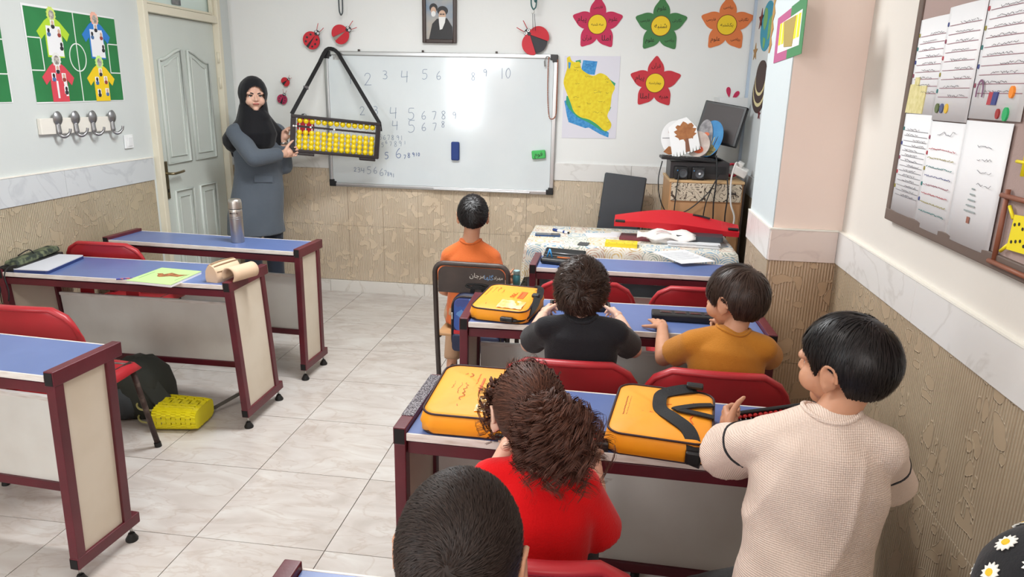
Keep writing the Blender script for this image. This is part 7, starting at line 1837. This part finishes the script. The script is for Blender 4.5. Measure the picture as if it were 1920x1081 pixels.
def curls(n, start, centre, radii, ks, turns, hr, wid, seed, up=0.35):
    q = np.random.default_rng(seed); s0 = np.array(start); c = np.array(centre); r = np.array(radii)
    nl = max(1, n//9); li = np.arange(n) % nl
    d = q.normal(size=(nl, 3)); d /= np.linalg.norm(d, axis=1, keepdims=True); d = d[li]+q.normal(size=(n, 3))*0.05; d /= np.linalg.norm(d, axis=1, keepdims=True)
    end = c+d*r*(0.62+0.42*q.random((nl, 1))[li]**0.6+0.05*q.random((n, 1)))
    out = end-s0; mid = s0+out*0.45+np.array([0, 0, 1])*up*np.linalg.norm(out, axis=1, keepdims=True)*0.5+d*r*0.25
    tt = np.linspace(0, 1, ks)[None, :, None]
    B = (1-tt)**2*s0+2*(1-tt)*tt*mid[:, None]+tt**2*end[:, None]
    T = np.gradient(B, axis=1); T /= np.linalg.norm(T, axis=2, keepdims=True)+1e-9
    ref = q.normal(size=(nl, 1, 3))[li]; a = np.cross(T, ref); a /= np.linalg.norm(a, axis=2, keepdims=True)+1e-9; b = np.cross(T, a)
    ph = q.random((nl, 1, 1))[li]*6.28+0.5*q.random((n, 1, 1))+tt*6.28*turns*(0.7+0.6*q.random((nl, 1, 1))[li]); h = hr*(0.5+0.7*q.random((nl, 1, 1))[li]+0.25*q.random((n, 1, 1)))*np.clip(tt*4, 0, 1)
    Q = B+a*np.cos(ph)*h+b*np.sin(ph)*h; nn = a*np.cos(ph)+b*np.sin(ph)
    return ribbons(Q, nn, wid*(0.6+0.8*q.random(n)))
MI = np.array(HM.inverted()); wl_ = lambda p: np.array(Vector(p)-V(-0.115, 1.36, 0))
c0 = wl_((-0.080, 1.315, 0.930)); vs2, F2 = curls(4200, np.array(tie_w), c0, (0.098, 0.072, 0.096), 26, 3.2, 0.0115, 0.0019, 41)
vs3, F3 = curls(700, np.array(tie_w), c0+np.array([0.01, -0.01, -0.02]), (0.112, 0.082, 0.112), 24, 3.0, 0.014, 0.0017, 43)
hm = np.array(HM)
vs4, F4 = curls(420, np.array(HM @ V(-0.05, 0.03, 0.07)), np.array(HM @ V(-0.085, 0.03, 0.0)), (0.03, 0.045, 0.075), 18, 3.5, 0.009, 0.0018, 45, up=0.1)
vs5, F5 = curls(260, np.array(HM @ V(0.0, 0.0, 0.10)), np.array(HM @ V(0.0, 0.0, 0.09)), (0.075, 0.08, 0.030), 16, 3.0, 0.008, 0.0014, 46, up=0.1)
vs1 = vs1@hm[:3, :3].T+hm[:3, 3]; sv, sf = scalp_shell(LINE, 0.005); sv = sv@hm[:3, :3].T+hm[:3, 3]
e = MB().ell(tuple(c0), (0.062, 0.046, 0.066), n=24, m=14); ev = np.array(e.v); ef = np.array([f_ if len(f_) == 4 else (f_[0], f_[1], f_[2], f_[2]) for f_ in e.f])
parts_ = [(vs1, F1), (vs2, F2), (vs3, F3), (vs4, F4), (vs5, F5), (sv, sf)]
allv = []; allf = []; off_ = 0
for a_, b_ in parts_: allv.append(a_); allf.append(b_+off_); off_ += len(a_)
hair_g = link('hair', mesh_np('hair', np.vstack(allv), np.vstack(allf)), M_hbrown, t)
e.build('hair_core', M_hbrown, hair_g, smooth=True)
MB().tube([tie_w+V(0.014*cos(rad(a)), 0.004*sin(rad(a)), 0.012*sin(rad(a))) for a in range(0, 360, 30)], 0.004, n=6, closed=True).build('hair_tie', M_dark, hair_g, smooth=True)

# boy in the cream waffle top, standing at the third desk
arms = [((0.340, 1.385, 0.955), (0.282, 1.52, 0.835), (0.330, 1.685, 0.812), dict(d=(-0.05, 1, 0.25), palm=(1, 0.05, -0.05), s=0.76, curl=1.2, side=-1, thumb_up=-0.15)),
        ((0.560, 1.365, 0.965), (0.618, 1.47, 0.825), (0.585, 1.68, 0.80), dict(d=(-0.25, 1, 0.15), palm=(-0.9, 0, -0.3), s=0.72, curl=0.9, side=1))]
legs = [((0.36, 1.34, 0.60), (0.262, 1.49, 0.47), (0.30, 1.42, 0.09), (0.30, 1.53, 0.03)), ((0.49, 1.31, 0.60), (0.50, 1.38, 0.33), (0.50, 1.33, 0.09), (0.50, 1.44, 0.03))]
t, L, HM, fr = build_person('boy in a cream waffle knit top standing at the third desk by the wall', (0.43, 1.34, 0), ((0.484, 1.42, 1.106), 46, -6, -3, 0.95), (0.456, 1.372, 1.020), (0.340, 1.385, 0.955), (0.560, 1.365, 0.965), (0.425, 1.315, 0.63), arms, legs, M_skin)
def long_folds(c):
    """long soft folds running from the right shoulder down to the left hip"""
    x, y, z = c[:, 0], c[:, 1], c[:, 2]
    ph = 30*(x*0.72-(z-0.8)*0.50)+1.3*np.sin(7*z+9*x)+0.8*np.sin(23*x+4*z)
    m = np.clip((1.0-z)/0.14, 0, 1)*np.clip((0.16-np.abs(x))/0.05+0.3, 0.3, 1)
    return 0.011*m*(1-np.abs(np.sin(ph)))**1.6+0.003*np.sin(60*x+22*z)*np.sin(31*z+11*y)
sh = shirt(t, L, fr, arms, M_waf, fold=long_folds, seed=15, sleeve=0.92, sl_r=0.062, infl=0.022, belly=1.03, hem=-0.05, amp=0.013, k=24, drop=0.006, name='waffle_top', vox=0.006)
collar(t, L, fr, HM, M_waf); trousers(t, L, fr, legs, M_trb); shoes(t, L, legs, M_shoe)
bv = BVHTree.FromPolygons([v.co for v in sh.data.vertices], [tuple(p.vertices) for p in sh.data.polygons])
for sx, el in ((0, arms[0]), (1, arms[1])):
    a, b_ = L(el[0]), L(el[1]); c = a.lerp(b_, 0.36); ax = (b_-a).normalized(); r_, f_ = ax.orthogonal().normalized(), None; f_ = ax.cross(r_)
    ring = []; nn = []
    for k in range(37):
        dr = r_*cos(2*pi*k/36)+f_*sin(2*pi*k/36); h = bv.ray_cast(c+dr*0.22, -dr)
        if h[0] is not None and (h[0]-c).length < 0.088: ring.append(h[0]+h[1]*0.0008); nn.append(h[1])
    MB().ribbon(ring, 0.0065, 0.0018, nn).build('black_trim', M_tblack, sh)
hairdo(t, HM, M_hblack, 8000, 0.062, 17, (0.15, -0.55, 0.82), swirl=0.55, lift=0.12, grav=0.35, wid=0.0024, rnd=0.05, clump=0.30, shell=0.004, segs=6, top=1.15, hug=0.55, thick=0.11, over=0.014)

# near boy with the cropped head at the bottom edge
arms = [((-0.27, 0.66, 0.90), (-0.31, 0.76, 0.74), (-0.24, 0.90, 0.775), dict(d=(0.3, 1, 0), palm=(0, 0, -1), s=0.7, curl=0.4, side=1)),
        ((-0.03, 0.66, 0.90), (0.02, 0.76, 0.74), (-0.05, 0.90, 0.775), dict(d=(-0.3, 1, 0), palm=(0, 0, -1), s=0.7, curl=0.4, side=-1))]
legs = [((-0.21, 0.66, 0.50), (-0.22, 0.92, 0.485), (-0.22, 0.88, 0.09), (-0.22, 0.98, 0.03)), ((-0.09, 0.66, 0.50), (-0.08, 0.92, 0.485), (-0.08, 0.88, 0.09), (-0.08, 0.98, 0.03))]
t, L, HM, fr = build_person('boy with short cropped dark hair at the bottom edge, seen from behind', (-0.15, 0.64, 0), ((-0.155, 0.752, 1.070), 0, 0, 0, 0.97), (-0.15, 0.70, 0.965), (-0.27, 0.66, 0.90), (-0.03, 0.66, 0.90), (-0.15, 0.64, 0.51), arms, legs, M_skin)
shirt(t, L, fr, arms, M_jeans, seed=22, sleeve=0.7, sl_r=0.054); collar(t, L, fr, HM, M_jeans); trousers(t, L, fr, legs, M_trb); shoes(t, L, legs, M_shoe)
hairdo(t, HM, M_hcrop, 16000, 0.015, 3, (0.05, -0.93, 0.36), swirl=0.7, lift=0.25, grav=0.05, wid=0.0013, segs=3, rnd=0.16, shell=0.0012, hug=0.6, thick=0.05, over=0.004)
copy_tree(chair0, 'red chair under the boy with the cropped head', (-0.15, 0.66, 0), 0)

# child in the daisy headscarf at the bottom right corner
arms = [((0.38, 0.64, 0.90), (0.34, 0.74, 0.74), (0.40, 0.88, 0.775), dict(d=(0.3, 1, 0), palm=(0, 0, -1), s=0.7, curl=0.4, side=1)), ((0.62, 0.64, 0.90), (0.66, 0.74, 0.74), (0.60, 0.88, 0.775), dict(d=(-0.3, 1, 0), palm=(0, 0, -1), s=0.7, curl=0.4, side=-1))]
legs = [((0.44, 0.64, 0.50), (0.43, 0.92, 0.485), (0.43, 0.88, 0.09), (0.43, 0.98, 0.03)), ((0.56, 0.64, 0.50), (0.57, 0.92, 0.485), (0.57, 0.88, 0.09), (0.57, 0.98, 0.03))]
t, L, HM, fr = build_person('person in a black headscarf with white daisies in the bottom right corner', (0.50, 0.62, 0), ((0.497, 0.70, 1.088), 0, 0, 0, 1.0), (0.50, 0.655, 0.95), (0.38, 0.64, 0.88), (0.62, 0.64, 0.88), (0.50, 0.62, 0.51), arms, legs, M_skin)
shirt(t, L, fr, arms, M_trb, seed=23, sleeve=1.6, sl_r=0.045, name='dress'); trousers(t, L, fr, legs, M_trb); shoes(t, L, legs, M_shoe)
copy_tree(chair0, 'red chair under the child in the daisy headscarf', (0.50, 0.64, 0), 0)
def scarf(t, L, HM, fr, m, s, drape, seed, name='headscarf'):
    b = MB(); c = HM @ V(0, -0.015, 0.015)
    b.ell(c, (0.094*s, 0.112*s, 0.112*s), HM.to_3x3()); b.cone(HM @ V(0, -0.03, -0.02), 0.090*s, HM @ V(0, -0.025, -0.12), 0.098*s)
    for p0, r0_, p1, r1_ in drape: b.cone(p0, r0_, p1, r1_)
    co, fs = remesh(b, 0.006*max(1, s), 9, folds=folds_fn(0.004, seed, 30, 0.5))
    MIv = np.array(HM.inverted()); q = co@MIv[:3, :3].T+MIv[:3, 3]
    hole = (q[:, 1] > 0.015) & ((q[:, 0]/0.056)**2+((q[:, 2]+0.012)/0.074)**2 < 1)
    fs = [f_ for f_ in fs if not any(hole[i] for i in f_)]
    o = MB(); o.v = list(map(tuple, co)); o.f = fs
    return o.build(name, m, t, smooth=True)
M_scarf = cloth('black_scarf_cloth', (22, 22, 26), b=0.1, sc_=200, rough=0.8)
r_, f_, u_s, mid, pv, n0 = fr
sc_o = scarf(t, L, HM, fr, M_scarf, 1.0, [(n0+V(0, -0.03, -0.02), 0.09, n0+V(0, -0.05, -0.10), 0.11)], 5)
bv = BVHTree.FromPolygons([v.co for v in sc_o.data.vertices], [tuple(p.vertices) for p in sc_o.data.polygons])
M_dwhite = mat('daisy_white', (240, 238, 230), rough=0.8); M_dyel = mat('daisy_yellow', (236, 190, 40), rough=0.8)
dz_at = []
for k in range(32):
    if k < 2: h = bv.ray_cast(V(-0.50, -0.62, CH), Vector(((0.452, 0.75, 1.155), (0.443, 0.75, 1.116))[k])-V(0, 0, CH))
    else:
        g = k*2.39996; zz = 1-2*(k-1.5)/30; rr = math.sqrt(1-zz*zz); dr = V(rr*cos(g), rr*sin(g), zz)
        c = HM @ V(0, -0.015, 0.0); h = bv.ray_cast(c+dr*0.3, -dr)
    if h[0] is None or any((h[0]-d_).length < 0.035 for d_ in dz_at): continue
    dz_at.append(h[0])
    R = h[1].to_track_quat('Z', 'Y').to_matrix().to_4x4(); R.translation = h[0]+h[1]*0.0006
    b = MB(); b.slab([((0.0125 if i % 2 == 0 else 0.0088)*cos(rad(i*15)), (0.0125 if i % 2 == 0 else 0.0088)*sin(rad(i*15))) for i in range(24)], 0, 0.0012); b.v = [tuple(R @ Vector(v)) for v in b.v]; d_o = b.build('daisy', M_dwhite, sc_o)
    b = MB(); b.slab(ellp(0, 0, 0.0042, 0.0042, 10), 0.0012, 0.0028); b.v = [tuple(R @ Vector(v)) for v in b.v]; b.build('daisy_centre', M_dyel, d_o)

# the teacher
arms = [((-2.590, 4.775, 1.285), (-2.415, 4.665, 1.130), (-2.285, 4.855, 1.150), dict(d=(0.35, 0.9, 0.12), palm=(0.8, -0.35, 0.1), s=0.92, curl=1.15, side=-1)),
        ((-2.410, 5.015, 1.285), (-2.375, 5.035, 1.045), (-2.350, 4.985, 1.225), dict(d=(0.35, -0.05, 0.9), palm=(0.9, -0.2, -0.35), s=0.92, curl=0.7, side=1))]
legs = [((-2.58, 4.85, 0.86), (-2.57, 4.84, 0.47), (-2.58, 4.86, 0.08), (-2.49, 4.80, 0.03)), ((-2.46, 4.95, 0.86), (-2.45, 4.94, 0.47), (-2.45, 4.96, 0.08), (-2.36, 4.90, 0.03))]
t, L, HM, fr = build_person('woman in a grey coat and black headscarf holding the big abacus', (-2.51, 4.89, 0), ((-2.490, 4.865, 1.540), 216, -3, 0, 1.05), (-2.505, 4.895, 1.375), (-2.590, 4.775, 1.285), (-2.410, 5.015, 1.285), (-2.520, 4.90, 0.90), arms, legs, M_skinp, w=1.25, ey=0.0645)
M_coat = cloth('grey_coat_cloth', (92, 100, 110), (86, 94, 104)); M_nvy = cloth('navy_trousers', (44, 50, 62))
r_, f_, u_s, mid, pv, n0 = fr
b = MB(); hem = V(-0.035, -0.015, 0.565)
b.tube([hem, hem+V(0.0, 0, 0.12), pv+V(0, 0, 0.0), pv.lerp(mid, 0.35), pv.lerp(mid, 0.75), mid-u_s*0.01, n0], [0.215, 0.205, 0.185, 0.168, 0.172, 0.14, 0.055], n=26, flat=(1, 0.72, f_))
for sh, el, wr, _ in arms:
    sh, el, wr = L(sh), L(el), L(wr); b.cone(n0-u_s*0.03, 0.05, sh, 0.068); b.cone(sh, 0.068, el, 0.060); b.cone(el, 0.060, el.lerp(wr, 0.86), 0.050, flat=True)
o = MB(); put(o, remesh(b, 0.009, 5, folds=folds_fn(0.0035, 33, 16))); coat = o.build('coat', M_coat, t, smooth=True)
trousers(t, L, fr, legs, M_nvy, w=1.2, to=0.96); shoes(t, L, legs, M_black, 1.3)
sc_o = scarf(t, L, HM, fr, M_scarf, 1.0, [(n0+V(-0.01, -0.01, 0.05), 0.105, n0+V(0.0, -0.02, -0.10), 0.155), (n0, 0.10, L((-2.615, 4.80, 1.235)), 0.088), (n0, 0.10, L((-2.42, 4.99, 1.25)), 0.085), (n0+f_*0.03, 0.10, n0+f_*0.10-V(0, 0, 0.17), 0.065), (n0-f_*0.04, 0.09, L((-2.665, 4.89, 1.20)), 0.06), (L((-2.665, 4.89, 1.20)), 0.06, L((-2.68, 4.90, 1.13)), 0.03)], 7)
for s in (-1, 1):
    bw = [HM @ V(s*x, y, z) for x, y, z in ((0.013, 0.083, 0.0165), (0.026, 0.081, 0.0215), (0.040, 0.072, 0.0205), (0.048, 0.064, 0.015))]
    MB().tube(bez(bw, 4), 0.0042, n=6).build('eyebrow', M_bk, t, smooth=True)
    lid = [HM @ V(s*x, y, z) for x, y, z in ((0.017, 0.0755, 0.001), (0.029, 0.0785, 0.0085), (0.043, 0.0705, 0.003))]
    MB().tube(bez(lid, 4), 0.0036, n=6).build('eyelid_line', M_bk, t, smooth=True)
lp = [HM @ V(x, y, z) for x, y, z in ((-0.019, 0.080, -0.0475), (-0.006, 0.0875, -0.0455), (0.006, 0.0875, -0.0455), (0.019, 0.080, -0.0475))]
MB().tube(bez(lp, 4), [0.0025]+[0.005]*11+[0.0025], n=8).build('lips', M_lip, t, smooth=True)
bv = BVHTree.FromPolygons([v.co for v in coat.data.vertices], [tuple(p.vertices) for p in coat.data.polygons])
tgt = L((-2.46, 4.86, 0.965)); frm = V(0.0, 0.0, CH)-Vector((-2.51, 4.89, 0)); dr = (tgt-frm).normalized(); h = bv.ray_cast(frm, dr)
if h[0] is not None:
    R = h[1].to_track_quat('Z', 'Y').to_matrix(); nz = h[1]; rx = V(0, 0, 1).cross(nz).normalized(); uz = nz.cross(rx)
    MB().ribbon([h[0]+nz*0.003-rx*0.065+uz*0.004, h[0]+nz*0.004, h[0]+nz*0.003+rx*0.065-uz*0.004], 0.045, 0.006, nz).build('pocket_flap', M_coat, coat)
w_ = L(arms[1][2]); MB().tube([w_+V(0.027*cos(rad(a)), 0.027*sin(rad(a)), -0.012) for a in range(0, 360, 30)], 0.007, n=6, closed=True).build('wristwatch', M_steel, t, smooth=True)
